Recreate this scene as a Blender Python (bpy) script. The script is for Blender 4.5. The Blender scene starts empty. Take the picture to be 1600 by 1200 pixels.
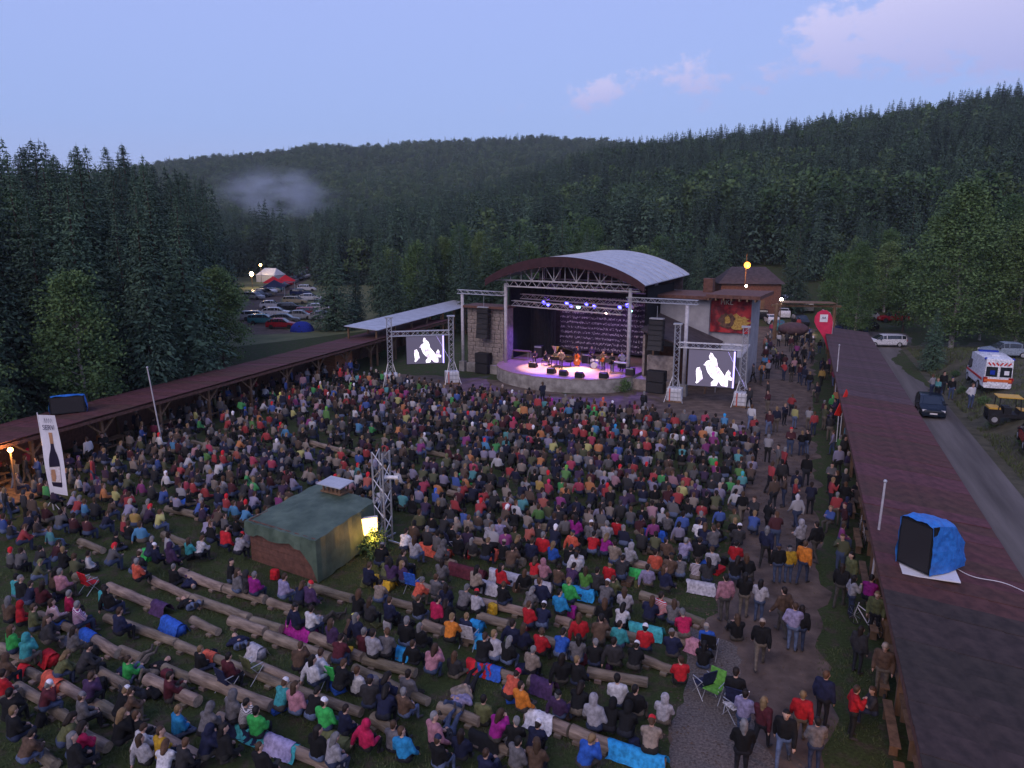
import bpy, bmesh, math, random
import numpy as np
from mathutils import Vector, Matrix
from mathutils.geometry import tessellate_polygon

sc = bpy.context.scene
col = sc.collection
R = math.radians
rnd = random.Random(11)
PI = math.pi

# ------------------------------------------------------------------ camera
FPX, CAMH, PITCH = 1150.0, 14.2, R(12)
cd = bpy.data.cameras.new('camera')
cam = bpy.data.objects.new('camera', cd); col.objects.link(cam)
cam.location = (0, 0, CAMH); cam.rotation_euler = (R(90) - PITCH, 0, 0)
cd.sensor_width = 36.0; cd.lens = 36.0 * FPX / 1600.0
cd.clip_end = 6000; cd.clip_start = 0.3
sc.camera = cam

# ------------------------------------------------------------------ sky, sun, exposure
SUN_EL, SUN_ROT = R(2.0), R(205)
world = bpy.data.worlds.new('World'); sc.world = world
world.use_nodes = True
wn = world.node_tree.nodes; wl = world.node_tree.links
wn.clear()
w_out = wn.new('ShaderNodeOutputWorld'); w_bg = wn.new('ShaderNodeBackground')
w_sky = wn.new('ShaderNodeTexSky'); w_sky.sky_type = 'NISHITA'; w_sky.sun_disc = False
w_sky.sun_elevation = SUN_EL; w_sky.sun_rotation = SUN_ROT
w_sky.altitude = 600; w_sky.air_density = 1.0; w_sky.dust_density = 0.6; w_sky.ozone_density = 2.0
SKY_STR = 0.14
w_bg.inputs['Strength'].default_value = SKY_STR
tc = wn.new('ShaderNodeTexCoord')
sep = wn.new('ShaderNodeSeparateXYZ'); wl.new(tc.outputs['Generated'], sep.inputs[0])
def wmath(op, a, b=None, c=None, clamp=False):
    n = wn.new('ShaderNodeMath'); n.operation = op; n.use_clamp = clamp
    for i, v in enumerate((a, b, c)):
        if v is None: continue
        if isinstance(v, (int, float)): n.inputs[i].default_value = v
        else: wl.new(v, n.inputs[i])
    return n.outputs[0]
# dusk gradient of the clear sky by elevation, blended with the physical sky
ramp = wn.new('ShaderNodeValToRGB')
els = ramp.color_ramp.elements
els[0].position = 0.0; els[0].color = (0.39, 0.47, 0.80, 1)
els[1].position = 1.0; els[1].color = (0.16, 0.24, 0.62, 1)
e_ = els.new(0.12); e_.color = (0.34, 0.46, 0.86, 1)
e_ = els.new(0.32); e_.color = (0.38, 0.47, 0.92, 1)
e_ = els.new(0.55); e_.color = (0.30, 0.38, 0.82, 1)
wl.new(sep.outputs['Z'], ramp.inputs[0])
gain = wn.new('ShaderNodeVectorMath'); gain.operation = 'SCALE'; gain.inputs['Scale'].default_value = 8.0
wl.new(ramp.outputs['Color'], gain.inputs[0])
mixs = wn.new('ShaderNodeMix'); mixs.data_type = 'RGBA'; mixs.inputs['Factor'].default_value = 0.8
wl.new(w_sky.outputs['Color'], mixs.inputs['A']); wl.new(gain.outputs[0], mixs.inputs['B'])
# evening clouds: puffy tops in a band that climbs to the right
az = wmath('ARCTAN2', sep.outputs['X'], sep.outputs['Y'])
comb = wn.new('ShaderNodeCombineXYZ')
wl.new(wmath('MULTIPLY', az, 1.0), comb.inputs[0]); wl.new(wmath('MULTIPLY', sep.outputs['Z'], 1.55), comb.inputs[1])
nz = wn.new('ShaderNodeTexNoise'); nz.inputs['Scale'].default_value = 15.0; nz.inputs['Detail'].default_value = 7.0; nz.inputs['Roughness'].default_value = 0.66
wl.new(comb.outputs[0], nz.inputs['Vector'])
nz2 = wn.new('ShaderNodeTexNoise'); nz2.inputs['Scale'].default_value = 4.2; nz2.inputs['Detail'].default_value = 3.0
wl.new(comb.outputs[0], nz2.inputs['Vector'])
# band centre rises from el~0.13 at az 0 to el~0.29 at az 0.6
bc = wmath('MULTIPLY_ADD', az, 0.13, 0.150)
dist = wmath('DIVIDE', wmath('SUBTRACT', sep.outputs['Z'], bc), wmath('MULTIPLY_ADD', az, 0.10, 0.020))
band = wmath('SUBTRACT', 1.0, wmath('MULTIPLY', dist, dist), clamp=True)
azm = wmath('MULTIPLY_ADD', az, 1.6, 0.12, clamp=True)
dens = wmath('ADD', wmath('MULTIPLY', nz.outputs['Fac'], 0.75), wmath('MULTIPLY', nz2.outputs['Fac'], 0.55))
m1 = wmath('MULTIPLY', wmath('SUBTRACT', wmath('ADD', dens, wmath('ADD', wmath('MULTIPLY', azm, 0.17), wmath('MULTIPLY', band, .16))), 0.85), 13.0, clamp=True)
cl = wmath('MULTIPLY', m1, wmath('MULTIPLY', wmath('MULTIPLY', band, 2.5, clamp=True), wmath('MULTIPLY', wmath('ADD', az, 0.03), 14.0, clamp=True)))
hi = wmath('MULTIPLY_ADD', dist, 0.5, 0.35, clamp=True)
ccol = wn.new('ShaderNodeMix'); ccol.data_type = 'RGBA'
ccol.inputs['A'].default_value = (2.9, 3.1, 5.4, 1); ccol.inputs['B'].default_value = (4.9, 4.6, 6.5, 1)
wl.new(hi, ccol.inputs['Factor'])
mixc = wn.new('ShaderNodeMix'); mixc.data_type = 'RGBA'
wl.new(wmath('MULTIPLY', cl, 0.9), mixc.inputs['Factor'])
wl.new(mixs.outputs['Result'], mixc.inputs['A']); wl.new(ccol.outputs['Result'], mixc.inputs['B'])
wl.new(mixc.outputs['Result'], w_bg.inputs['Color']); wl.new(w_bg.outputs[0], w_out.inputs['Surface'])

sl = bpy.data.lights.new('sun', 'SUN'); sl.energy = 1.5; sl.angle = R(50); sl.color = (1.0, 0.80, 0.74)
sun = bpy.data.objects.new('sun', sl); col.objects.link(sun)
sun.rotation_euler = (R(52), 0, R(-28))   # afterglow from behind the camera

sc.view_settings.view_transform = 'Standard'; sc.view_settings.look = 'None'
sc.view_settings.exposure = 0.15; sc.view_settings.gamma = 1.0
sc.view_settings.use_curve_mapping = False
sc.cycles.use_denoising = True
sc.cycles.max_bounces = 4; sc.cycles.diffuse_bounces = 2; sc.cycles.glossy_bounces = 2
sc.cycles.transmission_bounces = 3; sc.cycles.transparent_max_bounces = 8; sc.cycles.volume_bounces = 0
sc.cycles.caustics_reflective = False; sc.cycles.caustics_refractive = False
HAZE = 0.00016
sc.cycles.sample_clamp_indirect = 3.0

# ------------------------------------------------------------------ survey helpers
CT, ST = math.cos(PITCH), math.sin(PITCH)
def G(px, py, z=0.0):
    "ground point (at height z) seen at a pixel of the photograph"
    u, v = (px - 800) / FPX, (py - 600) / FPX
    t = (z - CAMH) / (-ST - v * CT)
    return Vector((u * t, (CT - v * ST) * t, z))
def D(px, py, y):
    "point at world depth y seen at a pixel"
    u, v = (px - 800) / FPX, (py - 600) / FPX
    t = y / (CT - v * ST)
    return Vector((u * t, y, CAMH + (-ST - v * CT) * t))
def elev(px, py):
    u, v = (px - 800) / FPX, (py - 600) / FPX
    return (-ST - v * CT) / math.hypot(u, CT - v * ST)
def pix(x, y, z=0.0):
    d = y * CT - (z - CAMH) * ST
    return 800 + FPX * x / d, 600 + FPX * (-(z - CAMH) * CT - y * ST) / d
def lerp_tab(tab, x):
    if x <= tab[0][0]: return tab[0][1]
    for (a, b), (c, d) in zip(tab, tab[1:]):
        if x <= c: return b + (d - b) * (x - a) / (c - a)
    return tab[-1][1]

# ------------------------------------------------------------------ mesh helpers
class MB:
    def __init__(s): s.v = []; s.f = []; s.m = []
    def add(s, vs, fs, m=0):
        o = len(s.v); s.v += [tuple(p) for p in vs]
        s.f += [tuple(i + o for i in f) for f in fs]; s.m += [m] * len(fs); return s
    def box(s, c, d, rz=0.0, m=0, rx=0.0, ry=0.0):
        h = [x / 2 for x in d]
        M = Matrix.Rotation(rz, 3, 'Z') @ Matrix.Rotation(ry, 3, 'Y') @ Matrix.Rotation(rx, 3, 'X')
        c = Vector(c)
        vs = [c + M @ Vector((sx * h[0], sy * h[1], sz * h[2])) for sx in (-1, 1) for sy in (-1, 1) for sz in (-1, 1)]
        return s.add(vs, [(0, 1, 3, 2), (4, 6, 7, 5), (0, 4, 5, 1), (2, 3, 7, 6), (0, 2, 6, 4), (1, 5, 7, 3)], m)
    def bar(s, a, b, w, h=None, m=0):
        "square bar from a to b"
        a, b = Vector(a), Vector(b); h = h or w
        d = (b - a).normalized(); up = Vector((0, 0, 1)) if abs(d.z) < .95 else Vector((0, 1, 0))
        x = d.cross(up).normalized() * w / 2; y = x.cross(d).normalized() * h / 2
        vs = [p + i * x + j * y for p in (a, b) for i, j in ((-1, -1), (1, -1), (1, 1), (-1, 1))]
        return s.add(vs, [(3, 2, 1, 0), (4, 5, 6, 7), (0, 1, 5, 4), (1, 2, 6, 5), (2, 3, 7, 6), (3, 0, 4, 7)], m)
    def cyl(s, a, b, r0, r1=None, n=8, m=0, cap=True):
        a, b = Vector(a), Vector(b); r1 = r0 if r1 is None else r1
        d = (b - a).normalized(); up = Vector((0, 0, 1)) if abs(d.z) < .95 else Vector((1, 0, 0))
        x = d.cross(up).normalized(); y = d.cross(x)
        vs = []
        for p, r in ((a, r0), (b, r1)):
            vs += [p + (x * math.cos(2 * PI * i / n) + y * math.sin(2 * PI * i / n)) * r for i in range(n)]
        fs = [(i, (i + 1) % n, n + (i + 1) % n, n + i) for i in range(n)]
        if cap: fs += [tuple(range(n - 1, -1, -1)), tuple(range(n, 2 * n))]
        return s.add(vs, fs, m)
    def path(s, pts, rs, n=8, m=0):
        for (a, b), (r0, r1) in zip(zip(pts, pts[1:]), zip(rs, rs[1:])): s.cyl(a, b, r0, r1, n, m)
        return s
    def ball(s, c, r, n=10, k=6, m=0, sc_=(1, 1, 1)):
        c = Vector(c); vs = []; fs = []
        for j in range(k + 1):
            t = PI * j / k
            for i in range(n):
                p = 2 * PI * i / n
                vs.append(c + Vector((math.sin(t) * math.cos(p) * sc_[0], math.sin(t) * math.sin(p) * sc_[1], math.cos(t) * sc_[2])) * r)
        for j in range(k):
            for i in range(n):
                a, b = j * n + i, j * n + (i + 1) % n
                fs.append((a, a + n, b + n, b))
        return s.add(vs, fs, m)
    def prism(s, poly, d, m=0):
        "poly: list of 3d points (ccw seen from the front), extruded by d"
        n = len(poly); d = Vector(d); vs = [Vector(p) for p in poly] + [Vector(p) + d for p in poly]
        fs = [tuple(range(n)), tuple(range(2 * n - 1, n - 1, -1))] + [(i, n + i, n + (i + 1) % n, (i + 1) % n) for i in range(n)]
        return s.add(vs, fs, m)
    def truss(s, a, b, w=0.3, r=0.025, step=None, m=0, n=5):
        "square lattice truss: four chords and zigzag webs"
        a, b = Vector(a), Vector(b); L = (b - a).length; d = (b - a) / L
        up = Vector((0, 0, 1)) if abs(d.z) < .95 else Vector((0, 1, 0))
        x = d.cross(up).normalized() * w / 2; y = x.cross(d).normalized() * w / 2
        cs = [(-1, -1), (1, -1), (1, 1), (-1, 1)]
        for i, j in cs: s.cyl(a + i * x + j * y, b + i * x + j * y, r, n=n, m=m)
        k = max(2, int(round(L / (step or w * 1.1))))
        for q in range(4):
            c0, c1 = cs[q], cs[(q + 1) % 4]
            for t in range(k):
                p0 = a + d * L * t / k; p1 = a + d * L * (t + 1) / k
                e0, e1 = (c0, c1) if t % 2 == 0 else (c1, c0)
                s.cyl(p0 + e0[0] * x + e0[1] * y, p1 + e1[0] * x + e1[1] * y, r * .6, n=4, m=m, cap=False)
        return s
    def mesh(s, name, mats):
        me = bpy.data.meshes.new(name); me.from_pydata(s.v, [], s.f)
        for x in (mats if isinstance(mats, (list, tuple)) else [mats]): me.materials.append(x)
        if any(s.m): me.polygons.foreach_set('material_index', s.m)
        me.update(); return me
    def build(s, name, mats, parent=None, loc=None, rz=0.0, smooth=False, bevel=0.0):
        me = s.mesh(name, mats)
        if bevel or smooth:
            bm = bmesh.new(); bm.from_mesh(me)
            if bevel:
                bmesh.ops.remove_doubles(bm, verts=bm.verts, dist=1e-5)
                bmesh.ops.bevel(bm, geom=bm.edges[:], offset=bevel, segments=2, affect='EDGES', profile=.6)
            if smooth:
                for f in bm.faces: f.smooth = True
            bm.to_mesh(me); bm.free()
        return link(name, me, parent, loc, rz)

def link(name, data, parent=None, loc=None, rz=0.0):
    o = bpy.data.objects.new(name, data); col.objects.link(o)
    if loc is not None: o.location = loc
    if rz: o.rotation_euler = (0, 0, rz)
    if parent is not None: o.parent = parent
    return o
def tag(o, label=None, cat=None, group=None, kind=None):
    if label: o['label'] = label
    if cat: o['category'] = cat
    if group: o['group'] = group
    if kind: o['kind'] = kind
    return o
def thing(name, label, cat, loc=(0, 0, 0), rz=0.0, group=None):
    o = bpy.data.objects.new(name, None); col.objects.link(o)
    o.location = loc; o.rotation_euler = (0, 0, rz); o.empty_display_size = .2
    return tag(o, label, cat, group)
def copy_tree(o, parent=None):
    c = o.copy(); col.objects.link(c); c.parent = parent
    for ch in o.children: copy_tree(ch, c)
    return c
def smoothstep(a, b, x):
    t = min(1, max(0, (x - a) / (b - a))); return t * t * (3 - 2 * t)

# ------------------------------------------------------------------ materials
def mat(name, c, rough=0.8, c2=None, scale=3.0, bump=0.0, metal=0.0, spec=0.3, detail=5.0, stretch=None, objrand=0.0, lo=.35, hi=.65, coords='Object', rot=None):
    m = bpy.data.materials.new(name); m.use_nodes = True
    nt = m.node_tree; N = nt.nodes; L = nt.links; b = N['Principled BSDF']
    b.inputs['Roughness'].default_value = rough; b.inputs['Metallic'].default_value = metal
    b.inputs['Specular IOR Level'].default_value = spec
    c2 = c2 or tuple(x * .72 for x in c)
    t = N.new('ShaderNodeTexCoord'); vec = t.outputs[coords]
    if rot:
        m0 = N.new('ShaderNodeMapping'); m0.inputs['Rotation'].default_value = (0, 0, rot); L.new(vec, m0.inputs[0]); vec = m0.outputs[0]
    if stretch:
        mp = N.new('ShaderNodeMapping'); mp.inputs['Scale'].default_value = stretch
        L.new(vec, mp.inputs[0]); vec = mp.outputs[0]
    n = N.new('ShaderNodeTexNoise'); n.inputs['Scale'].default_value = scale; n.inputs['Detail'].default_value = detail; n.inputs['Roughness'].default_value = .6
    L.new(vec, n.inputs['Vector'])
    r = N.new('ShaderNodeValToRGB'); r.color_ramp.elements[0].color = (*c2, 1); r.color_ramp.elements[1].color = (*c, 1)
    r.color_ramp.elements[0].position = lo; r.color_ramp.elements[1].position = hi
    L.new(n.outputs['Fac'], r.inputs[0]); out = r.outputs['Color']
    if objrand:
        oi = N.new('ShaderNodeObjectInfo'); hs = N.new('ShaderNodeHueSaturation')
        ma = N.new('ShaderNodeMath'); ma.operation = 'MULTIPLY_ADD'; ma.inputs[1].default_value = 2 * objrand; ma.inputs[2].default_value = 1 - objrand
        L.new(oi.outputs['Random'], ma.inputs[0]); L.new(ma.outputs[0], hs.inputs['Value'])
        mb = N.new('ShaderNodeMath'); mb.operation = 'MULTIPLY_ADD'; mb.inputs[1].default_value = -.05; mb.inputs[2].default_value = .525
        L.new(oi.outputs['Random'], mb.inputs[0]); L.new(mb.outputs[0], hs.inputs['Hue'])
        L.new(out, hs.inputs['Color']); out = hs.outputs['Color']
    L.new(out, b.inputs['Base Color'])
    if bump:
        bp = N.new('ShaderNodeBump'); bp.inputs['Strength'].default_value = bump; bp.inputs['Distance'].default_value = .05
        L.new(n.outputs['Fac'], bp.inputs['Height']); L.new(bp.outputs[0], b.inputs['Normal'])
    return m
def emit(name, c, s):
    m = bpy.data.materials.new(name); m.use_nodes = True
    b = m.node_tree.nodes['Principled BSDF']
    b.inputs['Base Color'].default_value = (*c, 1)
    b.inputs['Emission Color'].default_value = (*c, 1); b.inputs['Emission Strength'].default_value = s
    return m
def ocmat(name, rough=.85, fab=60.0, pattern=None):
    "cloth whose colour is the object's own colour"
    m = bpy.data.materials.new(name); m.use_nodes = True
    N = m.node_tree.nodes; L = m.node_tree.links; b = N['Principled BSDF']
    b.inputs['Roughness'].default_value = rough; b.inputs['Specular IOR Level'].default_value = .2
    oi = N.new('ShaderNodeObjectInfo'); t = N.new('ShaderNodeTexCoord')
    n = N.new('ShaderNodeTexNoise'); n.inputs['Scale'].default_value = 9; n.inputs['Detail'].default_value = 4
    L.new(t.outputs['Object'], n.inputs['Vector'])
    mx = N.new('ShaderNodeMix'); mx.data_type = 'RGBA'; mx.blend_type = 'MULTIPLY'; mx.inputs['Factor'].default_value = 1
    r = N.new('ShaderNodeValToRGB'); r.color_ramp.elements[0].color = (.62, .62, .62, 1); r.color_ramp.elements[1].color = (1.1, 1.1, 1.1, 1)
    r.color_ramp.elements[0].position = .35; r.color_ramp.elements[1].position = .62
    L.new(n.outputs['Fac'], r.inputs[0]); L.new(oi.outputs['Color'], mx.inputs['A']); L.new(r.outputs[0], mx.inputs['B'])
    out = mx.outputs['Result']
    if pattern:
        w = N.new('ShaderNodeTexWave'); w.wave_type = 'BANDS'; w.bands_direction = 'Z'; w.inputs['Scale'].default_value = pattern; w.inputs['Distortion'].default_value = .4
        L.new(t.outputs['Object'], w.inputs['Vector'])
        st = N.new('ShaderNodeMath'); st.operation = 'GREATER_THAN'; st.inputs[1].default_value = .62; L.new(w.outputs['Fac'], st.inputs[0])
        mp = N.new('ShaderNodeMix'); mp.data_type = 'RGBA'; mp.inputs['B'].default_value = (.5, .48, .5, 1)
        L.new(st.outputs[0], mp.inputs['Factor']); L.new(out, mp.inputs['A']); out = mp.outputs['Result']
    L.new(out, b.inputs['Base Color'])
    bp = N.new('ShaderNodeBump'); bp.inputs['Strength'].default_value = .5; bp.inputs['Distance'].default_value = .03
    L.new(n.outputs['Fac'], bp.inputs['Height']); L.new(bp.outputs[0], b.inputs['Normal'])
    return m

M = {}
M['bark'] = mat('bark', (.09, .07, .055), .95, (.035, .028, .024), 6, .6, stretch=(1, 1, .25))
M['birch_bark'] = mat('birch_bark', (.5, .48, .44), .8, (.12, .1, .09), 5, .3, stretch=(1, 1, .5))
M['needles'] = mat('needles', (.076, .128, .082), .8, (.034, .064, .046), .55, objrand=.35, spec=.15)
M['needles_far'] = mat('needles_far', (.078, .128, .086), .85, (.036, .064, .050), .2, objrand=.4, spec=.1)
M['leaves'] = mat('leaves', (.115, .19, .066), .75, (.05, .098, .038), .7, objrand=.3, spec=.2)
M['leaves_far'] = mat('leaves_far', (.085, .145, .06), .85, (.042, .078, .038), .2, objrand=.3, spec=.1)
M['wood'] = mat('wood', (.22, .13, .075), .8, (.1, .06, .035), 4, .3, stretch=(1, 1, .3))
M['log'] = mat('log', (.27, .215, .165), .85, (.085, .064, .05), 2.0, .8, stretch=(.6, 3, 3), detail=9, objrand=.3)
M['log_end'] = mat('log_end', (.40, .33, .25), .85, (.22, .17, .13), 9, .2)
M['metal'] = mat('metal', (.55, .55, .57), .4, (.42, .42, .44), 5, metal=.6)
M['steel_paint'] = mat('steel_paint', (.50, .48, .50), .5, (.36, .34, .36), 4)
M['black'] = mat('black', (.014, .014, .016), .6, (.008, .008, .01), 6)
M['blackcloth'] = mat('blackcloth', (.012, .012, .016), .95, (.005, .005, .008), 3, .3)
M['rubber'] = mat('rubber', (.02, .02, .02), .85)
M['white'] = mat('white', (.75, .74, .76), .5, (.62, .6, .62), 3)
M['glass'] = mat('glass', (.02, .025, .03), .08, (.015, .02, .025), 2, spec=.8)
M['concrete'] = mat('concrete', (.33, .31, .29), .9, (.16, .145, .135), 1.6, .3, detail=9)
M['stone'] = mat('stone', (.33, .28, .25), .9, (.17, .14, .13), 2.5, .6)
M['maroon'] = mat('maroon', (.055, .022, .026), .8, (.035, .014, .018), 3)
M['fabric'] = ocmat('fabric'); M['fabric_stripe'] = ocmat('fabric_stripe', pattern=7.0)
M['hair'] = ocmat('hair', .6)
M['paint'] = ocmat('paint', .25)
M['skin'] = mat('skin', (.46, .29, .22), .6, (.38, .23, .18), 8)
M['shoe'] = mat('shoe', (.05, .045, .045), .7)
M['blue_tarp'] = mat('blue_tarp', (.03, .20, .62), .45, (.02, .12, .42), 5, .8, spec=.4)
M['green_tarp'] = mat('green_tarp', (.095, .135, .095), .6, (.045, .07, .048), 1.3, .5, detail=8)
# ------------------------------------------------------------------ terrain
RIDGE_R = [(-900, 420), (480, 352), (560, 340), (640, 325), (720, 305), (800, 285), (880, 258), (940, 240), (1000, 226), (1100, 212), (1200, 197), (1300, 178), (1400, 163), (1500, 148), (1600, 138), (2000, 120)]
RIDGE_L = [(-900, 300), (0, 290), (180, 275), (270, 262), (380, 246), (440, 240), (490, 229), (560, 234), (700, 226), (850, 217), (960, 226), (1200, 250), (2400, 260)]
def hill(x, y):
    r = math.hypot(x, y)
    if y <= 5 or r < 120: return 0.0
    px = 800 + FPX * x / (y * CT + 3)
    px = max(-800, min(2300, px))
    h1 = max(0.0, CAMH + 430 * elev(px, lerp_tab(RIDGE_R, px)) - 15)
    foot = 118 + 30 * smoothstep(1100, 700, px) + 90 * smoothstep(700, 480, px)
    z1 = h1 * (smoothstep(foot - 60, 470, r) ** 1.0 * .0 + min(1.0, max(0.0, (r - foot) / (430 - foot))) ** 1.15)
    h2 = max(0.0, CAMH + 1000 * elev(px, lerp_tab(RIDGE_L, px)) - 9)
    z2 = h2 * max(0.0, min(1.0, (r - 330) / 670)) ** 1.3
    if r > 430: z1 = max(0, h1 - (r - 430) * .12)
    if r > 1000: z2 = max(0, h2 - (r - 1000) * .06)
    bump = 2.2 * math.sin(x * .021 + 1) * math.cos(y * .017) * smoothstep(180, 420, r)
    return max(z1, z2, 0.0) + (bump if max(z1, z2) > 6 else 0)

def ground_material():
    m = bpy.data.materials.new('ground_soil'); m.use_nodes = True
    N = m.node_tree.nodes; L = m.node_tree.links; b = N['Principled BSDF']
    b.inputs['Roughness'].default_value = .95; b.inputs['Specular IOR Level'].default_value = .1
    t = N.new('ShaderNodeTexCoord')
    def noise(s, d=6, rr=.6):
        n = N.new('ShaderNodeTexNoise'); n.inputs['Scale'].default_value = s; n.inputs['Detail'].default_value = d; n.inputs['Roughness'].default_value = rr
        L.new(t.outputs['Object'], n.inputs['Vector']); return n
    def rampc(f, a, ca, bb, cb):
        r = N.new('ShaderNodeValToRGB'); r.color_ramp.elements[0].position = a; r.color_ramp.elements[0].color = (*ca, 1)
        r.color_ramp.elements[1].position = bb; r.color_ramp.elements[1].color = (*cb, 1); L.new(f, r.inputs[0]); return r.outputs[0]
    n1, n2, n3 = noise(.35), noise(9, 8, .7), noise(1.7)
    grass = rampc(n2.outputs['Fac'], .3, (.022, .032, .012), .7, (.062, .085, .03))
    dirt = rampc(n2.outputs['Fac'], .3, (.042, .032, .026), .7, (.10, .076, .062))
    f = rampc(n3.outputs['Fac'], .50, (0, 0, 0), .66, (1, 1, 1))
    mx = N.new('ShaderNodeMix'); mx.data_type = 'RGBA'
    L.new(f, mx.inputs['Factor']); L.new(grass, mx.inputs['A']); L.new(dirt, mx.inputs['B'])
    L.new(mx.outputs['Result'], b.inputs['Base Color'])
    bp = N.new('ShaderNodeBump'); bp.inputs['Strength'].default_value = .8; bp.inputs['Distance'].default_value = .08
    L.new(n2.outputs['Fac'], bp.inputs['Height']); L.new(bp.outputs[0], b.inputs['Normal'])
    return m
M['ground'] = ground_material()
M['gravel'] = mat('gravel', (.20, .17, .155), .95, (.045, .038, .034), 14, .9, detail=9, lo=.3, hi=.72)
M['verge'] = mat('verge', (.10, .09, .055), .95, (.035, .034, .02), 1.1, .9, detail=10, lo=.3, hi=.7)
M['track'] = mat('track', (.15, .108, .086), .95, (.045, .031, .025), 1.1, .8, detail=10, lo=.3, hi=.7)
M['road'] = mat('road', (.17, .15, .14), .92, (.055, .047, .043), .55, .5, detail=12, lo=.28, hi=.74, rot=math.atan2(1, .385) * -1, stretch=(.10, 1.5, 1))

vs, fs = [], []
radii = [0.0] + [4 * 1.085 ** i for i in range(0, 80)]
radii = [r for r in radii if r < 1500] + [1560]
NA = 200
angs = [(-PI) + 2 * PI * i / NA for i in range(NA)]
angs = sorted(set(angs + [R(-50 + 100 * i / 160) for i in range(161)]))
NA = len(angs)
for r in radii[1:]:
    for a in angs:
        x, y = r * math.sin(a), r * math.cos(a)
        vs.append((x, y, hill(x, y)))
vs.append((0, 0, 0)); c0 = len(vs) - 1
for i in range(len(radii) - 2):
    for j in range(NA):
        a, b = i * NA + j, i * NA + (j + 1) % NA
        fs.append((a, a + NA, b + NA, b))
fs += [(c0, j, (j + 1) % NA) for j in range(NA)]
gm = bpy.data.meshes.new('ground'); gm.from_pydata(vs, [], fs); gm.materials.append(M['ground'])
for p in gm.polygons: p.use_smooth = True
gm.update()
bm = bmesh.new(); bm.from_mesh(gm); bmesh.ops.recalc_face_normals(bm, faces=bm.faces); bm.to_mesh(gm); bm.free()
tag(link('ground', gm), 'dark grass and trodden earth under the crowd and forest', kind='structure')

def sheet(name, pts, m, z, label, sub=.55, jit_=.26):
    "flat ground patch with slightly ragged edges"
    out = []
    ph = rnd.uniform(0, 6)
    for i, p in enumerate(pts):
        q = pts[(i + 1) % len(pts)]
        L_ = math.hypot(q[0] - p[0], q[1] - p[1]); k = max(1, int(L_ / sub)); nx, ny = (q[1] - p[1]) / L_, (p[0] - q[0]) / L_
        for j in range(k):
            t = j / k
            w_ = (jit_ * rnd.uniform(-.6, .6) + jit_ * .8 * math.sin(t * L_ * .9 + ph) + jit_ * .7 * math.sin(t * L_ * 2.3 + ph * 2)) * min(1, 4 * t, 4 * (1 - t)); out.append((p[0] + (q[0] - p[0]) * t + nx * w_, p[1] + (q[1] - p[1]) * t + ny * w_, z))
    tris = []
    for a, b, c in tessellate_polygon([[Vector(p) for p in out]]):
        A, B, C = out[a], out[b], out[c]; ar_ = (B[0] - A[0]) * (C[1] - A[1]) - (B[1] - A[1]) * (C[0] - A[0])
        if abs(ar_) > 1e-6: tris.append((a, b, c) if ar_ > 0 else (a, c, b))
    me = bpy.data.meshes.new(name); me.from_pydata(out, [], tris); me.update()
    me.materials.append(m); return tag(link(name, me), label, kind='structure')
def AX(x0, y0): return lambda y, d=0.0: x0 + .385 * (y - y0) + d
shedR = AX(8.7, 13.6)       # line of the right shed's inner eave
shedL = lambda y, d=0.0: -27.3 + .362 * (y - 37.7) + d
sheet('dirt_track', [(shedR(8) - 6.2, 8), (shedR(8) - 1.6, 8), (shedR(60) - 1.4, 60), (shedR(120), 120), (shedR(120) - 9, 120), (shedR(68) - 14, 68), (4, 62), (4, 57), (shedR(50) - 7, 50), (shedR(30) - 5.4, 30)], M['track'], .004, 'brown dirt walkway between the crowd and the right shed')
sheet('stage_forecourt', [(4.6, 57.2), (4.6, 66), (-3.5, 69.5), (-13, 72), (-14, 67), (-5, 61.5)], M['track'], .006, 'bare dirt strip between the crowd and the stage front')
sheet('gravel_patch', [(3.8, 12), (7.2, 12), (7.0, 20), (7.8, 23), (6.4, 24.4), (5.6, 21), (4.4, 18)], M['gravel'], .008, 'pale gravel beside the end of the log rows', .35, .2)
road_l = [(shedR(y) + 5.2, y) for y in (4, 20, 40, 60, 80)] + [(44, 92), (52, 112)]
road_r = [(60, 112), (50.5, 92), (shedR(80) + 7.6, 80), (shedR(72) + 8.2, 72), (shedR(60) + 10.0, 60), (shedR(46) + 10.8, 46), (shedR(20) + 11, 20), (shedR(4) + 11, 4)]
sheet('road', road_l + road_r, M['road'], .006, 'grey gravel road behind the right shed')
M['meadow'] = mat('meadow', (.15, .16, .075), .95, (.07, .085, .035), .35, .6, detail=9, lo=.3, hi=.7)
sheet('meadow', [(-95, 260), (-40, 255), (-26, 170), (-18, 130), (-20, 103), (-34, 88), (-44, 110), (-64, 160)], M['meadow'], .003, 'light green meadow of the far left car park', 4)
sheet('parking_track', [(-68, 225), (-60, 222), (-47, 150), (-36, 112), (-30, 100), (-35, 99), (-42, 112), (-53, 150)], M['track'], .006, 'dirt lane through the far car park on the left')

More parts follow.
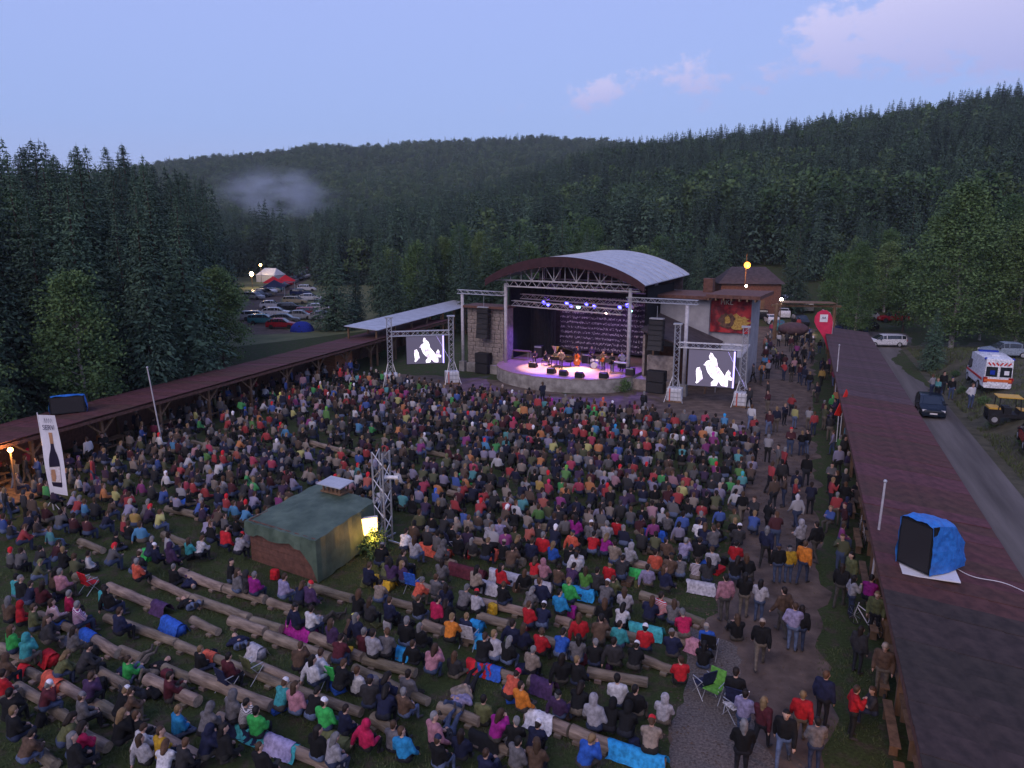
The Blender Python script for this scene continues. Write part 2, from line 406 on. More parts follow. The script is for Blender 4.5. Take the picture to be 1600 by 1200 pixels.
# raised verge beyond the road
def bank(x, y):
    d = x - shedR(y); return 1.65 * smoothstep(10.2, 14.2, d) * smoothstep(90, 72, y) * smoothstep(60, 40, d)
vs, fs = [], []; ND, NY = 44, 60
for i in range(NY + 1):
    y = 14 + 78 * i / NY
    for j in range(ND + 1):
        d = 9.6 + 52 * (j / ND) ** 1.5; x = shedR(y) + d
        vs.append((x, y, bank(x, y) + .012 + .05 * math.sin(x * 2.1 + y) * math.cos(y * 1.7) * smoothstep(10.2, 11.5, d)))
fs = [(i * (ND + 1) + j, i * (ND + 1) + j + 1, (i + 1) * (ND + 1) + j + 1, (i + 1) * (ND + 1) + j) for i in range(NY) for j in range(ND)]
me = bpy.data.meshes.new('road_verge'); me.from_pydata(vs, [], fs); me.materials.append(M['verge']); me.update()
for p in me.polygons: p.use_smooth = True
tag(link('road_verge', me), 'raised brown grassy verge beyond the right road', kind='structure')

# ------------------------------------------------------------------ trees
def np_mesh(name, quads, mats, mi=None):
    n = len(quads); v = np.asarray(quads, dtype=np.float32).reshape(-1, 3)
    me = bpy.data.meshes.new(name); me.vertices.add(n * 4); me.vertices.foreach_set('co', v.ravel())
    me.loops.add(n * 4); me.loops.foreach_set('vertex_index', np.arange(n * 4, dtype=np.int32))
    me.polygons.add(n); me.polygons.foreach_set('loop_start', np.arange(0, n * 4, 4, dtype=np.int32))
    me.polygons.foreach_set('loop_total', np.full(n, 4, dtype=np.int32))
    for x in mats: me.materials.append(x)
    if mi is not None: me.polygons.foreach_set('material_index', np.asarray(mi, dtype=np.int32))
    me.update(calc_edges=True); me.validate(); return me

def conifer(seed, h=20.0, base=.1, spread=.17, whorls=36, per=8, stations=6, fat=1.0, fill=3600):
    r = random.Random(seed); q = []
    for w in range(whorls):
        t = (w + r.uniform(-.3, .3)) / whorls
        z = h * (base + (1 - base) * t ** .92)
        Lm = h * spread * (1 - t) ** .82 * (1.0 if t > .12 else .75 + 2 * t) + .20
        nb = max(4, int(per * (1 - .35 * t)))
        a0 = r.uniform(0, 6.28)
        for b in range(nb):
            if r.random() < .06: continue
            a = a0 + 6.283 * b / nb + r.uniform(-.3, .3); L_ = Lm * r.uniform(.62, 1.18)
            d = np.array((math.cos(a), math.sin(a), 0)); s = np.array((-d[1], d[0], 0)); up = np.array((0, 0, 1.0))
            rise = .30 * (t - .45); dr = r.uniform(.28, .5) * (1 - t * .7)
            st = max(2, int(stations * (.45 + .55 * (1 - t))))
            for k in range(st):
                u = .18 + .82 * (k + r.random() * .6) / st
                p = up * (z + L_ * (rise * u - dr * u * u)) + d * L_ * u
                sz = .45 + .55 * min(1, (1 - t) * 2.2); ln = (.22 * sz + .34 * L_ * (1 - u * .62)) * r.uniform(.7, 1.2) * .8; wd = (.10 * sz + .07 * L_ * .5) * fat * r.uniform(.7, 1.25)
                for sg in (-1, 1):
                    e = d * .62 + s * sg * .8 + up * r.uniform(-.55, -.05)
                    e /= np.linalg.norm(e)
                    n2 = np.cross(e, up); n2 /= np.linalg.norm(n2) + 1e-6
                    n2 = n2 * .8 + up * r.uniform(-.5, .5)
                    q.append((p, p + e * ln * .5 + n2 * wd, p + e * ln, p + e * ln * .5 - n2 * wd))
                # hanging twig
                e = d * r.uniform(-.1, .5) - up * 1.0; ln2 = ln * .75
                q.append((p + s * wd * .8, p - s * wd * .8, p - s * wd * .3 + e * ln2, p + s * wd * .3 + e * ln2))
            tip = up * (z + L_ * (rise - dr)) + d * L_
            q.append((tip - d * .4 * L_ * .4, tip + s * wd * .7 - d * .1, tip + d * .2, tip - s * wd * .7 - d * .1))
    up = np.array((0, 0, 1.0))
    for k in range(0):
        a = k * .9; d = np.array((math.cos(a), math.sin(a), 0)); zz = h * (1 - .012 * k)
        q.append((up * zz, up * (zz + .25) + d * .22, up * (zz + .02) + d * .42, up * (zz - .2) + d * .2))
    # twigs filling the cone
    for k in range(fill):
        t = r.random() ** 1.25; z = h * (base + (1 - base) * t)
        Lm = h * spread * (1 - t) ** .82 * (1.0 if t > .12 else .75 + 2 * t) + .07
        rad = Lm * r.uniform(.15, .95) ** .7; a = r.uniform(0, 6.283); d = np.array((math.cos(a), math.sin(a), 0)); s = np.array((-d[1], d[0], 0))
        p = d * rad + up * (z - rad * .22); sz = ((.26 + .55 * (1 - t)) * 1.4 if fat > 1.5 else .16 + .36 * (1 - t)) * r.uniform(.6, 1.2)
        e = d * r.uniform(.1, .9) + s * r.uniform(-.6, .6) - up * r.uniform(.15, .9); n2 = s * r.uniform(.5, 1) + up * r.uniform(-.6, .6) + d * r.uniform(-.4, .4)
        q.append((p, p + e * sz * .5 + n2 * sz * .3, p + e * sz, p + e * sz * .5 - n2 * sz * .3))
    for k in range(3):
        d = np.array((math.cos(k * 1.05), math.sin(k * 1.05), 0)) * .035 * fat; q.append((up * (h - .9) + d, up * (h + .3) + d * .1, up * (h + .3) - d * .1, up * (h - .9) - d))
    return q

def broadleaf(seed, h=12.0, wid=.24, clumps=120, leaves=42, base=.16, size=.2, sd=.5, column=1.0):
    r = random.Random(seed); q = []; cs = []
    nr = np.random.RandomState(seed)
    for k in range(clumps):
        t = r.random() ** .85
        prof = math.sin(PI * min(1, .12 + t * .88)) ** .7 * (1 - .35 * t) + .08
        rad = h * wid * prof * math.sqrt(r.uniform(.12, 1.0)); a = r.uniform(0, 6.283)
        cs.append(np.array((rad * math.cos(a), rad * math.sin(a), h * (base + (1 - base) * t * .97))))
    for c in cs:
        s_ = sd * r.uniform(.6, 1.3)
        P = c + nr.normal(0, s_, (leaves, 3)) * (1, 1, .75)
        P[:, 2] -= .25 * np.abs(nr.normal(0, s_, leaves))
        A = nr.normal(0, 1, (leaves, 3)); A /= np.linalg.norm(A, axis=1)[:, None]
        B = np.cross(A, nr.normal(0, 1, (leaves, 3))); B /= np.linalg.norm(B, axis=1)[:, None] + 1e-6
        S = size * nr.uniform(.6, 1.3, (leaves, 1)); 
        q += list(np.stack([P - A * S, P + B * S * .62, P + A * S, P - B * S * .62], 1))
    return q, cs

def trunk_mb(h, r0, seed=0, lean=.01, top=.97, n=8):
    r = random.Random(seed); m = MB(); pts, rs = [], []
    for k in range(7):
        t = k / 6; pts.append((r.uniform(-lean, lean) * h * t, r.uniform(-lean, lean) * h * t, -.2 + (h * top + .2) * t)); rs.append(max(.02, r0 * (1.25 if k == 0 else (1 - t * .93))))
    return m.path(pts, rs, n)

CON = []   # (trunk mesh, crown mesh, height)
for k, (h, sp, ba) in enumerate([(20, .17, .07), (20, .145, .10), (20, .20, .05), (20, .13, .16), (20, .16, .28)]):
    CON.append((trunk_mb(h, .24, k).mesh('spruce_trunk', M['bark']), np_mesh('spruce_crown', conifer(k + 3, h, ba, sp), [M['needles']]), h))
BRO = []
for k, (h, w, bark, sz) in enumerate([(12, .23, 'birch_bark', .17), (12, .19, 'birch_bark', .17), (12, .28, 'bark', .19), (12, .25, 'birch_bark', .18)]):
    q, cs = broadleaf(50 + k, h, w, 150, 84, .12, sz * .72, .46)
    tm = trunk_mb(h, .15, 50 + k, .02)
    for c in cs[::4]:
        z0 = max(.8, c[2] - 1.6); tm.cyl((0, 0, z0), c, .035, .01, 4, cap=False)
    BRO.append((tm.mesh('birch_trunk', M[bark]), np_mesh('leafy_crown', q, [M['leaves']]), h))
BROT = []
for k, (w, bark) in enumerate([(.17, 'birch_bark'), (.20, 'birch_bark'), (.15, 'birch_bark')]):
    q, cs = broadleaf(70 + k, 20, w, 330, 80, .10, .135, .55)
    tm = trunk_mb(20, .2, 70 + k, .015)
    for c in cs[::5]: tm.cyl((0, 0, max(1.2, c[2] - 2.2)), c, .045, .012, 4, cap=False)
    BROT.append((tm.mesh('birch_trunk', M[bark]), np_mesh('leafy_crown', q, [M['leaves']]), 20))
BUSH = []
for k in range(2):
    q, cs = broadleaf(80 + k, 1.2, .5, 26, 40, .05, .07, .2)
    tm = MB()
    for c in cs[::2]: tm.cyl((0, 0, -.05), c, .02, .006, 4, cap=False)
    BUSH.append((tm.mesh('bush_stem', M['bark']), np_mesh('bush_foliage', q, [M['leaves']]), 1.2))
def plant_tree(kind, x, y, h, label, group=None, wide=1.0, cat='tree', name=None, z=None):
    T = kind
    if T in BRO and h > 12.5: T = BROT[BRO.index(T) % 3]
    s = h / T[2]
    o = thing(name or ('spruce_tree' if T in CON else 'birch_tree'), label, cat, (x, y, hill(x, y) + bank(x, y) if z is None else z), rnd.uniform(0, 6.28), group)
    o.scale = (s * wide, s * wide, s)
    link('trunk', T[0], o); link('crown', T[1], o); return o

# far / filler forest as one mass
def far_variants():
    c = bpy.data.collections.new('forest_kinds'); out = []
    for k in range(4):
        q = conifer(200 + k, 17, .08, .17 + .025 * (k % 2), 20, 8, 3, 1.8, 420)
        me = np_mesh('far_spruce', q, [M['needles_far']]); o = bpy.data.objects.new('a%d_spruce' % k, me); c.objects.link(o)
    for k in range(3):
        q, _ = broadleaf(220 + k, 12, .30, 46, 16, .12, .42, .8)
        me = np_mesh('far_leafy', q, [M['leaves_far']]); o = bpy.data.objects.new('b%d_leafy' % k, me); c.objects.link(o)
    return c
FARC = far_variants()
def forest_mass(name, pts, label):
    "pts: (x, y, z, scale, variant)"
    me = bpy.data.meshes.new(name); me.from_pydata([p[:3] for p in pts], [], [])
    for an, ty, vals in (('sc', 'FLOAT', [p[3] for p in pts]), ('var', 'INT', [p[4] for p in pts]), ('rot', 'FLOAT', [rnd.uniform(0, 6.28) for p in pts])):
        at = me.attributes.new(an, ty, 'POINT'); at.data.foreach_set('value', vals)
    o = tag(link(name, me), label, kind='stuff')
    ng = bpy.data.node_groups.new(name, 'GeometryNodeTree')
    ng.interface.new_socket('Geometry', in_out='INPUT', socket_type='NodeSocketGeometry')
    ng.interface.new_socket('Geometry', in_out='OUTPUT', socket_type='NodeSocketGeometry')
    N, L = ng.nodes, ng.links
    gi, go = N.new('NodeGroupInput'), N.new('NodeGroupOutput')
    mp = N.new('GeometryNodeMeshToPoints'); L.new(gi.outputs[0], mp.inputs[0])
    ip = N.new('GeometryNodeInstanceOnPoints'); L.new(mp.outputs[0], ip.inputs['Points'])
    ci = N.new('GeometryNodeCollectionInfo'); ci.inputs['Collection'].default_value = FARC
    ci.inputs['Separate Children'].default_value = True; ci.inputs['Reset Children'].default_value = True
    L.new(ci.outputs[0], ip.inputs['Instance']); ip.inputs['Pick Instance'].default_value = True
    def attr(n, t):
        a = N.new('GeometryNodeInputNamedAttribute'); a.data_type = t; a.inputs['Name'].default_value = n; return a.outputs[0]
    L.new(attr('var', 'INT'), ip.inputs['Instance Index'])
    L.new(attr('sc', 'FLOAT'), ip.inputs['Scale'])
    cx = N.new('ShaderNodeCombineXYZ'); L.new(attr('rot', 'FLOAT'), cx.inputs[2])
    er = N.new('FunctionNodeEulerToRotation'); L.new(cx.outputs[0], er.inputs[0]); L.new(er.outputs[0], ip.inputs['Rotation'])
    L.new(ip.outputs[0], go.inputs[0])
    md = o.modifiers.new('trees', 'NODES'); md.node_group = ng
    return o

SKY_L = [(-400, 195), (0, 204), (40, 215), (90, 226), (140, 240), (180, 232), (220, 226), (260, 262), (300, 272), (340, 284), (400, 306), (450, 318), (480, 330), (520, 345)]
NEAR = []   # individual trees, (kind, x, y, h, label, group)
def near_px(px, top, dist, kind, label, group=None, wide=1.0):
    x = dist * (px - 800) / FPX; x *= (CT + (CAMH) / dist * ST)
    h = CAMH + math.hypot(x, dist) * elev(px, top) - hill(x, dist) - bank(x, dist)
    NEAR.append((kind, x, dist, h, label, group, wide))
# explicit trees
near_px(140, 425, 51, BRO[0], 'large grey-green birch with pale forked trunks behind the left shed roof', wide=1.15)
near_px(212, 330, 60, CON[2], 'broad dark spruce just right of the large pale-trunked birch', wide=1.35)
near_px(350, 418, 76, BRO[2], 'rounded leafy tree in front of the lit car park, behind left shed', wide=1.1)
near_px(292, 345, 70, CON[0], 'dark spruce at the gap left of the rounded leafy tree', wide=1.3)
near_px(60, 300, 70, BRO[1], 'pale green birch standing among the dark spruces at far left', wide=.9)
near_px(115, 330, 66, CON[4], 'brownish bare-sided spruce behind the large birch on the left')
near_px(524, 366, 104, CON[2], 'broad spruce standing alone beside the car park, left of stage', wide=1.5)
near_px(558, 390, 109, CON[0], 'narrow spruce hugging the lone broad spruce by the car park')
near_px(594, 338, 117, CON[1], 'tall pointed spruce right of the car park gap')
near_px(618, 375, 101, CON[0], 'bushy spruce rising over the pale metal canopy roof', wide=1.4)
near_px(642, 345, 119, CON[0], 'dark spruce second right of the car park gap')
near_px(668, 372, 104, CON[2], 'wide spruce behind the right end of the pale canopy roof', wide=1.25)
near_px(722, 352, 122, BRO[1], 'light green birch behind the left wing of the stage')
near_px(752, 360, 116, BRO[0], 'light green leafy tree touching the left tip of the stage arch')
near_px(1335, 376, 98, BRO[0], 'round-topped birch above the white parked estate car', wide=1.1)
near_px(1305, 395, 104, BRO[3], 'lower leafy tree left of the birch above the estate car')
near_px(1485, 283, 86, BRO[1], 'tallest birch on the right with a pointed light green crown', wide=1.35)
near_px(1410, 395, 101, BRO[2], 'dark leafy tree between the two big birches on the right')
near_px(1585, 330, 84, BRO[0], 'full birch cut by the right edge behind the ambulance', wide=1.3)
near_px(1530, 400, 94, BRO[3], 'leafy tree directly behind the ambulance', wide=1.1)
near_px(1455, 480, 73, CON[2], 'low dark spruce at the roadside left of the ambulance', wide=1.25)
near_px(1640, 360, 78, BRO[2], 'leafy tree outside the right edge by the red car', wide=1.2)
near_px(920, 340, 128, BRO[3], 'light green leafy tree behind the middle of the stage arch', wide=1.2)
near_px(880, 352, 126, BRO[0], 'pale leafy tree left of centre behind the stage arch')
near_px(1240, 330, 118, CON[0], 'dark spruce above the entrance gate')
rt = random.Random(5)
for k in range(2600):
    # wall of spruces on the left
    if k < 900:
        px = rt.uniform(-120, 500); y = rt.uniform(42, 230)
        lim = 330 if y < 112 else (372 if y < 205 else 480)
        if px > lim - 14: continue
        top = lerp_tab(SKY_L, px) + rt.uniform(0, 1) ** 1.9 * 62 + (-6 if y > 64 else 14)
    elif k < 1500:
        px = rt.uniform(560, 1300); y = rt.uniform(101, 165)
        if px < 600 and y < 190 or px < 700 and y < 112 or 1120 < px < 1300 and y < 168: continue
        top = rt.uniform(318, 392)
    else:
        px = rt.uniform(1225, 1750); y = rt.uniform(94, 160)
        if px < 1330 and y < 140: continue
        top = rt.uniform(270, 380)
    x = y * (px - 800) / FPX * (CT + CAMH / y * ST)
    if x > shedL(y, -5.5) and y < 95 and x < 0: continue
    if 22 < x < shedR(y, 16) + (16 if y > 85 else 8) and y < 112: continue
    if any((x - t[1]) ** 2 + (y - t[2]) ** 2 < 3.1 ** 2 for t in NEAR): continue
    gz = hill(x, y); h = CAMH + math.hypot(x, y) * elev(px, top) - gz
    cap = rt.uniform(20, 33) if k < 900 else rt.uniform(11, 20)
    h = min(h, cap)
    if h < 5: continue
    leafy = rt.random() < (.05 if k < 900 else .34)
    if leafy and h > 15: h = rt.uniform(9, 14)
    kd = rt.choice(BRO) if leafy else rt.choice(CON)
    sideL = 'left' if k < 900 else ('mid' if k < 1500 else 'right')
    if sideL == 'left':
        g = 'forest behind the left shed'
        zone = 'at the left edge' if px < 60 else ('above the wine banner' if px < 150 else ('above the thin grey pole' if px < 255 else 'left of lit car park'))
        dep = 'first line' if y < 62 else ('second line' if y < 76 else 'deep wood')
        lb = ('leafy tree' if leafy else ('tall dark spruce' if h > 20 else ('slim dark spruce' if h < 15 else 'dark spruce'))) + ' in the %s behind left shed, %s' % (dep, zone)
    elif sideL == 'mid':
        g = 'trees behind the stage'
        side = 'left of stage arch' if px < 765 else ('behind left half of stage arch' if px < 900 else ('behind right half of stage arch' if px < 1060 else 'right of stage arch behind lamp'))
        lb = ('leafy green tree ' if leafy else 'dark spruce ') + ('in the front trees ' if y < 118 else 'in the rear trees ') + side
    else:
        g = 'trees along the road on the right'
        lb = ('leafy tree ' if leafy else 'dark spruce ') + 'in the %s wood beyond right road, %s' % ('front' if y < 108 else ('middle' if y < 125 else 'back'), 'above estate car' if px < 1420 else ('above ambulance' if px < 1590 else 'at right edge'))
    NEAR.append((kd, x, y, h, lb, g, rt.uniform(1.0, 1.4) if sideL == 'left' else rt.uniform(.95, 1.3)))
NEAR.sort(key=lambda t: t[2])
rest = NEAR[230:]; NEAR = NEAR[:230]
for kd, x, y, h, lb, g, wd in NEAR: plant_tree(kd, x, y, h, lb, g, wd)
# the rest of the wood and the hills
pts = [(x, y, hill(x, y), h / 17.0, rt.randrange(4) if kd in CON else 4 + rt.randrange(3)) for kd, x, y, h, lb, g, wd in rest]
for k in range(60000):
    if k < 26000: r_ = math.sqrt(rt.uniform(140 ** 2, 450 ** 2)); far = False
    else: r_ = math.sqrt(rt.uniform(380 ** 2, 1060 ** 2)); far = True
    px = rt.uniform(-260, 1850); a = math.atan((px - 800) / FPX / 1.0)
    x, y = r_ * math.sin(a), r_ * math.cos(a); z = hill(x, y)
    if far:
        if px > 1040 or rt.random() > .42: continue
        v = 4 + rt.randrange(3) if rt.random() < .86 else rt.randrange(4); s = rt.uniform(.8, 1.25)
        if v >= 4: s *= 1.15
    else:
        if px < 500:
            if px > 350 and r_ < 255: continue
            if px <= 350 and r_ < 232: continue
            if rt.random() > .45: continue
        if z < 1.0 and 500 < px < 1330 and r_ < 185 and px > 1090: continue
        if px > 1040 and r_ < 168: continue
        if 490 < px < 600 and r_ < 190: continue
        if rt.random() > .62: continue
        leafy = rt.random() < (.5 if math.sin(x * .03) * math.cos(y * .024 + 1) + .4 * math.sin(x * .071 + y * .05) > .22 else .05)
        v = 4 + rt.randrange(3) if leafy else rt.randrange(4); s = rt.choice([rt.uniform(.6, .9), rt.uniform(.8, 1.1), rt.uniform(.95, 1.28)])
        if leafy: s *= 1.1
        if px < 500:
            hmax = CAMH + r_ * elev(px, lerp_tab(SKY_L, px) + rt.uniform(8, 40)) - z
            s = min(s, max(.35, hmax / 17))
    pts.append((x, y, z - .3, s, v))
forest_mass('forest', pts, 'dense spruce and leafy forest covering the hills behind the stage')
# ------------------------------------------------------------------ stage (local axes: u to the right, v to the back)
SA = R(29); S0 = Vector((4.9, 68.0, 0))
UR = Vector((math.cos(SA), -math.sin(SA), 0)); VB = Vector((math.sin(SA), math.cos(SA), 0))
def VW(u, v, z=0.0): return S0 + UR * u + VB * v + Vector((0, 0, z))
def onv(px, py, v):
    "stage-local (u, z) of a pixel on the upright plane at depth v"
    d = Vector(((px - 800) / FPX, CT - (py - 600) / FPX * ST, -ST - (py - 600) / FPX * CT)); c = Vector((0, 0, CAMH))
    t = (v + (S0 - c).dot(VB)) / d.dot(VB); p = c + d * t
    return (p - S0).dot(UR), p.z
M['stage_floor'] = mat('stage_floor', (.34, .22, .18), .45, (.24, .15, .12), 3, .1, stretch=(6, .6, 1))
M['roof_sheet'] = mat('roof_sheet', (.50, .51, .55), .45, (.38, .39, .43), 1.2, metal=.2)
M['dark_roof'] = mat('dark_roof', (.07, .055, .06), .85, (.04, .03, .035), 2)
M['grey_wall'] = mat('grey_wall', (.36, .35, .37), .85, (.27, .26, .28), 1.2)
M['brown_board'] = mat('brown_board', (.16, .075, .055), .8, (.09, .042, .032), 4, .2)
HW = 6.3
st = thing('concert_stage', 'arched open-air stage with grey barrel roof and concrete front', 'stage', S0, -SA)
# platform with bulging front
NARC = 26
arc = [(-6.9 + 13.8 * i / NARC, -4.5 * (1 - ((-6.9 + 13.8 * i / NARC) / 6.9) ** 2) ** .6 - .2) for i in range(NARC + 1)]
poly = [(u, v, 0) for u, v in arc] + [(6.9, 10.2, 0), (-6.9, 10.2, 0)]
MB().prism([(u, v, -.3) for u, v, z in poly][::-1], (0, 0, 1.5)).build('platform', M['concrete'], st)
MB().prism([(u * 1.005, v * 1.005, 1.203) for u, v, z in poly][::-1], (0, 0, .06)).build('stage_floor', M['stage_floor'], st)
for u in (-HW, HW):
    for v in (0, 7.2):
        MB().cyl((u, v, 1.26), (u, v, 9.0), .17, n=10).build('column', M['steel_paint'], st, smooth=True)
# arch
AR = 7.95
def az_(u, top, end): t = u / AR; return end + (top - end) * (1 - t * t) ** .9 if abs(t) < 1 else end
NF = 24
def arcstrip(v, t0, e0, t1, e1, d, m, name):
    b = MB()
    us = [-AR + 2 * AR * i / NF for i in range(NF + 1)]
    for a, c in zip(us, us[1:]):
        b.prism([(a, v, az_(a, t0, e0)), (c, v, az_(c, t0, e0)), (c, v, az_(c, t1, e1)), (a, v, az_(a, t1, e1))], (0, d, 0))
    return b.build(name, m, st)
RT, RE = 11.5, 9.25
arcstrip(-1.12, RT + .14, RE + .12, RT - .78, RE - .5, .12, M['maroon'], 'fascia')
b = MB(); us = [-AR + 2 * AR * i / NF for i in range(NF + 1)]
for a, c in zip(us, us[1:]):
    b.prism([(a, -1.05, az_(a, RT + .02, RE + .03)), (a, 12.6, az_(a, RT + .3, RE + .25)), (c, 12.6, az_(c, RT + .3, RE + .25)), (c, -1.05, az_(c, RT + .02, RE + .03))], (0, 0, .07))
rf = b.build('roof', M['roof_sheet'], st)
for k in range(9):
    v = -1.0 + 13.5 * k / 8; dz = .26 * k / 8; q = MB()
    for a, c in zip(us, us[1:]):
        q.bar((a, v, az_(a, RT + .1, RE + .11) + dz), (c, v, az_(c, RT + .1, RE + .11) + dz), .05)
    q.build('roof_seam', M['roof_sheet'], rf)
# end gable at the back
b = MB()
for a, c in zip(us, us[1:]):
    b.prism([(a, 10.35, 8.2), (c, 10.35, 8.2), (c, 10.35, az_(c, RT + .3, RE + .2)), (a, 10.35, az_(a, RT + .3, RE + .2))], (0, .1, 0))
b.build('back_gable', M['dark_roof'], st)
MB().box((0, 10.3, 4.9), (14.2, .2, 7.4)).build('back_wall', M['dark_roof'], st)
for u in (-7.05, 7.05):
    MB().box((u, 6.2, 5.1), (.18, 8.0, 7.6)).build('side_wall', M['blackcloth'], st)
# front girder and web fan
g = MB()
zl, zu = 8.72, 9.30
g.bar((-HW - .1, -.1, zl), (HW + .9, -.1, zl), .12); g.bar((-AR + .4, -.1, zu), (HW - .1, -.1, zu), .14)
for i in range(26):
    u0 = -HW + 2 * HW * i / 26; u1 = -HW + 2 * HW * (i + 1) / 26
    g.cyl((u0, -.1, zl if i % 2 else zu), (u1, -.1, zu if i % 2 else zl), .03, n=5)
g.build('front_girder', M['steel_paint'], st)
for i in range(11):
    u = -HW + .6 + (2 * HW - 1.2) * i / 10; q = MB()
    q.cyl((u, -.1, zu), (u, -.1, az_(u, RT - .3, RE - .2)), .04, n=5)
    if i % 2 == 0 and 0 < i < 10:
        for s in (-1, 1): q.cyl((u, -.1, zu), (u + s * 1.15, -.1, az_(u + s * 1.15, RT - .3, RE - .2)), .045, n=5)
    q.build('arch_strut', M['steel_paint'], st)
for v in (3.6, 7.2):
    q = MB(); q.bar((-HW, v, 9.0), (HW, v, 9.0), .14)
    for i in range(8):
        u = -HW + 2 * HW * (i + .5) / 8; q.cyl((u, v, 9.0), (u, v, az_(u, RT, RE)), .04, n=5)
    q.build('inner_rafter', M['steel_paint'], st)

# backdrop cloth with printed wavy bands
def backdrop_mat():
    m = bpy.data.materials.new('backdrop'); m.use_nodes = True; N = m.node_tree.nodes; L = m.node_tree.links; b = N['Principled BSDF']
    b.inputs['Roughness'].default_value = .9
    t = N.new('ShaderNodeTexCoord'); sp = N.new('ShaderNodeSeparateXYZ'); L.new(t.outputs['Object'], sp.inputs[0])
    n = N.new('ShaderNodeTexNoise'); n.inputs['Scale'].default_value = 5; n.inputs['Detail'].default_value = 5
    mp = N.new('ShaderNodeMapping'); mp.inputs['Scale'].default_value = (2.5, 1, 1.2); L.new(t.outputs['Object'], mp.inputs[0]); L.new(mp.outputs[0], n.inputs['Vector'])
    def mt(op, a, b_, clamp=False):
        x = N.new('ShaderNodeMath'); x.operation = op; x.use_clamp = clamp
        for i, v in enumerate((a, b_)):
            if isinstance(v, (int, float)): x.inputs[i].default_value = v
            else: L.new(v, x.inputs[i])
        return x.outputs[0]
    wob = mt('MULTIPLY', n.outputs['Fac'], .62)
    w = mt('SINE', mt('MULTIPLY', mt('ADD', sp.outputs['Z'], wob), 12.0), 0)
    n2 = N.new('ShaderNodeTexNoise'); n2.inputs['Scale'].default_value = 7; n2.inputs['Detail'].default_value = 6; L.new(t.outputs['Object'], n2.inputs['Vector'])
    f = mt('MULTIPLY', mt('SUBTRACT', w, .15), mt('MULTIPLY', mt('SUBTRACT', n2.outputs['Fac'], .44), 7.0, True), True)
    mx = N.new('ShaderNodeMix'); mx.data_type = 'RGBA'; mx.inputs['A'].default_value = (.03, .018, .04, 1); mx.inputs['B'].default_value = (.62, .55, .62, 1)
    L.new(f, mx.inputs['Factor']); L.new(mx.outputs['Result'], b.inputs['Base Color']); return m
M['backdrop'] = backdrop_mat()
b = MB(); nb = 60
for i in range(nb):
    u0, u1 = -4.4 + 10.2 * i / nb, -4.4 + 10.2 * (i + 1) / nb
    v0, v1 = 8.3 + .10 * math.sin(i * 1.1), 8.3 + .10 * math.sin((i + 1) * 1.1)
    b.add([(u0, v0, 1.6), (u1, v1, 1.6), (u1, v1, 7.2), (u0, v0, 7.2)], [(0, 1, 2, 3)])
ob = b.build('backdrop_cloth', M['backdrop'], None, S0, -SA, smooth=True)
tag(ob, 'purple-lit cloth backdrop with wavy pale printed bands at the back of stage', 'backdrop')
for nm, u0, u1, v, lb in (('side_curtain', -6.9, -3.9, 6.2, 'black pleated curtain closing the left side of the stage'), ('side_curtain', 5.3, 6.9, 7.0, 'black pleated curtain closing the right side of the stage')):
    b = MB(); n = 24
    for i in range(n):
        a, c = u0 + (u1 - u0) * i / n, u0 + (u1 - u0) * (i + 1) / n
        b.add([(a, v + .12 * math.sin(i * 2.1), 1.27), (c, v + .12 * math.sin(i * 2.1 + 2.1), 1.27), (c, v + .12 * math.sin(i * 2.1 + 2.1), 8.3), (a, v + .12 * math.sin(i * 2.1), 8.3)], [(0, 1, 2, 3)])
    tag(b.build(nm, M['blackcloth'], None, S0, -SA), lb, 'curtain')

# lattice trusses over the stage
def truss_thing(name, a, b, w, lb, r=.035):
    o = thing(name, lb, 'truss', S0, -SA); MB().truss(a, b, w, r).build('lattice', M['metal'], o); return o
truss_thing('lattice_truss', (-6.2, 1.2, 7.0), (5.2, 1.2, 6.7), .48, 'front lattice truss hanging across the stage opening')
truss_thing('lattice_truss', (-6.0, 2.6, 7.55), (6.1, 2.6, 7.35), .45, 'second lattice truss just behind the front truss')
truss_thing('lattice_truss', (-4.6, 5.6, 8.35), (6.2, 5.6, 8.25), .4, 'rear lattice truss carrying the blue moving lights')

M['lens_blue'] = emit('lens_blue', (.05, .05, 1.0), 14)
M['lens_green'] = emit('lens_green', (.4, 1.0, .75), 12)
def spot(name, p, target, colr, power, size, blend=.5, parent=None):
    l = bpy.data.lights.new(name, 'SPOT'); l.energy = power; l.color = colr; l.spot_size = R(size); l.spot_blend = blend; l.shadow_soft_size = .12
    o = bpy.data.objects.new(name, l); col.objects.link(o); o.location = p
    o.rotation_euler = (Vector(target) - Vector(p)).to_track_quat('-Z', 'Y').to_euler(); return o
def mhead(u, v, z, aim, lb, m='lens_blue'):
    o = thing('moving_head_light', lb, 'stage light', VW(u, v, z), -SA, 'blue moving lights on the rear truss')
    MB().box((0, 0, .08), (.34, .3, .16)).build('base', M['black'], o)
    y = MB().box((-.2, 0, -.16), (.05, .16, .34)).box((.2, 0, -.16), (.05, .16, .34)); y.build('yoke', M['black'], o)
    d = Vector(aim).normalized(); c = Vector((0, 0, -.26))
    hd = MB().cyl(c - d * .2, c + d * .22, .14, .21, 12).build('head', M['black'], o)
    MB().cyl(c + d * .222, c + d * .24, .19, .19, 12).build('lens', M[m], hd)
for i, (px, py, nm) in enumerate([(851, 471, 'leftmost'), (858, 474, 'second'), (887, 472, 'third'), (894, 476, 'fourth'), (918, 473, 'fifth'), (930, 477, 'sixth'), (970, 478, 'seventh'), (981, 475, 'rightmost')]):
    u, z = onv(px, py, 5.3)
    mhead(u, 5.3, z + .26, (rnd.uniform(-.3, .1), -1, -.55), nm + ' blue moving light on the rear stage truss')
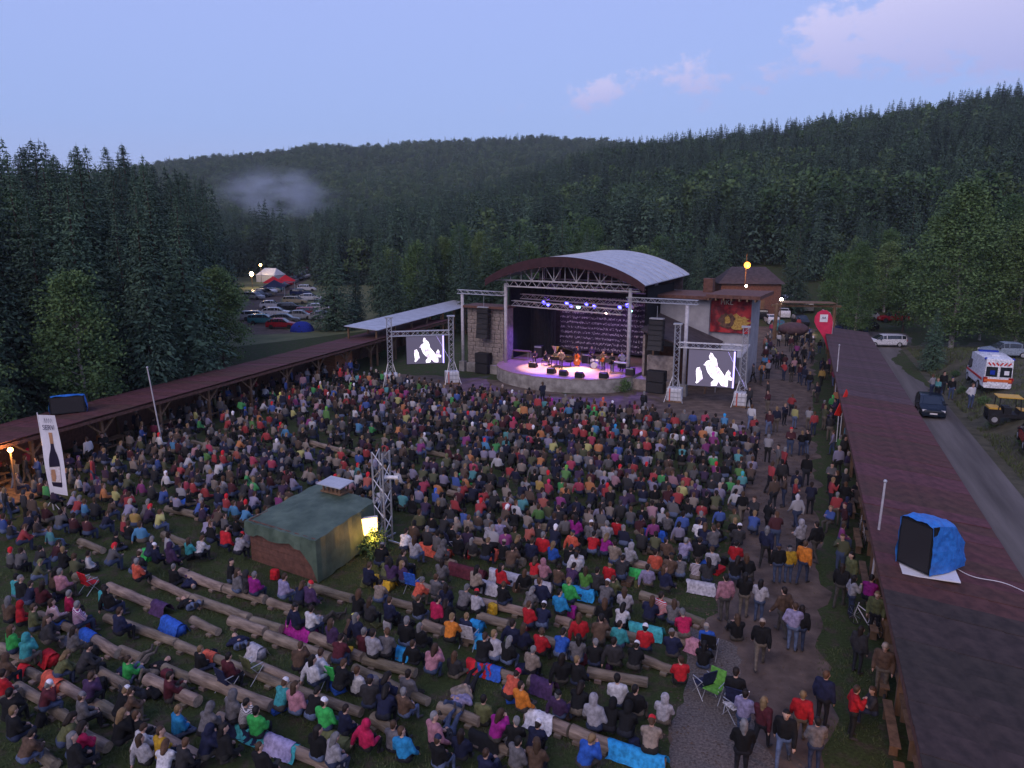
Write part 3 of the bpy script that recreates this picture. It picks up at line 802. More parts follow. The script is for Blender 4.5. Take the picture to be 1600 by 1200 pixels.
for i, (px, py, w_) in enumerate([(905, 478, 'left'), (986, 484, 'right')]):
    u, z = onv(px, py, 5.2); mhead(u, 5.2, z + .26, (0, -1, -.4), w_ + ' small green lamp hanging between the blue moving lights', 'lens_green')
# stage lighting
for u in (-3.5, 0.2, 3.6): spot('front_wash', VW(u, 1.0, 6.6), VW(u * .75 + .7, -.6, 1.3), (1.0, .58, .42), 7000, 52)
spot('centre_key', VW(1.2, .9, 6.6), VW(1.2, .2, 1.6), (1.0, .78, .5), 8000, 34)
for u, t in ((-4.5, -3.5), (0, 1.5), (4.5, 3.0)): spot('blue_wash', VW(u, 5.3, 7.9), VW(t, 1.0, 1.3), (.20, .08, 1.0), 4200, 75)
for u in (-2.6, 1.2, 4.6): spot('purple_back', VW(u, 4.6, 7.0), VW(u, 8.4, 4.0), (.70, .42, 1.0), 230, 88)
spot('left_edge_wash', VW(-3, 2.4, 7.3), VW(-4.5, -1.2, 1.2), (.3, .15, 1.0), 1600, 60)

# wings: stone wall left, grey hall right
wl_ = thing('stone_wing', 'rough stone wing wall left of the stage behind hanging speakers', 'wall', S0, -SA)
MB().box((-8.85, 1.4, 3.2), (4.2, 1.8, 6.4)).build('wall_core', M['stone'], wl_)
rs = random.Random(3); zc = .05
protos = [MB().box((0, 0, 0), (1, 1, 1)).mesh('stone', M['stone']) for k in range(1)]
while zc < 6.2:
    hh = rs.uniform(.34, .5); uc = -10.93
    while uc < -6.85:
        w_ = min(rs.uniform(.45, .95), -6.78 - uc)
        o = link('stone', protos[0], wl_, (uc + w_ / 2, .46 + rs.uniform(-.05, .03), zc + hh / 2)); o.scale = (w_ - .04, .16, hh - .04)
        uc += w_
    zc += hh
MB().box((-8.85, 1.1, 6.55), (4.7, 2.6, .22)).build('coping', M['brown_board'], wl_)
MB().box((-8.2, .2, .45), (5.0, .9, .9)).build('footing', M['concrete'], wl_)
ZAN = onv(1140, 464, 5.0)[1]
hall = thing('grey_hall', 'plain grey rendered hall with brown flat roof right of the stage', 'building', S0, -SA)
uA, uB = onv(1111, 500, 6.8)[0], onv(1172, 500, 6.8)[0]
MB().box(((7.1 + uA) / 2, 8.6, 3.9), (uA - 7.1, 5.0, 7.8)).build('wall', M['grey_wall'], hall)
MB().box(((7.1 + uA) / 2, 8.2, 7.95), (uA - 7.1 + .8, 6.2, .3)).build('roof', M['brown_board'], hall)
MB().box(((uA + uB) / 2, 9.0, ZAN / 2 - .1), (uB - uA - .01, 4.4, ZAN - .2)).build('annex_wall', M['grey_wall'], hall)
MB().box(((uA + uB) / 2 + .5, 8.2, ZAN), (uB - uA + 1.2, 6.6, .32)).build('annex_roof', M['brown_board'], hall)
for k in range(7): MB().box((uA + .1 + k * (uB - uA + .6) / 6, 5.3, ZAN - .27), (.12, .9, .2)).build('rafter_end', M['wood'], hall)
MB().box((10.6, 10.2, 8.75), (.9, .9, 1.3)).build('chimney', M['brown_board'], hall)
for k, (u, w_) in enumerate(((9.2, 1.2), (11.6, 1.0))): MB().box((u, 6.06, 3.2), (w_, .05, 1.2)).build('window', M['glass'], hall)
# scene side: dark lean-to right of stage
lt = thing('lean_to', 'dark sloping lean-to roof between stage and right screen', 'shelter', S0, -SA)
MB().prism([(7.0, 1.0, 5.15), (13.2, 1.0, 3.3), (13.2, 6.0, 3.9), (7.0, 6.0, 6.2)], (0, 0, .12)).build('roof', M['dark_roof'], lt)
MB().box((7.3, 3.5, 2.4), (.2, 4.6, 4.8)).build('side_wall', M['stone'], lt)
MB().box((10, 5.6, 1.6), (5.6, .2, 3.2)).build('back_wall', M['brown_board'], lt)
for u, z in ((8.2, 4.6), (13.0, 3.2)): MB().box((u, 1.2, z / 2), (.16, .16, z)).build('post', M['wood'], lt)
# right wing wall, low stone
rw = thing('wing_pedestal', 'stone pedestal wall right of the stage under the speaker stack', 'wall', S0, -SA)
MB().box((8.6, 0.6, .5), (3.4, 1.6, 1.0)).build('plinth', M['stone'], rw); MB().box((8.9, 1.3, 2.0), (2.4, .5, 2.0)).build('wall', M['stone'], rw)
# canopy of the bar right
cn = thing('pale_canopy', 'pale grey flat canopy below the red poster', 'canopy', S0, -SA)
uC, uD = onv(1126, 530, 3.8)[0], onv(1167, 530, 3.8)[0]
MB().box(((uC + uD) / 2, 3.8, 3.6), (uD - uC, 3.6, .1), rx=R(10)).build('cover', M['roof_sheet'], cn)
for u in (uC + .15, uD - .15):
    for v in (2.2, 5.4): MB().cyl((u, v, 0), (u, v, 3.45), .06, n=6).build('post', M['metal'], cn)
# poster
def textm(name, s, size, m, M4, parent, ext=.004, font_scale=(1, 1)):
    c = bpy.data.curves.new(name, 'FONT'); c.body = s; c.size = size; c.extrude = ext; c.align_x = 'CENTER'; c.align_y = 'CENTER'
    o = bpy.data.objects.new('tmp_text', c); dg = bpy.context.evaluated_depsgraph_get()
    col.objects.link(o); bpy.context.view_layer.update(); dg = bpy.context.evaluated_depsgraph_get()
    me = bpy.data.meshes.new_from_object(o.evaluated_get(dg)); me.name = name
    bpy.data.objects.remove(o); me.materials.clear(); me.materials.append(m)
    x = link(name, me, parent); x.matrix_local = M4; return x
UPR = Matrix(((1, 0, 0, 0), (0, 0, -1, 0), (0, 1, 0, 0), (0, 0, 0, 1)))   # text plane upright, facing -v
M['poster_red'] = mat('poster_red', (.42, .03, .035), .6, (.12, .012, .02), 1.1, .3, detail=3, lo=.42, hi=.6)
M['gold'] = mat('gold', (.52, .34, .08), .6, (.25, .13, .03), 7, .3)
M['umber'] = mat('umber', (.16, .08, .05), .7, (.05, .025, .02), 4, .3)
M['cream'] = mat('cream', (.7, .62, .5), .6)
pu, pz = onv(1140, 492, 6.5)
po = thing('poster_banner', 'red poster banner with golden shape and pale lettering on the hall annex', 'poster', VW(pu, 6.6, pz), -SA)
b = MB(); n = 12
for i in range(n):
    for j in range(10):
        def pt(i_, j_): 
            x, z = -1.9 + 3.8 * i_ / n, -1.65 + 3.3 * j_ / 10
            return (x, -.06 - .05 * math.sin(x * 3 + z * 2.2) , z - .12 * math.sin(PI * i_ / n) * (j_ / 10))
        b.add([pt(i, j), pt(i + 1, j), pt(i + 1, j + 1), pt(i, j + 1)], [(0, 1, 2, 3)])
cl_ = b.build('cloth', M['poster_red'], po, smooth=True)
textm('lettering', 'FIKL', .62, M['cream'], Matrix.Translation((-.3, -.16, 1.12)) @ UPR, cl_)
def blob(cx, cz, rx, rz, n, jag, seed, y):
    r = random.Random(seed); return [(cx + rx * math.cos(2 * PI * i / n) * (1 + r.uniform(-jag, jag)), y, cz + rz * math.sin(2 * PI * i / n) * (1 + r.uniform(-jag, jag))) for i in range(n)]
MB().prism(blob(-.2, -.55, .75, .75, 18, .22, 1, -.17), (0, .02, 0)).build('picture', M['umber'], cl_)
MB().prism(blob(.75, -.6, 1.0, .6, 26, .3, 2, -.15), (0, .02, 0)).build('picture', M['gold'], cl_)
MB().prism(blob(-.15, -.45, .28, .36, 12, .25, 4, -.20), (0, .02, 0)).build('picture', M['gold'], cl_)

# outrigger trusses and hung speakers
def outrigger(px, pyt, v, u_end, lb):
    u, z = onv(px, pyt, v)
    o = thing('outrigger_truss', lb, 'truss', S0, -SA)
    s = -1 if u_end < 0 else 1
    MB().truss((u_end + (-.5 if s < 0 else .9), v, z), (s * HW - (.1 * s), v, z), .36, .03).build('lattice', M['metal'], o)
    MB().cyl((u_end, v, 0), (u_end, v, z - .2), .16, n=10).build('column', M['steel_paint'], o, smooth=True)
    MB().box((u_end, v, .5), (.6, .6, 1.0)).build('foot', M['concrete'], o)
    return u, z
uL, zL = outrigger(724, 456, -.1, onv(723, 520, -.1)[0], 'lattice arm on a steel column left of the stage')
uR, zR = outrigger(1070, 472, -.6, onv(1071, 540, -.6)[0], 'lattice arm on a steel column right of the stage')
M['grille'] = mat('grille', (.03, .028, .03), .6, (.018, .016, .018), 40)
def line_array(px, py0, py1, v, n, lb):
    u, z1 = onv(px, py0, v); _, z0 = onv(px, py1, v)
    o = thing('line_array_speaker', lb, 'loudspeaker', VW(u, v, z0), -SA)
    hh = (z1 - z0) / n
    for k in range(n):
        q = MB().box((0, -.14 * ((n - 1 - k) / n) ** 2 * 2 + .1, hh * (k + .5)), (1.3, .55, hh * .93), rx=R(-3 * (n - k - 1))).build('cabinet', M['black'], o)
        MB().box((0, -.2 - .28 * ((n - 1 - k) / n) ** 2 + .0, hh * (k + .5)), (1.18, .04, hh * .78), rx=R(-3 * (n - k - 1))).build('grille', M['grille'], q)
    MB().box((0, .1, z1 - z0 + .12), (1.2, .6, .1)).build('flying_frame', M['metal'], o)
    MB().cyl((0, .1, z1 - z0 + .15), (0, .1, z1 - z0 + 1.2), .02, n=4).build('chain', M['metal'], o)
line_array(755, 482, 529, -.3, 6, 'black line array speaker hanging left of the stage')
line_array(1026, 500, 548, -.3, 6, 'black line array speaker hanging right of the stage')
def sub(px, py0, py1, v, w, lb):
    u, z1 = onv(px, py0, v); _, z0 = onv(px, py1, v); z0 = max(z0, .02)
    o = thing('subwoofer_stack', lb, 'loudspeaker', VW(u, v, z0), -SA); h = z1 - z0
    for k in range(2):
        c = MB().box((0, .4, h * (k + .5) / 2), (w, .9, h / 2 - .03)).build('cabinet', M['black'], o, bevel=.03)
        MB().box((0, -.07, h * (k + .5) / 2), (w * .9, .03, h / 2 * .84)).build('grille', M['grille'], c)
sub(752, 552, 586, -.7, 1.45, 'black subwoofer stack in front of the left stone wing')
sub(1024, 580, 617, -.9, 1.6, 'black subwoofer stack right of the stage front')

# ------------------------------------------------------------------ video screens on lattice goalposts
M['led_grey'] = emit('led_grey', (.17, .155, .21), .13)
M['led_white'] = emit('led_white', (1.0, .95, 1.0), 1.5)
def led_mat():
    m = emit('led_figure', (1, .95, 1), 1.3); N = m.node_tree.nodes; L = m.node_tree.links
    t = N.new('ShaderNodeTexCoord'); n = N.new('ShaderNodeTexNoise'); n.inputs['Scale'].default_value = 3.2; n.inputs['Detail'].default_value = 6; n.inputs['Roughness'].default_value = .65
    r = N.new('ShaderNodeValToRGB'); e = r.color_ramp.elements; e[0].position = .40; e[0].color = (.10, .07, .16, 1); e[1].position = .54; e[1].color = (1, .96, 1, 1); x = e.new(.46); x.color = (.55, .42, .62, 1)
    L.new(t.outputs['Object'], n.inputs['Vector']); L.new(n.outputs['Fac'], r.inputs[0]); L.new(r.outputs[0], N['Principled BSDF'].inputs['Emission Color']); return m
M['led_white'] = led_mat()
M['led_violet'] = emit('led_violet', (.5, .42, 1.0), 1.6)
M['tank'] = mat('tank', (.62, .62, .66), .5, (.5, .5, .54), 2)
M['strap_red'] = mat('strap_red', (.6, .1, .06), .6)
FIG = [[(-.02, 1.0), (.04, .97), (.07, .9), (.15, .82), (.13, .72), (.2, .6), (.3, .4), (.42, .3), (.44, .42), (.5, .52), (.56, .45), (.55, .32), (.62, .28), (.6, .2), (.5, .22), (.46, .12), (.5, .0), (.34, .02), (.3, .12), (.24, .14), (.2, .02), (.04, .0), (.03, .1), (.12, .2), (.02, .28), (-.08, .42), (-.14, .6), (-.2, .62), (-.12, .74), (-.02, .78), (-.06, .88)],
       [(-.38, .52), (-.3, .55), (-.26, .46), (-.3, .38), (-.22, .3), (-.2, .2), (-.28, .12), (-.36, .05), (-.4, .08), (-.32, .2), (-.36, .3), (-.4, .42)]]
def screen_rig(p0, p1, top, beam, sx0, sx1, sz0, sz1, side):
    p0, p1 = Vector(p0), Vector(p1); d = (p1 - p0).normalized(); ang = math.atan2(d.y, d.x); W = (p1 - p0).length
    o = thing('screen_rig', 'lattice goalpost rig holding the %s video screen' % side, 'rig', p0, ang)
    for x in (0, W):
        MB().truss((x, 0, .1), (x, 0, top), .42, .035).build('tower', M['metal'], o)
        MB().box((x, 0, top + .06), (.7, .5, .12)).build('tower_head', M['metal'], o)
        for s in (-1, 1):
            MB().cyl((x + s * .2, -.15, 2.2), (x + s * .75, -1.0, .03), .03, n=5).build('stay', M['metal'], o)
    MB().truss((.1, 0, beam), (W - .1, 0, beam), .42, .035).build('crossbar', M['metal'], o)
    s = thing('video_screen', 'video screen showing a glowing white figure, %s of the stage' % side, 'screen', p0 + Vector((0, 0, 0)), ang)
    MB().box(((sx0 + sx1) / 2, -.1, (sz0 + sz1) / 2), (sx1 - sx0 + .12, .14, sz1 - sz0 + .12)).build('housing', M['black'], s)
    pn = MB().box(((sx0 + sx1) / 2, -.18, (sz0 + sz1) / 2), (sx1 - sx0, .02, sz1 - sz0)).build('panel', M['led_grey'], s)
    H_ = sz1 - sz0; cx = sx0 + (sx1 - sx0) * .48
    for k, f in enumerate(FIG):
        pts = [(cx + a * H_ * .95, -.196, sz0 + .06 + c * H_ * .92) for a, c in f]
        bm = bmesh.new(); ff = bm.faces.new([bm.verts.new(p) for p in pts]); bmesh.ops.triangulate(bm, faces=[ff])
        me = bpy.data.meshes.new('picture'); bm.to_mesh(me); bm.free(); me.materials.append(M['led_white']); link('picture', me, pn)
    MB().box((sx1 - .09, -.197, (sz0 + sz1) / 2), (.13, .012, H_)).build('picture', M['led_violet'], pn)
    MB().bar((cx + .55 * H_ * .8, -.197, sz1 - .05), (cx + H_ * .95, -.197, sz0 + .05), .03, .01).build('picture', M['led_violet'], pn)
    for i, x in enumerate((0, W)):
        t = thing('water_tank', 'pale caged water tank weighting the %s tower of the %s screen' % (('left', 'right')[i], side), 'tank', p0 + d * x + Vector((0, 0, 0)), ang)
        MB().box((0, -.1, .62), (1.25, 1.05, 1.05)).build('container', M['tank'], t, bevel=.09)
        MB().box((0, -.1, .06), (1.3, 1.1, .12)).build('pallet', M['wood'], t)
        for k in range(5):
            xx = -.6 + .3 * k; MB().bar((xx, -.645, .1), (xx, -.645, 1.18), .03).build('cage_bar', M['metal'], t)
        for zz in (.45, .85): MB().bar((-.66, -.66, zz), (.66, -.66, zz), .03).build('cage_bar', M['metal'], t)
        MB().box((-.35, -.67, .62), (.08, .02, 1.1)).build('strap', M['strap_red'], t)
    return o
screen_rig(G(611, 602), G(706, 598), 6.2, 4.75, 1.5, 4.95, 1.95, 4.5, 'left')
screen_rig(G(1054, 626), G(1158, 634), 6.4, 4.75, 1.0, 4.7, 1.45, 4.45, 'right')
# ------------------------------------------------------------------ long sheds
def shed(name, label, f, y0, y1, side, zin, zout, width, mats_by_y, pst, wall):
    "f: x of the inner eave at y; side: +1 roof extends to +x, -1 to -x"
    p0, p1 = Vector((f(y0), y0, 0)), Vector((f(y1), y1, 0)); d = (p1 - p0); Ln = d.length; d /= Ln
    ang = math.atan2(d.y, d.x); o = thing(name, label, 'shed', p0, ang)
    s = -side   # local y: +y is left of direction d; roof goes to side
    k = int(Ln / .98); step = Ln / k; cache = {}
    for i in range(k):
        yy = y0 + (y1 - y0) * (i + .5) / k; mk = mats_by_y(yy)
        if mk not in cache:
            q = MB(); sl = (zout - zin) / width
            nrow = 3
            for r_ in range(nrow):
                a, c = width * r_ / nrow - (.0 if r_ == 0 else .06), width * (r_ + 1) / nrow
                lift = .022 * (nrow - r_ if side * 0 + (zout < zin) else r_)
                q.prism([(0.004, s * a, zin + sl * a + lift), (step - .004, s * a, zin + sl * a + lift), (step - .004, s * c, zin + sl * c + lift), (0.004, s * c, zin + sl * c + lift)][::int(1 if s > 0 else -1)], (0, 0, .03))
            cache[mk] = q.mesh('roof_sheet', M[mk])
        q = link('roof_sheet', cache[mk], o, (i * step, 0, rnd.uniform(-.012, .012)))
        q.rotation_euler = (rnd.uniform(-.003, .003), 0, 0)
    for yy_, zz in ((.06, zin), (width - .1, zout)): MB().box((Ln / 2, s * yy_, zz - .14), (Ln, .08, .2)).build('eave_board', M['brown_board'], o)
    n = int(Ln / pst); pm = MB().box((0, 0, (zin - .2) / 2), (.17, .17, zin - .2)).mesh('post', M['wood'])
    bmz = MB().bar((0, 0, 1.7), (1.1, 0, zin - .22), .11).mesh('brace', M['wood']); bmz2 = MB().bar((0, 0, 1.7), (-1.1, 0, zin - .22), .11).mesh('brace', M['wood'])
    po2 = MB().box((0, 0, (zout - .2) / 2), (.16, .16, zout - .2)).mesh('post', M['wood'])
    for i in range(n + 1):
        x = .3 + (Ln - .6) * i / n
        link('post', pm, o, (x, s * .5, 0)); link('post', po2, o, (x, s * (width - .35), 0))
        link('brace', bmz, o, (x + .05, s * .5, 0)); link('brace', bmz2, o, (x - .05, s * .5, 0))
        MB().bar((x, s * .1, zin - .16), (x, s * (width - .15), zout - .16), .1, .16).build('rafter', M['wood'], o)
    if wall:
        nb = int(Ln / .9); wm = MB().box((0, 0, 1.1), (Ln / nb - .02, .03, 2.2)).mesh('wall_board', M['brown_board'])
        for i in range(nb):
            link('wall_board', wm, o, (Ln * (i + .5) / nb, s * (width - .25) + rnd.uniform(-.01, .01), rnd.uniform(-.03, .03)))
    return o
M['roof_maroon'] = mat('roof_maroon', (.115, .043, .041), .85, (.06, .024, .023), 2.6, .4, detail=9, spec=.25, objrand=.16)
M['roof_dark'] = mat('roof_dark', (.055, .038, .033), .92, (.027, .019, .017), 2.6, .4, detail=9, objrand=.16)
M['roof_grey'] = mat('roof_grey', (.092, .05, .05), .85, (.05, .028, .029), 2.6, .4, detail=9, objrand=.16)
shed('market_shed', 'long shed with dark maroon sheet roof along the right edge of the crowd', shedR, 6.5, 84, 1, 3.02, 2.62, 4.6,
     lambda y: 'roof_dark' if y < 21.4 else ('roof_maroon' if y < 49 else 'roof_grey'), 4.4, True)
shed('covered_stalls', 'long low shed with maroon roof running behind the crowd on the left', shedL, 22, 92, -1, 2.85, 2.65, 4.8,
     lambda y: 'roof_maroon', 4.6, True)
# pale metal canopy beyond
a, b_ = G(541, 511, 4.0), G(712, 470, 4.0); d = (b_ - a); Ln = d.length
mc = thing('metal_canopy', 'pale sheet-metal canopy behind the left shed beside the stage', 'canopy', (a.x, a.y, 0), math.atan2(d.y, d.x))
k = 16
for i in range(k): MB().prism([(Ln * i / k + .01, .3, 4.05), (Ln * i / k + .01, -3.6, 3.75), (Ln * (i + 1) / k - .01, -3.6, 3.75), (Ln * (i + 1) / k - .01, .3, 4.05)][::-1], (0, 0, .05)).build('roof_sheet', M['roof_sheet'], mc)
for i in range(8):
    for yy, zz in ((0, 4.0), (-3.3, 3.75)): MB().box((.4 + (Ln - .8) * i / 7, yy, zz / 2), (.16, .16, zz)).build('post', M['wood'], mc)
# wooden kiosk under the left shed
k0 = G(525, 585); kk = thing('wooden_kiosk', 'small orange-brown wooden kiosk under the far end of the left shed', 'kiosk', k0, R(70))
M['kiosk'] = mat('kiosk', (.36, .15, .07), .75, (.22, .085, .04), 5, .2, stretch=(1, 1, 4))
for i in range(8): MB().box((0, 0, .15 + i * .27), (3.0, 2.0, .255)).build('plank', M['kiosk'], kk)
MB().box((.2, 1.03, 1.3), (1.3, .06, .8)).build('window', M['glass'], kk); MB().box((0, .1, 2.32), (3.5, 2.6, .1)).build('roof', M['dark_roof'], kk)

# blue-wrapped loudspeakers on both roofs
def wrapped_speaker(loc, rz, w, d, h, lb, tail):
    o = thing('tarped_speaker', lb, 'loudspeaker', loc, rz)
    MB().box((0, -d / 2 + .12, h * .5), (w * .97, .25, h * .94)).build('cabinet', M['black'], o)
    MB().box((0, -d / 2 - .012, h * .5), (w * .88, .02, h * .85)).build('grille', M['grille'], o)
    r = random.Random(int(w * 100)); n = 12; q = MB(); prof = []
    # tarp: lofted frames from front to back, top sagging and crumpled
    fr = [(-d / 2 - .05, 1.0, 1.0), (-d / 2 + .25, 1.02, 1.03), (0, 1.0, .98), (d / 2 - .1, .98, .9), (d / 2 + tail, .8, .5)]
    rings = []
    for (y, sw, sh) in fr:
        ring = []
        for (x, z) in ((-.5, 0), (-.53, .3), (-.5, .65), (-.47, .95), (-.3, 1.01), (0, 1.0), (.3, 1.01), (.47, .95), (.5, .65), (.54, .3), (.52, 0)):
            ring.append((x * w * sw + r.uniform(-.03, .03), y + r.uniform(-.05, .05), max(.02, z * h * sh) + r.uniform(-.02, .03)))
        rings.append(ring)
    vs = [p for ring in rings for p in ring]; m_ = 11
    fs = [(i * m_ + j, i * m_ + j + 1, (i + 1) * m_ + j + 1, (i + 1) * m_ + j) for i in range(len(rings) - 1) for j in range(m_ - 1)]
    fs.append(tuple((len(rings) - 1) * m_ + j for j in range(m_)))
    q.add(vs, fs); t = q.build('tarpaulin', M['blue_tarp'], o)
    md = t.modifiers.new('s', 'SUBSURF'); md.levels = 2; md.render_levels = 2; md.subdivision_type = 'SIMPLE'
    tx = bpy.data.textures.new('crumple', 'CLOUDS'); tx.noise_scale = .28
    dm = t.modifiers.new('d', 'DISPLACE'); dm.texture = tx; dm.strength = .10; dm.mid_level = .5
    MB().cyl((-w * .5, d * .2, h * .2), (w * .5, d * .2, h * .2), .012, n=4).build('rope', M['white'], t)
    return o
zr = 2.93
pR = G(1447, 893, zr); axr = math.atan2(1, .385)
pl = thing('timber_pallet', 'pale board and timber pallet under the blue-wrapped speaker on right roof', 'pallet', (pR.x, pR.y, zr - .02), axr - R(90))
MB().box((0, 0, .13), (1.75, 1.5, .04)).build('board', M['white'], pl)
for k in range(3): MB().box((0, -.55 + .55 * k, .07), (1.6, .12, .09)).build('batten', M['wood'], pl)
wrapped_speaker((pR.x + .02, pR.y + .12, zr + .14), R(-66), 1.25, 1.25, 1.75, 'loudspeaker wrapped in bright blue tarpaulin on the right shed roof', .55)
pL = G(104, 645, 2.85)
wrapped_speaker((pL.x, pL.y + .3, 2.86), R(26), 1.95, 1.2, 1.1, 'loudspeaker under dark blue tarpaulin on the left shed roof', .3)
b = MB(); pts = []
for i in range(25):
    t = i / 24; px, py = 1490 + 150 * t, 884 + 50 * t ** .8 + 3 * math.sin(t * 9); p = G(px, py, 2.82 + .1 * (1 - t) + .03); pts.append(p)
b.path(pts, [.013] * 25, 5); tag(b.build('cable', M['white']), 'white cable trailing from the blue-wrapped speaker across the right roof', 'cable')

# poles
def pole(px, py, h, lean, lb):
    p = G(px, py); o = thing('flag_pole', lb, 'pole', p)
    MB().cyl((0, 0, -.2), (lean[0], lean[1], h), .05, .04, 8).build('shaft', M['steel_paint'], o); MB().ball((lean[0], lean[1], h), .07).build('cap', M['metal'], o)
pole(255, 700, 5.4, (-.5, 0, 0), 'thin grey pole standing at the edge of the left shed')
pole(1357, 945, 5.0, (.12, 0, 0), 'grey steel pole by the parked bicycles along the right shed')
pole(1303, 640, 5.2, (-.05, 0), 'white pole at the far end of the right shed beside the walkway')

# SERV banner
bp = G(84, 797); M['banner'] = mat('banner', (.72, .70, .74), .7, (.60, .58, .64), 1.5, .2)
M['ink'] = mat('ink', (.10, .09, .15), .7); M['bottle'] = mat('bottle', (.025, .018, .04), .35); M['cork'] = mat('cork', (.42, .22, .12), .7); M['lbl'] = mat('lbl', (.66, .6, .62), .7, (.5, .42, .4), 6)
bn = thing('wine_banner', 'tall white banner with dark bottle and SERV lettering by the left shed', 'banner', bp, R(-18))
MB().cyl((0, 0, 0), (-.22, 0, 5.15), .035, .025, 8).build('pole', M['white'], bn)
for a in (0, 2.1, 4.2): MB().cyl((-.03, 0, .55), (.45 * math.cos(a), .45 * math.sin(a), .02), .02, n=5).build('foot', M['white'], bn)
def bpt(s, t, o_=0.0): return ((-.17 + .17 * (1 - t)) * 1.05 - .02 + s * 1.22, -.04 - o_ - .05 * math.sin(t * 5 + s * 2), .98 + t * 4.05 + .12 * s * (t - .25))
q = MB()
for i in range(4):
    for j in range(16): q.add([bpt(i / 4, j / 16), bpt((i + 1) / 4, j / 16), bpt((i + 1) / 4, (j + 1) / 16), bpt(i / 4, (j + 1) / 16)], [(0, 1, 2, 3)])
fl = q.build('flag', M['banner'], bn, smooth=True)
def onflag(name, pts, m, o_):
    mb = MB(); mb.add([bpt(s, t, o_) for s, t in pts], [tuple(range(len(pts)))]); mb.build(name, m, fl)
BOT = [(.28, .10), (.78, .10), (.80, .13), (.78, .40), (.72, .50), (.60, .60), (.585, .78), (.44, .78), (.43, .60), (.32, .50), (.27, .40), (.26, .13)]
def strip(name, left, right, m, o_):
    mb = MB()
    for (a, b2), (c, d2) in zip(zip(left, right), zip(left[1:], right[1:])): mb.add([bpt(*a, o_), bpt(*b2, o_), bpt(*d2, o_), bpt(*c, o_)], [(0, 1, 2, 3)])
    mb.build(name, m, fl)
lt_ = [.095, .12, .2, .3, .38, .44, .50, .55, .6, .66, .72]; lw = [.24, .27, .27, .27, .27, .25, .2, .13, .095, .08, .08]
strip('bottle_print', [(.52 - w_, t) for t, w_ in zip(lt_, lw)], [(.52 + w_, t) for t, w_ in zip(lt_, lw)], M['bottle'], .012)
strip('bottle_print', [(.43, .64), (.43, .7), (.42, .78)], [(.61, .64), (.61, .7), (.62, .78)], M['cork'], .018)
strip('bottle_print', [(.27, .15), (.26, .25), (.26, .34)], [(.77, .16), (.78, .26), (.78, .36)], M['lbl'], .018)
strip('bottle_print', [(.3, .16), (.29, .24), (.33, .31)], [(.48, .16), (.55, .24), (.52, .32)], M['cork'], .024)
tm = Matrix.Translation(bpt(.52, .845, .07)) @ Matrix.Rotation(R(-4), 4, 'Y') @ UPR
textm('lettering', 'SERV', .36, M['ink'], tm, fl, .002)
for k in range(4):
    s0 = .27 + .13 * k; onflag('emblem', [(s0, .90), (s0 + .065, .965), (s0 + .13, .90), (s0 + .12, .90), (s0 + .065, .95), (s0 + .01, .90)], M['ink'], .012)

# ------------------------------------------------------------------ tarp covered sound booth
hz = 1.95
cn_ = [G(384, 815, hz - .15), G(493, 846, hz - .1), G(585, 784, hz), G(497, 757, hz)]   # left, front, right, back
ctr = sum(cn_, Vector()) / 4; ctr.z = 0
hut = thing('tarp_booth', 'low wooden booth covered by a green tarpaulin amid the crowd', 'booth', ctr)
c4 = [p - ctr for p in cn_]
inset = [Vector((p.x * .95, p.y * .95, 0)) for p in c4]
for a, b_ in ((0, 1), (1, 2), (2, 3), (3, 0)):
    for k in range(7):
        z = .14 + k * .27; p, q_ = inset[a], inset[b_]
        MB().bar((p.x, p.y, z), (q_.x, q_.y, z), .05, .255).build('plank', M['brown_board'], hut)
N_ = 14; q = MB(); rr = random.Random(8)
def roofpt(i, j):
    s, t = i / N_, j / N_
    p = (c4[0] * (1 - s) + c4[1] * s) * (1 - t) + (c4[3] * (1 - s) + c4[2] * s) * t
    return p * 1.02 + Vector((0, 0, .10 * math.sin(PI * s) * math.sin(PI * t) + .03 * math.sin(i * 2.3 + j * 1.7)))
for i in range(N_):
    for j in range(N_): q.add([roofpt(i, j), roofpt(i + 1, j), roofpt(i + 1, j + 1), roofpt(i, j + 1)], [(0, 1, 2, 3)])
rim = [roofpt(i, 0) for i in range(N_ + 1)] + [roofpt(N_, j) for j in range(1, N_ + 1)] + [roofpt(i, N_) for i in range(N_ - 1, -1, -1)] + [roofpt(0, j) for j in range(N_ - 1, 0, -1)]
nR = len(rim); drop = []
for k, p in enumerate(rim):
    side = k // N_      # 0 = left-front side, 1 = front-right, ...
    h = (.50 + .07 * math.sin(k * 1.3)) if side == 0 else (1.82 if side == 1 else .6)
    if side == 0: h += 1.0 * max(0, (k - N_ + 3) / 3)
    off = Vector((p.x, p.y, 0)).normalized() * (.05 + .06 * abs(math.sin(k * 1.4)))
    drop.append(Vector((p.x, p.y, max(.03, p.z - h))) + off)
for k in range(nR):
    a, b_ = k, (k + 1) % nR; m1, m2 = (rim[a] + drop[a]) / 2, (rim[b_] + drop[b_]) / 2
    for m_, kk_ in ((m1, a), (m2, b_)): m_ += Vector((m_.x, m_.y, 0)).normalized() * .05 * math.sin(kk_ * 2.2)
    q.add([rim[a], m1, m2, rim[b_]], [(0, 1, 2, 3)]); q.add([m1, drop[a], drop[b_], m2], [(0, 1, 2, 3)])
q.build('tarpaulin', M['green_tarp'], hut, smooth=True)
vp = G(525, 768, hz + .1); vl = thing('roof_vent', 'small wooden louvred vent with pale lid on the tarp booth', 'vent', vp, R(-30))
for k in range(5):
    for yy in (-.28, .28): MB().box((-.5 + .25 * k, yy, .2), (.07, .07, .4)).build('slat', M['wood'], vl)
MB().box((0, 0, .05), (1.25, .75, .08)).build('base', M['wood'], vl); MB().box((0, 0, .45), (1.45, .95, .05), rx=R(6)).build('lid', M['roof_sheet'], vl)

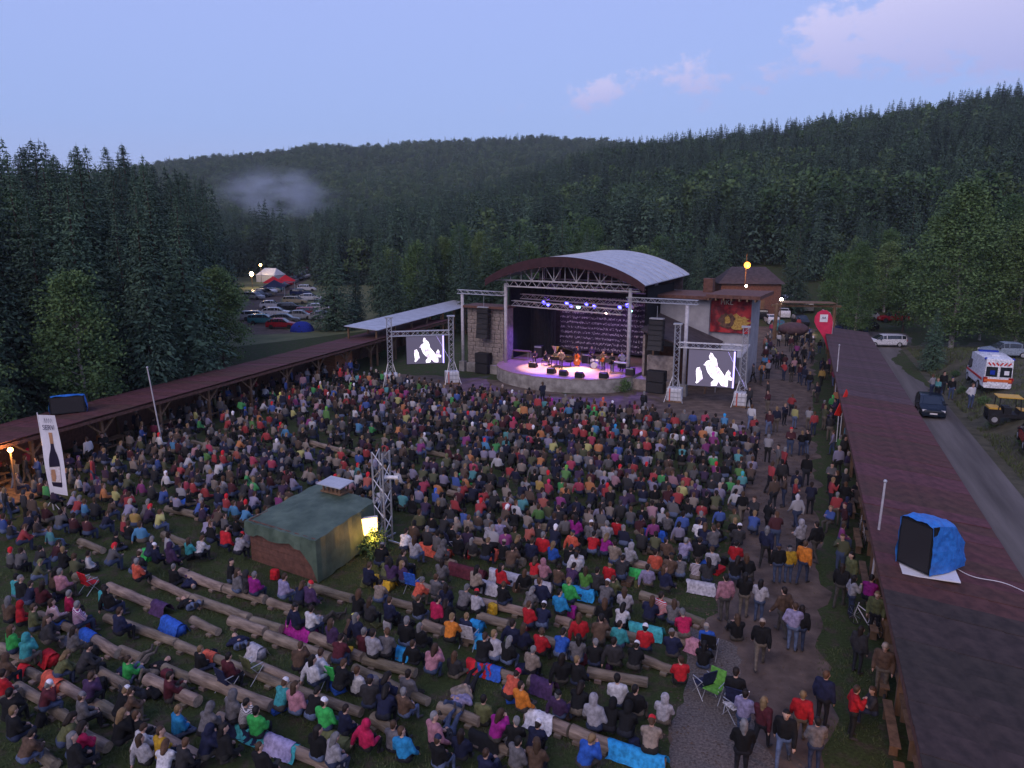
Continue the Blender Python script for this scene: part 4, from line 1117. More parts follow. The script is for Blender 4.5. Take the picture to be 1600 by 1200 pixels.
# lattice mast with flood lamp
mp_ = G(600, 846); ms = thing('lattice_mast', 'aluminium lattice mast rising beside the tarp booth', 'mast', mp_, R(-25))
MB().truss((0, 0, 0), (0, 0, 4.35), .56, .045).build('lattice', M['metal'], ms)
for a in (0, PI / 2, PI, 3 * PI / 2): MB().bar((.25 * math.cos(a), .25 * math.sin(a), .1), (.95 * math.cos(a), .95 * math.sin(a), .04), .07).build('foot', M['metal'], ms)
MB().cyl((.2, 0, 3.15), (.85, .1, 3.2), .09, n=8).build('horn', M['white'], ms)
M['lamp_warm'] = emit('lamp_warm', (1.0, .55, .13), 8)
lp = D(578, 823, mp_.y - 1.0)
fl_ = thing('flood_lamp', 'lit yellow floodlight on a stand between booth and lattice mast', 'lamp', (lp.x, lp.y, 0), R(20))
MB().cyl((0, 0, 0), (0, 0, lp.z - .2), .03, n=6).build('stand', M['metal'], fl_)
hs = MB().box((0, .1, lp.z), (.72, .16, .84)).build('housing', M['white'], fl_)
MB().box((-.02, 0.01, lp.z), (.66, .02, .76)).build('glass', M['lamp_warm'], hs)
pb = D(566, 838, mp_.y - .7)
bd = thing('lit_board', 'wooden board propped beside the floodlight', 'board', (pb.x, pb.y, 0), R(48)); MB().box((0, 0, .6), (1.2, .05, 1.2), rx=R(-8)).build('panel', M['kiosk'], bd)
def lampl(p, c, e, size=.12, name='lamp_light'):
    l = bpy.data.lights.new(name, 'POINT'); l.color = c; l.energy = e; l.shadow_soft_size = size
    o = bpy.data.objects.new(name, l); col.objects.link(o); o.location = p; return o
lampl((lp.x + .25, lp.y - .55, lp.z - .25), (1.0, .50, .10), 120, .15)
plant_tree(BUSH[0], lp.x + .3, lp.y - .5, 1.1, 'small shrub lit yellow by the floodlight beside the mast', cat='shrub', name='leafy_shrub', z=0)

# ------------------------------------------------------------------ house behind and street lamp
hp = G(1147, 462); hb = thing('dark_house', 'small dark house with brown hipped roof behind the hall', 'house', D(1147, 455, 118) * Vector((1, 1, 0)) if False else (37.5, 118, hill(37.5, 118)), R(-8))
MB().box((0, 0, 2.6), (9, 7, 5.2)).build('wall', M['brown_board'], hb)
b = MB(); b.add([(-5, -4, 5.2), (5, -4, 5.2), (5, 4, 5.2), (-5, 4, 5.2), (-2.6, 0, 7.6), (2.6, 0, 7.6)], [(0, 1, 5, 4), (1, 2, 5), (2, 3, 4, 5), (3, 0, 4), (3, 2, 1, 0)]); b.build('roof', M['dark_roof'], hb)
for x in (-3, -1.2): MB().box((x, -3.53, 3.7), (.9, .05, .9)).build('window', M['white'], hb)
MB().box((1.6, -3.53, 1.6), (1.1, .06, 2.1)).build('door', M['wood'], hb)
M['lamp_orange'] = emit('lamp_orange', (1.0, .34, .04), 4.5)
lx = D(1166, 414, 112)
sp = thing('street_lamp', 'orange street lamp glowing on a tall post behind the hall', 'street lamp', (lx.x, lx.y, 0))
MB().cyl((0, 0, 0), (0, 0, lx.z + 1.6), .09, .06, 8).build('post', M['wood'], sp); MB().bar((0, 0, lx.z + .25), (0, -.5, lx.z + .2), .06).build('arm', M['metal'], sp)
MB().ball((0, -.5, lx.z), .48, 12, 8).build('globe', M['lamp_orange'], sp, smooth=True)
lampl((lx.x, lx.y - 1.1, lx.z - .2), (1, .4, .08), 520, .4)
# small lamps below
M['bulb_white'] = emit('bulb_white', (1.0, .85, .7), 40)
def bulb(px, py, y, r, m, lb, e=0, c=(1, .8, .55), h0=0.0):
    p = D(px, py, y); o = thing('lamp_post', lb, 'lamp', (p.x, p.y, hill(p.x, p.y)))
    zz = p.z - o.location.z
    MB().cyl((0, 0, 0), (0, 0, zz), .05, n=6).build('post', M['wood'], o); MB().ball((0, 0, zz), r, 10, 6).build('bulb', m, o, smooth=True)
    if e: lampl((p.x, p.y - r - .15, p.z), c, e, r)
bulb(1166, 447, 108, .16, M['bulb_white'], 'small white lamp low on a post right below the orange lamp')
bulb(1221, 468, 97, .2, M['bulb_white'], 'white bulb lamp beside the gate post', 60)
bulb(393, 428, 178, .5, emit('flood_far', (1.0, .66, .3), 30), 'brightest yellow floodlight in the far car park on the left', 650, (1, .7, .4))
bulb(407, 414, 196, .34, emit('flood_far2', (1.0, .66, .25), 20), 'smaller yellow lamp above the white marquee in the car park', 300, (1, .7, .35))
bulb(345, 433, 190, .18, M['bulb_white'], 'tiny white lamp among the trees left of the car park floodlight')
bulb(16, 703, 37.5, .13, emit('lantern', (1.0, .45, .1), 40), 'orange lantern on a thin post at the left edge under the shed', 210, (1, .5, .15))
# warm stall light under the right shed
rl = Vector((shedR(14.6) + .55, 14.6, 2.3)); o = thing('stall_lamp', 'orange-lit hanging lamp under the near end of the right shed', 'lamp', rl)
MB().cyl((0, 0, .1), (0, 0, .4), .01, n=4).build('cord', M['black'], o); MB().ball((0, 0, 0), .09).build('bulb', emit('stall', (1, .45, .12), 30), o)
lampl(rl - Vector((.1, 0, .25)), (1, .42, .12), 130)
for yy in (24, 33, 42): 
    p = Vector((shedR(yy) + 2.4, yy, 2.3)); o = thing('stall_lamp', 'dim hanging lamp inside the right shed, %s of three' % {24: 'nearest', 33: 'middle', 42: 'farthest'}[yy], 'lamp', p, group='hanging lamps in the right shed')
    MB().cyl((0, 0, .05), (0, 0, .4), .01, n=4).build('cord', M['black'], o); MB().ball((0, 0, 0), .07).build('bulb', emit('stall_dim', (1, .5, .2), 8), o)
    lampl(p - Vector((0, 0, .2)), (1, .5, .2), 12)
# entrance gate
g0 = G(1209, 530); gt = thing('timber_gate', 'rough timber entrance gate with post and long beam across the walkway', 'gate', g0)
g1 = G(1300, 528); dv = g1 - g0
MB().cyl((0, 0, 0), (.1, 0, 4.6), .28, .22, 8).build('post', M['wood'], gt); MB().cyl((dv.x, dv.y, 0), (dv.x, dv.y, 4.4), .24, .2, 8).build('post', M['wood'], gt)
MB().bar((-.6, 0, 4.4), (dv.x + .8, dv.y, 4.15), .22, .28).build('beam', M['wood'], gt); MB().prism([(.5, -.6, 4.75), (dv.x, dv.y - .6, 4.5), (dv.x, dv.y + 1.2, 4.6), (.5, 1.2, 4.85)], (0, 0, .06)).build('canopy', M['wood'], gt)
# teardrop flag
fp = G(1292, 566); tf = thing('teardrop_flag', 'red teardrop flag with white square emblem at the walkway gate', 'flag', fp, R(-8))
M['flag_red'] = mat('flag_red', (.65, .03, .09), .6, (.5, .02, .07), 2); TD = []
MB().path([(.2, 0, 0), (.24, 0, 2.4), (.27, 0, 4.2), (-.1, 0, 5.36), (-.95, 0, 5.68)], [.03] * 5, 6).build('pole', M['metal'], tf)
td = [(.12, 1.2), (.2, 2.4), (.22, 3.4), (.24, 4.2), (.15, 4.8), (-.1, 5.3), (-.5, 5.6), (-.95, 5.62), (-1.4, 5.35), (-1.65, 4.9), (-1.65, 4.35), (-1.4, 3.8), (-.95, 3.2), (-.5, 2.5), (-.1, 1.5)]
MB().prism([(x, -.03, z) for x, z in td][::-1], (0, .03, 0)).build('sail', M['flag_red'], tf)
em = MB().box((-.72, -.045, 4.75), (.8, .01, .8)).build('emblem', M['white'], tf)
MB().prism([(x + .13, yy, z + .5) for x, yy, z in [(-1.1, -.056, 4.12), (-.95, -.056, 4.42), (-.85, -.056, 4.28), (-.7, -.056, 4.42), (-.6, -.056, 4.12), (-.7, -.056, 4.24), (-.85, -.056, 4.2), (-.98, -.056, 4.24)]][::-1], (0, .006, 0)).build('emblem_mark', M['ink'], em)
# red pennant at shed
rp = G(1309, 690); rf_ = thing('red_flag', 'drooping bright red flag fixed to the right shed eave', 'flag', rp, R(20)); M['flag_bright'] = mat('flag_bright', (.75, .03, .02), .6, (.55, .02, .015), 3, .4)
for xx in (-.12, .12): MB().cyl((xx, 0, 0), (xx * 1.2, 0, 2.2), .03, n=6).build('pole', M['white'], rf_)
MB().prism([(-.5, 0, 1.9), (-.1, -.05, 1.8), (.2, 0, 2.1), (.55, .05, 3.3), (.35, 0, 3.6), (0, -.06, 3.0)], (0, .05, 0)).build('cloth', M['flag_bright'], rf_)
# ------------------------------------------------------------------ people
V3 = lambda *a: Vector(a)
def joints(kind):
    J = dict(P=V3(0, 0, .50), C=V3(0, .05, .90), H=V3(0, .09, 1.17), look=0.0)
    for s, n in ((-1, 'l'), (1, 'r')):
        J['sh' + n] = V3(s * .185, .04, .93); J['hip' + n] = V3(s * .1, 0, .49)
        J['kn' + n] = V3(s * .13, .43, .50); J['an' + n] = V3(s * .12, .40, .09); J['to' + n] = V3(s * .14, .58, .05)
        J['el' + n] = V3(s * .25, .10, .68); J['wr' + n] = V3(s * .13, .33, .60)
    def tors(dy, dz=0, dx=0):
        for k in ('C', 'H', 'shl', 'shr', 'ell', 'elr'): J[k] = J[k] + V3(dx, dy, dz) * (1.25 if k == 'H' else 1)
    if kind == 's1': tors(.16, -.06); J['ell'] = V3(-.21, .36, .62); J['elr'] = V3(.21, .36, .62); J['wrl'] = V3(-.06, .50, .60); J['wrr'] = V3(.05, .52, .62)
    if kind == 's2': J['wrl'] = V3(.10, .22, .74); J['wrr'] = V3(-.1, .24, .72); J['ell'] = V3(-.25, .16, .70); J['elr'] = V3(.25, .16, .70); J['look'] = .5
    if kind == 's3': tors(-.08, .01); J['ell'] = V3(-.30, -.12, .70); J['wrl'] = V3(-.32, -.16, .47); J['look'] = -.4; J['tol'] = V3(-.16, .75, .08); J['anl'] = V3(-.14, .62, .09); J['knl'] = V3(-.13, .46, .45)
    if kind == 's4': tors(.06, 0, .04); J['elr'] = V3(.30, .22, .78); J['wrr'] = V3(.16, .26, 1.05); J['look'] = .2
    if kind == 's5': tors(.02, 0, -.05); J['elr'] = V3(.27, .05, .66); J['wrr'] = V3(.3, .2, .52); J['look'] = -.7; J['knr'] = V3(.22, .42, .5); J['anr'] = V3(.02, .5, .42); J['tor'] = V3(-.08, .58, .36)
    if kind in ('g0', 'g1'):
        for k in ('P', 'C', 'H', 'shl', 'shr', 'hipl', 'hipr', 'ell', 'elr', 'wrl', 'wrr'): J[k] = J[k] - V3(0, 0, .38)
        for s, n in ((-1, 'l'), (1, 'r')):
            if kind == 'g0': J['kn' + n] = V3(s * .14, .40, .46); J['an' + n] = V3(s * .13, .56, .07); J['to' + n] = V3(s * .14, .74, .05); J['wr' + n] = V3(s * .08, .42, .42)
            else: J['kn' + n] = V3(s * .32, .34, .18); J['an' + n] = V3(-s * .06, .36, .08); J['to' + n] = V3(-s * .16, .40, .07); J['wr' + n] = V3(s * .08, .26, .26)
        if kind == 'g0': J['ell'] = V3(-.24, .22, .36); J['elr'] = V3(.24, .22, .36)
    if kind in ('l0', 'l1'):
        J = dict(P=V3(0, 0, .13), C=V3(0, -.42, .15), H=V3(0, -.70, .17), look=0.0)
        for s, n in ((-1, 'l'), (1, 'r')):
            J['sh' + n] = V3(s * .185, -.43, .15); J['hip' + n] = V3(s * .1, .02, .13)
            J['kn' + n] = V3(s * .12, .34, .42) if kind == 'l0' or s > 0 else V3(s * .14, .48, .16)
            J['an' + n] = V3(s * .12, .62, .40 if kind == 'l0' else .09) if kind == 'l0' or s < 0 else V3(s * .13, .55, .08)
            if kind == 'l1' and s < 0: J['an' + n] = V3(s * .15, .88, .10)
            J['to' + n] = J['an' + n] + V3(s * .03, .06, .16)
            J['el' + n] = V3(s * .34, -.30, .12); J['wr' + n] = V3(s * .06, -.14, .28)
    if kind[0] == 'u':
        J = dict(P=V3(0, 0, .93), C=V3(0, .01, 1.34), H=V3(0, .04, 1.62), look=0.0)
        w = {'u3': .22, 'u4': .12}.get(kind, 0)
        for s, n in ((-1, 'l'), (1, 'r')):
            J['sh' + n] = V3(s * .19, 0, 1.40); J['hip' + n] = V3(s * .095, 0, .90)
            J['kn' + n] = V3(s * .11, s * w * .9 + .03, .49); J['an' + n] = V3(s * .11, s * w * 1.4 - .03 - (.1 if s < 0 and w else 0), .08 + (.05 if s < 0 and w > .2 else 0))
            J['to' + n] = J['an' + n] + V3(s * .03, .18, -.04); J['el' + n] = V3(s * .26, -.03 - s * w * .5, 1.13); J['wr' + n] = V3(s * .26, .06 - s * w * .9, .88)
        if kind == 'u1': J['wrl'] = V3(.10, .22, 1.16); J['wrr'] = V3(-.1, .24, 1.13); J['ell'] = V3(-.26, .08, 1.14); J['elr'] = V3(.26, .08, 1.14)
        if kind == 'u2': J['ell'] = V3(-.30, -.06, 1.13); J['wrl'] = V3(-.18, .08, .93); J['elr'] = V3(.26, .14, 1.18); J['wrr'] = V3(.10, .26, 1.36); J['look'] = .5
        if kind == 'u5':
            J['ell'] = V3(-.32, -.1, 1.13); J['wrl'] = V3(-.16, .05, .98); J['elr'] = V3(.32, -.1, 1.13); J['wrr'] = V3(.16, .05, .98)
    return J
def prims(kind, fat=1.0, hood=False):
    J = joints(kind); p = []
    A = lambda a, b, r0, r1, t: p.append((Vector(a), Vector(b), r0, r1, t))
    P, C, H = J['P'], J['C'], J['H']
    A(J['hipl'], J['hipr'], .135 * fat, .135 * fat, 'leg')
    for n in 'lr':
        A(J['hip' + n], J['kn' + n], .095 * fat, .065, 'leg'); A(J['kn' + n], J['an' + n], .064, .045, 'leg')
        A(J['an' + n], J['to' + n], .05, .042, 'shoe')
        A(J['sh' + n], J['el' + n], .066 * fat, .054, 'top'); A(J['el' + n], J['wr' + n], .053, .042, 'top')
        d = (J['wr' + n] - J['el' + n]).normalized(); w = J['wr' + n]; sd = d.cross(Vector((0, 0, 1))).normalized() if abs(d.z) < .9 else Vector((0, 1, 0))
        A(w + d * .03, w + d * .085, .036, .034, 'skin')
        for k, l in enumerate((.075, .085, .08, .06)):
            o = w + d * .09 + sd * (-.03 + .02 * k); A(o, o + d * l * .6 + Vector((0, 0, -l * .35)), .012, .010, 'skin')
        A(w + d * .05 + sd * -.035, w + d * .09 + sd * -.065, .013, .011, 'skin')
    ax = (C - P).normalized(); sx = (J['shr'] - J['shl']).normalized()
    for s in (-1, 1): A(P + ax * .02 + sx * s * .06 * fat, C + sx * s * .075 * fat, .115 * fat, .118 * fat, 'top')
    A(J['shl'], J['shr'], .078, .078, 'top')
    fw = sx.cross(ax).normalized() * -1
    if fw.dot(Vector((0, 1, 0))) < 0 and kind[0] != 'l': fw = -fw
    if kind[0] == 'l': fw = Vector((0, 0, 1))
    fw = Matrix.Rotation(J['look'], 3, ax) @ fw; hx = fw.cross(ax).normalized()
    A(C + ax * .08, H - ax * .06, .058, .055, 'skin')
    A(H - ax * .045 + fw * .02, H + ax * .035, .078, .095, 'skin'); A(H - ax * .075 + fw * .045, H - ax * .05 + fw * .05, .045, .05, 'skin')
    A(H - ax * .005 + fw * .095, H - ax * .03 + fw * .112, .012, .016, 'skin')
    for s in (-1, 1): A(H + hx * s * .092 - ax * .02, H + hx * s * .094 + ax * .012, .018, .02, 'skin')
    if kind[0] != 'l':
        for s in (-1, 1): A(H + hx * s * .034 + fw * .088 + ax * .008, H + hx * s * .036 + fw * .09 + ax * .009, .012, .012, 'eye')
    hp = []
    B = lambda a, b, r0, r1: hp.append((Vector(a), Vector(b), r0, r1, 'hair'))
    B(H + ax * .03 - fw * .022, H + ax * .055 - fw * .008, .103, .098); B(H - ax * .045 - fw * .055, H + ax * .03 - fw * .03, .068, .09)
    return p, hp, (H, ax, fw, hx)
def capsules(pr, infl=0.0, n=9):
    m = MB()
    for a, b, r0, r1, t in pr:
        r0, r1 = r0 + infl, r1 + infl
        if (b - a).length > 1e-3: m.cyl(a, b, r0, r1, n)
        m.ball(a, r0, n, 6); m.ball(b, r1, n, 6)
    return m
_tmp = []
def queue(pr, voxel, target, infl=0.0, smooth=2):
    "one continuous skin over the capsules"
    me = capsules(pr, infl).mesh('t', M['skin']); o = bpy.data.objects.new('tmp', me); col.objects.link(o)
    md = o.modifiers.new('r', 'REMESH'); md.mode = 'VOXEL'; md.voxel_size = voxel; md.use_smooth_shade = True
    if smooth: s = o.modifiers.new('s', 'SMOOTH'); s.iterations = smooth; s.factor = .5
    _tmp.append((o, pr, infl, target)); return len(_tmp) - 1
def flush():
    bpy.context.view_layer.update(); dg = bpy.context.evaluated_depsgraph_get(); out = []
    for o, pr, infl, tg in _tmp:
        n = len(o.evaluated_get(dg).data.polygons) * 2
        d = o.modifiers.new('d', 'DECIMATE'); d.ratio = min(1, tg / max(1, n))
    bpy.context.view_layer.update(); dg = bpy.context.evaluated_depsgraph_get()
    for o, pr, infl, tg in _tmp:
        me = bpy.data.meshes.new_from_object(o.evaluated_get(dg)); me.materials.clear()
        nf = len(me.polygons); c = np.empty(nf * 3); me.polygons.foreach_get('center', c); c = c.reshape(-1, 3)
        best = np.full(nf, 1e9); tags = np.zeros(nf, int); names = sorted(set(p[4] for p in pr))
        for a, b, r0, r1, t in pr:
            a_, b_ = np.array(a), np.array(b); ab = b_ - a_; L2 = ab @ ab + 1e-9
            k = np.clip(((c - a_) @ ab) / L2, 0, 1); dd = np.linalg.norm(c - a_ - k[:, None] * ab, axis=1) - (r0 + (r1 - r0) * k)
            w = dd < best; best[w] = dd[w]; tags[w] = names.index(t)
        me['names'] = names; out.append((me, [names[i] for i in tags]))
    for o, *_ in _tmp: bpy.data.objects.remove(o)
    _tmp.clear(); return out
KINDS_ = ['s0', 's1', 's2', 's3', 's4', 's5', 'g0', 'g1', 'l0', 'l1', 'u0', 'u1', 'u2', 'u3', 'u4', 'u5']
idx = {}
for k in KINDS_:
    p, hp, hd = prims(k); H_, ax, fw, hx = hd
    top = [q for q in p if q[4] == 'top']
    idx[k] = dict(body=queue(p, .022, 2600), jacket=queue([q for q in top], .028, 1300, .022), head=hd)
    hood = top + [(H_ + ax * .03 - fw * .02, H_ + ax * .05 - fw * .02, .115, .11, 'top'), (H_ - ax * .08 - fw * .04, H_ + ax * .0 - fw * .03, .10, .10, 'top')]
    if k[0] in 'su': idx[k]['hooded_jacket'] = queue(hood, .028, 1500, .020)
    idx[k]['hair'] = queue(hp, .022, 420)
    idx[k]['long_hair'] = queue(hp + [(H_ - fw * .07 + ax * .03, H_ - fw * .09 - ax * .22, .085, .07, 'hair'), (H_ - fw * .06 - hx * .06, H_ - fw * .05 - ax * .16 - hx * .06, .05, .045, 'hair'), (H_ - fw * .06 + hx * .06, H_ - fw * .05 - ax * .16 + hx * .06, .05, .045, 'hair')], .024, 520)
    cap = [(H_ + ax * .045, H_ + ax * .055, .104, .102, 'hair'), (H_ + ax * .04 + fw * .08 - hx * .04, H_ + ax * .04 + fw * .08 + hx * .04, .035, .035, 'hair')]
    idx[k]['cap'] = queue(cap, .02, 420)
    idx[k]['low'] = queue([q for q in p if q[2] > .03 and q[4] != 'eye'] + hp, .04, 300, 0.006, 1)
outm = flush()
SLOT = {'skin': M['skin'], 'leg': M['fabric'], 'shoe': M['shoe'], 'top': M['fabric'], 'eye': M['black'], 'hair': M['hair']}
PM = {}
for k in KINDS_:
    PM[k] = {'head': idx[k]['head']}
    for part, i in idx[k].items():
        if part == 'head': continue
        me, tg = outm[i]
        if part == 'low': PM[k]['low'] = (me, tg); continue
        names = sorted(set(tg))
        for n in names: me.materials.append(M['hair'] if part in ('hair', 'long_hair') else SLOT[n])
        me.polygons.foreach_set('material_index', [names.index(t) for t in tg]); me.name = part
        me.polygons.foreach_set('use_smooth', [True] * len(me.polygons)); PM[k][part] = me
        if part == 'jacket':
            m2 = me.copy(); m2.materials.clear(); m2.materials.append(M['fabric_stripe']); PM[k]['striped_jacket'] = m2

COLS = {  # letter: (name, linear colour)
 'K': ('black', (.012, .012, .014)), 'D': ('charcoal', (.045, .043, .048)), 'N': ('navy', (.018, .022, .06)), 'G': ('grey', (.16, .15, .16)), 'L': ('light grey', (.42, .40, .44)),
 'W': ('white', (.72, .70, .74)), 'R': ('bright red', (.55, .02, .03)), 'C': ('crimson pink', (.58, .02, .10)), 'M': ('magenta', (.34, .02, .24)), 'P': ('dark purple', (.07, .035, .10)),
 'B': ('blue', (.03, .11, .48)), 'S': ('sky blue', (.03, .30, .62)), 'T': ('turquoise', (.06, .38, .40)), 'E': ('bright green', (.05, .46, .10)), 'F': ('olive green', (.13, .14, .06)),
 'A': ('leaf green', (.12, .34, .06)), 'O': ('orange', (.70, .22, .03)), 'Q': ('coral', (.66, .12, .07)), 'Y': ('mustard yellow', (.60, .36, .03)), 'J': ('lemon yellow', (.65, .62, .14)),
 'Z': ('brown', (.13, .08, .055)), 'X': ('beige', (.33, .26, .21)), 'H': ('maroon', (.10, .02, .03)), 'I': ('pale pink', (.52, .24, .30)), 'V': ('lavender', (.34, .30, .48))}
TROUS = [(.02, .022, .03), (.03, .04, .08), (.05, .07, .13), (.10, .13, .22), (.06, .055, .05), (.13, .11, .09), (.02, .02, .02), (.015, .015, .02)]
HAIRC = [('dark-haired', (.018, .012, .01)), ('brown-haired', (.05, .028, .018)), ('fair-haired', (.20, .13, .065)), ('grey-haired', (.17, .165, .17)), ('dark-haired', (.012, .01, .01)), ('brown-haired', (.06, .036, .022)), ('dark-haired', (.022, .015, .012)), ('brown-haired', (.085, .045, .025))]
GARM = ['jacket', 'sweater', 'anorak', 'fleece', 'coat', 'top', 'pullover']
PEOPLE = []     # dicts
def rowslope(x): return -.72 + .30 * smoothstep(-11, 7, x)
def rowg(x):
    n = 24; return sum(rowslope(x * (i + .5) / n) for i in range(n)) * x / n
def facing(x): return math.atan2(1.0, -rowslope(x)) - PI / 2
rp_ = random.Random(21)
def addp(x, y, c, kind=None, rz=None, z=0.0, hat=None, garment=None, lab=None, **kw):
    if kind is None: kind = rp_.choice(['s0', 's0', 's1', 's1', 's2', 's3', 's4', 's5', 's2'])
    if rz is None: rz = facing(x) + rp_.gauss(0, .22)
    PEOPLE.append(dict(x=x, y=y, z=z, c=c, k=kind, rz=rz, hat=hat, garm=garment, lab=lab, s=rp_.uniform(.94, 1.08), **kw))
DATA = """107,784,V 116,795,R 99,812,K 29,840,R 14,830,D 38,820,N 56,827,Z 90,817,G 114,822,H 80,839,T 135,825,H 147,797,D 170,795,Zw 160,815,N 196,800,V 210,811,Y 192,826,Rp 226,808,P 245,815,J 221,837,S 251,777,B 282,770,Lh 293,780,K 322,772,R 312,789,H 345,767,G 395,765,E 392,787,V 367,800,S 379,807,S 337,812,Z 350,822,G 319,827,V 328,837,K 347,845,R 296,857,T 310,857,W 371,855,Lr 267,870,P 245,867,N 230,857,N 180,849,Kg 136,880,Wg 82,865,H 97,875,K 115,887,Fg 15,875,G 27,877,G 57,872,D 52,892,F 80,910,Z 97,915,I 25,920,T 33,927,K 46,930,N 61,932,H 14,960,Z 30,962,R 50,972,F 67,985,D 87,957,Ip 122,965,Mp 107,947,C 160,937,T 172,942,K 215,895,Q 207,885,D 270,900,Kg 295,907,Nl 300,947,Kl 360,897,K 367,912,G 382,912,D 396,917,M
18,1006,E 40,1020,T 86,1042,F 108,1002,G 124,1036,D 70,992,D 3,1076,R 16,1108,K 20,1140,K 32,1172,Z 112,1170,C 120,1186,K 182,1104,Kw 194,1104,Z 226,1084,Kl 212,1042,Nl 198,1050,Eg 240,1050,Kl 276,1132,Sg 184,1146,K 210,1160,W 228,1176,L 254,1174,Y 254,1192,W 278,1186,D 216,1140,K 316,1168,Nh
439,923,V 465,931,N 481,931,Pr 572,901,N 599,893,F 613,896,P 631,896,P 649,923,Q 556,949,K 577,957,D 607,957,N 652,952,K 676,957,C 697,933,N 463,968,N 484,971,W 505,967,Ll 521,995,P 543,979,Zy 561,987,N 567,1008,Hg 583,1013,L 601,1013,G 631,995,K 657,995,K 647,1021,K 671,1037,I 527,1021,H 465,1032,Z 497,1045,W 487,1056,W 529,1061,K 556,1069,Wg 575,1091,D 593,1083,N 599,1109,N 633,1101,Z 436,1093,T 460,1099,I 484,1107,K 508,1123,E 535,1131,N 567,1152,C 361,1112,Gh 380,1115,Gp 401,1133,E 353,1050,Hc 345,1168,K 492,1168,K 513,1179,L 633,1173,S 681,1149,I 687,1181,K 311,1032,Kg 375,1008,Nl
739,909,X 720,939,G 743,944,Lr 784,931,K 781,903,R 819,907,K 836,891,R 852,893,I 871,901,Z 888,901,P 915,909,A 932,909,D 891,928,E 875,947,S 824,936,G 848,931,N 827,965,R 845,965,Nw 901,883,W 949,896,R 968,893,D 944,931,G 957,923,F 979,941,L 941,963,K 968,965,W 1011,955,N 1029,952,Rp 907,987,R 936,992,Z 965,995,T 1008,1000,R 843,1008,R 875,1011,B 901,1019,G 928,1024,K 960,1024,D 989,1029,K 827,1035,X 771,1016,L 752,1021,K 789,1021,K 800,995,N 816,1000,N 704,989,O 725,979,N 699,960,K 877,1051,K 901,1053,K 875,1101,P 899,1101,K 928,1125,L 949,1125,K 968,1088,W 997,1101,K 976,1133,K 1035,1112,Lh 1016,1160,Xr 909,1181,B 816,1093,O 789,1075,Qm 773,1139,M 800,1149,K 832,1152,Nw 805,1181,G 720,1165,N 837,1189,Z 712,1101,Vl
947,835,L 920,832,G 899,821,M 963,827,R 937,803,V 952,800,X 969,800,D 985,808,G 1003,808,K 1019,803,I 1032,811,L 1044,819,G 1067,819,B 1059,781,R 1096,800,R 1117,787,F 1085,776,P 1091,832,W 1099,840,N 1117,845,G 1151,840,Dw 1176,819,B 1148,867,R 1115,877,L 1088,861,K 1045,859,Z 1067,861,V 1024,880,Q 1043,888,Z 1064,888,G 1084,893,Hp 1105,896,D 1147,893,K 1171,891,K 971,888,D 960,867,X 981,869,L 1013,901,V 1040,909,N 1051,960,G 1072,983,C 1109,997,Bc 1099,1027,Kg 1064,1051,R 1053,1011,N 1152,985,Kg 1149,1080,Kc
632,848,W 648,862,L 683,865,G 590,870,K 760,835,L 730,824,X 705,840,Kc 782,832,V 806,800,W 790,795,R 842,806,A 874,812,D 847,790,Q 877,762,E 884,780,D 856,764,C 842,762,Y 822,762,L 812,770,N 875,785,M 882,745,A 945,772,R 985,750,L 953,745,L 937,741,L 720,770,R 680,780,B 660,765,C 716,778,H 750,790,L 769,785,D 846,855,R 863,868,B 828,862,N 805,857,K 785,862,K 886,872,K 900,880,W 894,848,Q 927,836,G 900,828,M 1010,700,R 809,715,R 862,700,J 843,722,O 867,726,N 892,728,C 790,695,T 725,692,M 758,698,S 758,687,B"""
STAND = """1197,852,N 1216,878,K 1233,878,Y 1256,878,O 1275,845,K 1251,843,L 1133,934,I 1163,928,K 1187,936,L 1224,955,Z 1240,978,V 1251,978,K 1189,1003,K 1314,912,K 1252,1118,R 1287,1090,N 1226,1150,K 1275,1160,G 1162,1116,V 1191,1127,H 1160,1170,K 1267,776,N 1299,744,G 1307,757,K 1180,706,K 1200,700,L 1221,740,D 1216,715,G 1225,720,R 1235,690,H 1253,690,K 1262,688,K 1200,628,H 1202,660,H 1242,650,J 1226,645,N 1213,655,N 1237,632,R 1264,652,L 1272,660,R 1288,652,F 1297,668,D 1302,690,V 1174,652,W 1171,620,D 1284,588,Y 1278,612,N 1265,595,K 1247,570,K 1240,560,D 1222,560,K 1227,566,H 1256,555,K 1217,530,W 1262,530,K 1270,535,D 1252,520,L 1281,540,K 1288,535,G 1243,530,K 1248,505,R 1200,610,D 1310,720,V 1320,775,K 1244,757,N 1260,735,K 1209,770,Z 1226,765,Z 1242,770,R 1205,745,R 1307,792,R 1322,800,N 1245,800,L 1200,808,K 1212,830,H
40,735,D 24,738,G 145,735,R 8,785,D 38,788,D 60,735,B 52,800,Z 306,655,J 345,640,G 377,640,E 480,590,L 580,587,K 588,592,K 1006,628,K 848,614,N 1160,790,K 1178,800,D"""
for tok in DATA.split():
    px, py, c = tok.split(','); px, py = float(px), float(py); f = c[1:]; c = c[0]
    kind = None; hat = None; z = .72; kw = {}
    if f == 'l': kind = rp_.choice(['l0', 'l1']); z = .15
    if f == 'g': kind = rp_.choice(['g0', 'g1']); z = .38
    if f == 'c': kw['chair'] = True; kind = 's0'
    if f == 'h': hat = 'hood'
    if f in ('w', 'r', 'y', 'm'): hat = {'w': 'W', 'r': 'R', 'y': 'J', 'm': 'C'}[f]
    p = G(px, py, z); addp(p.x, p.y, c, kind, hat=hat, pat=(f == 'p'), rz=(rp_.uniform(0, 6.28) if f == 'l' else None), listed=True, **kw)
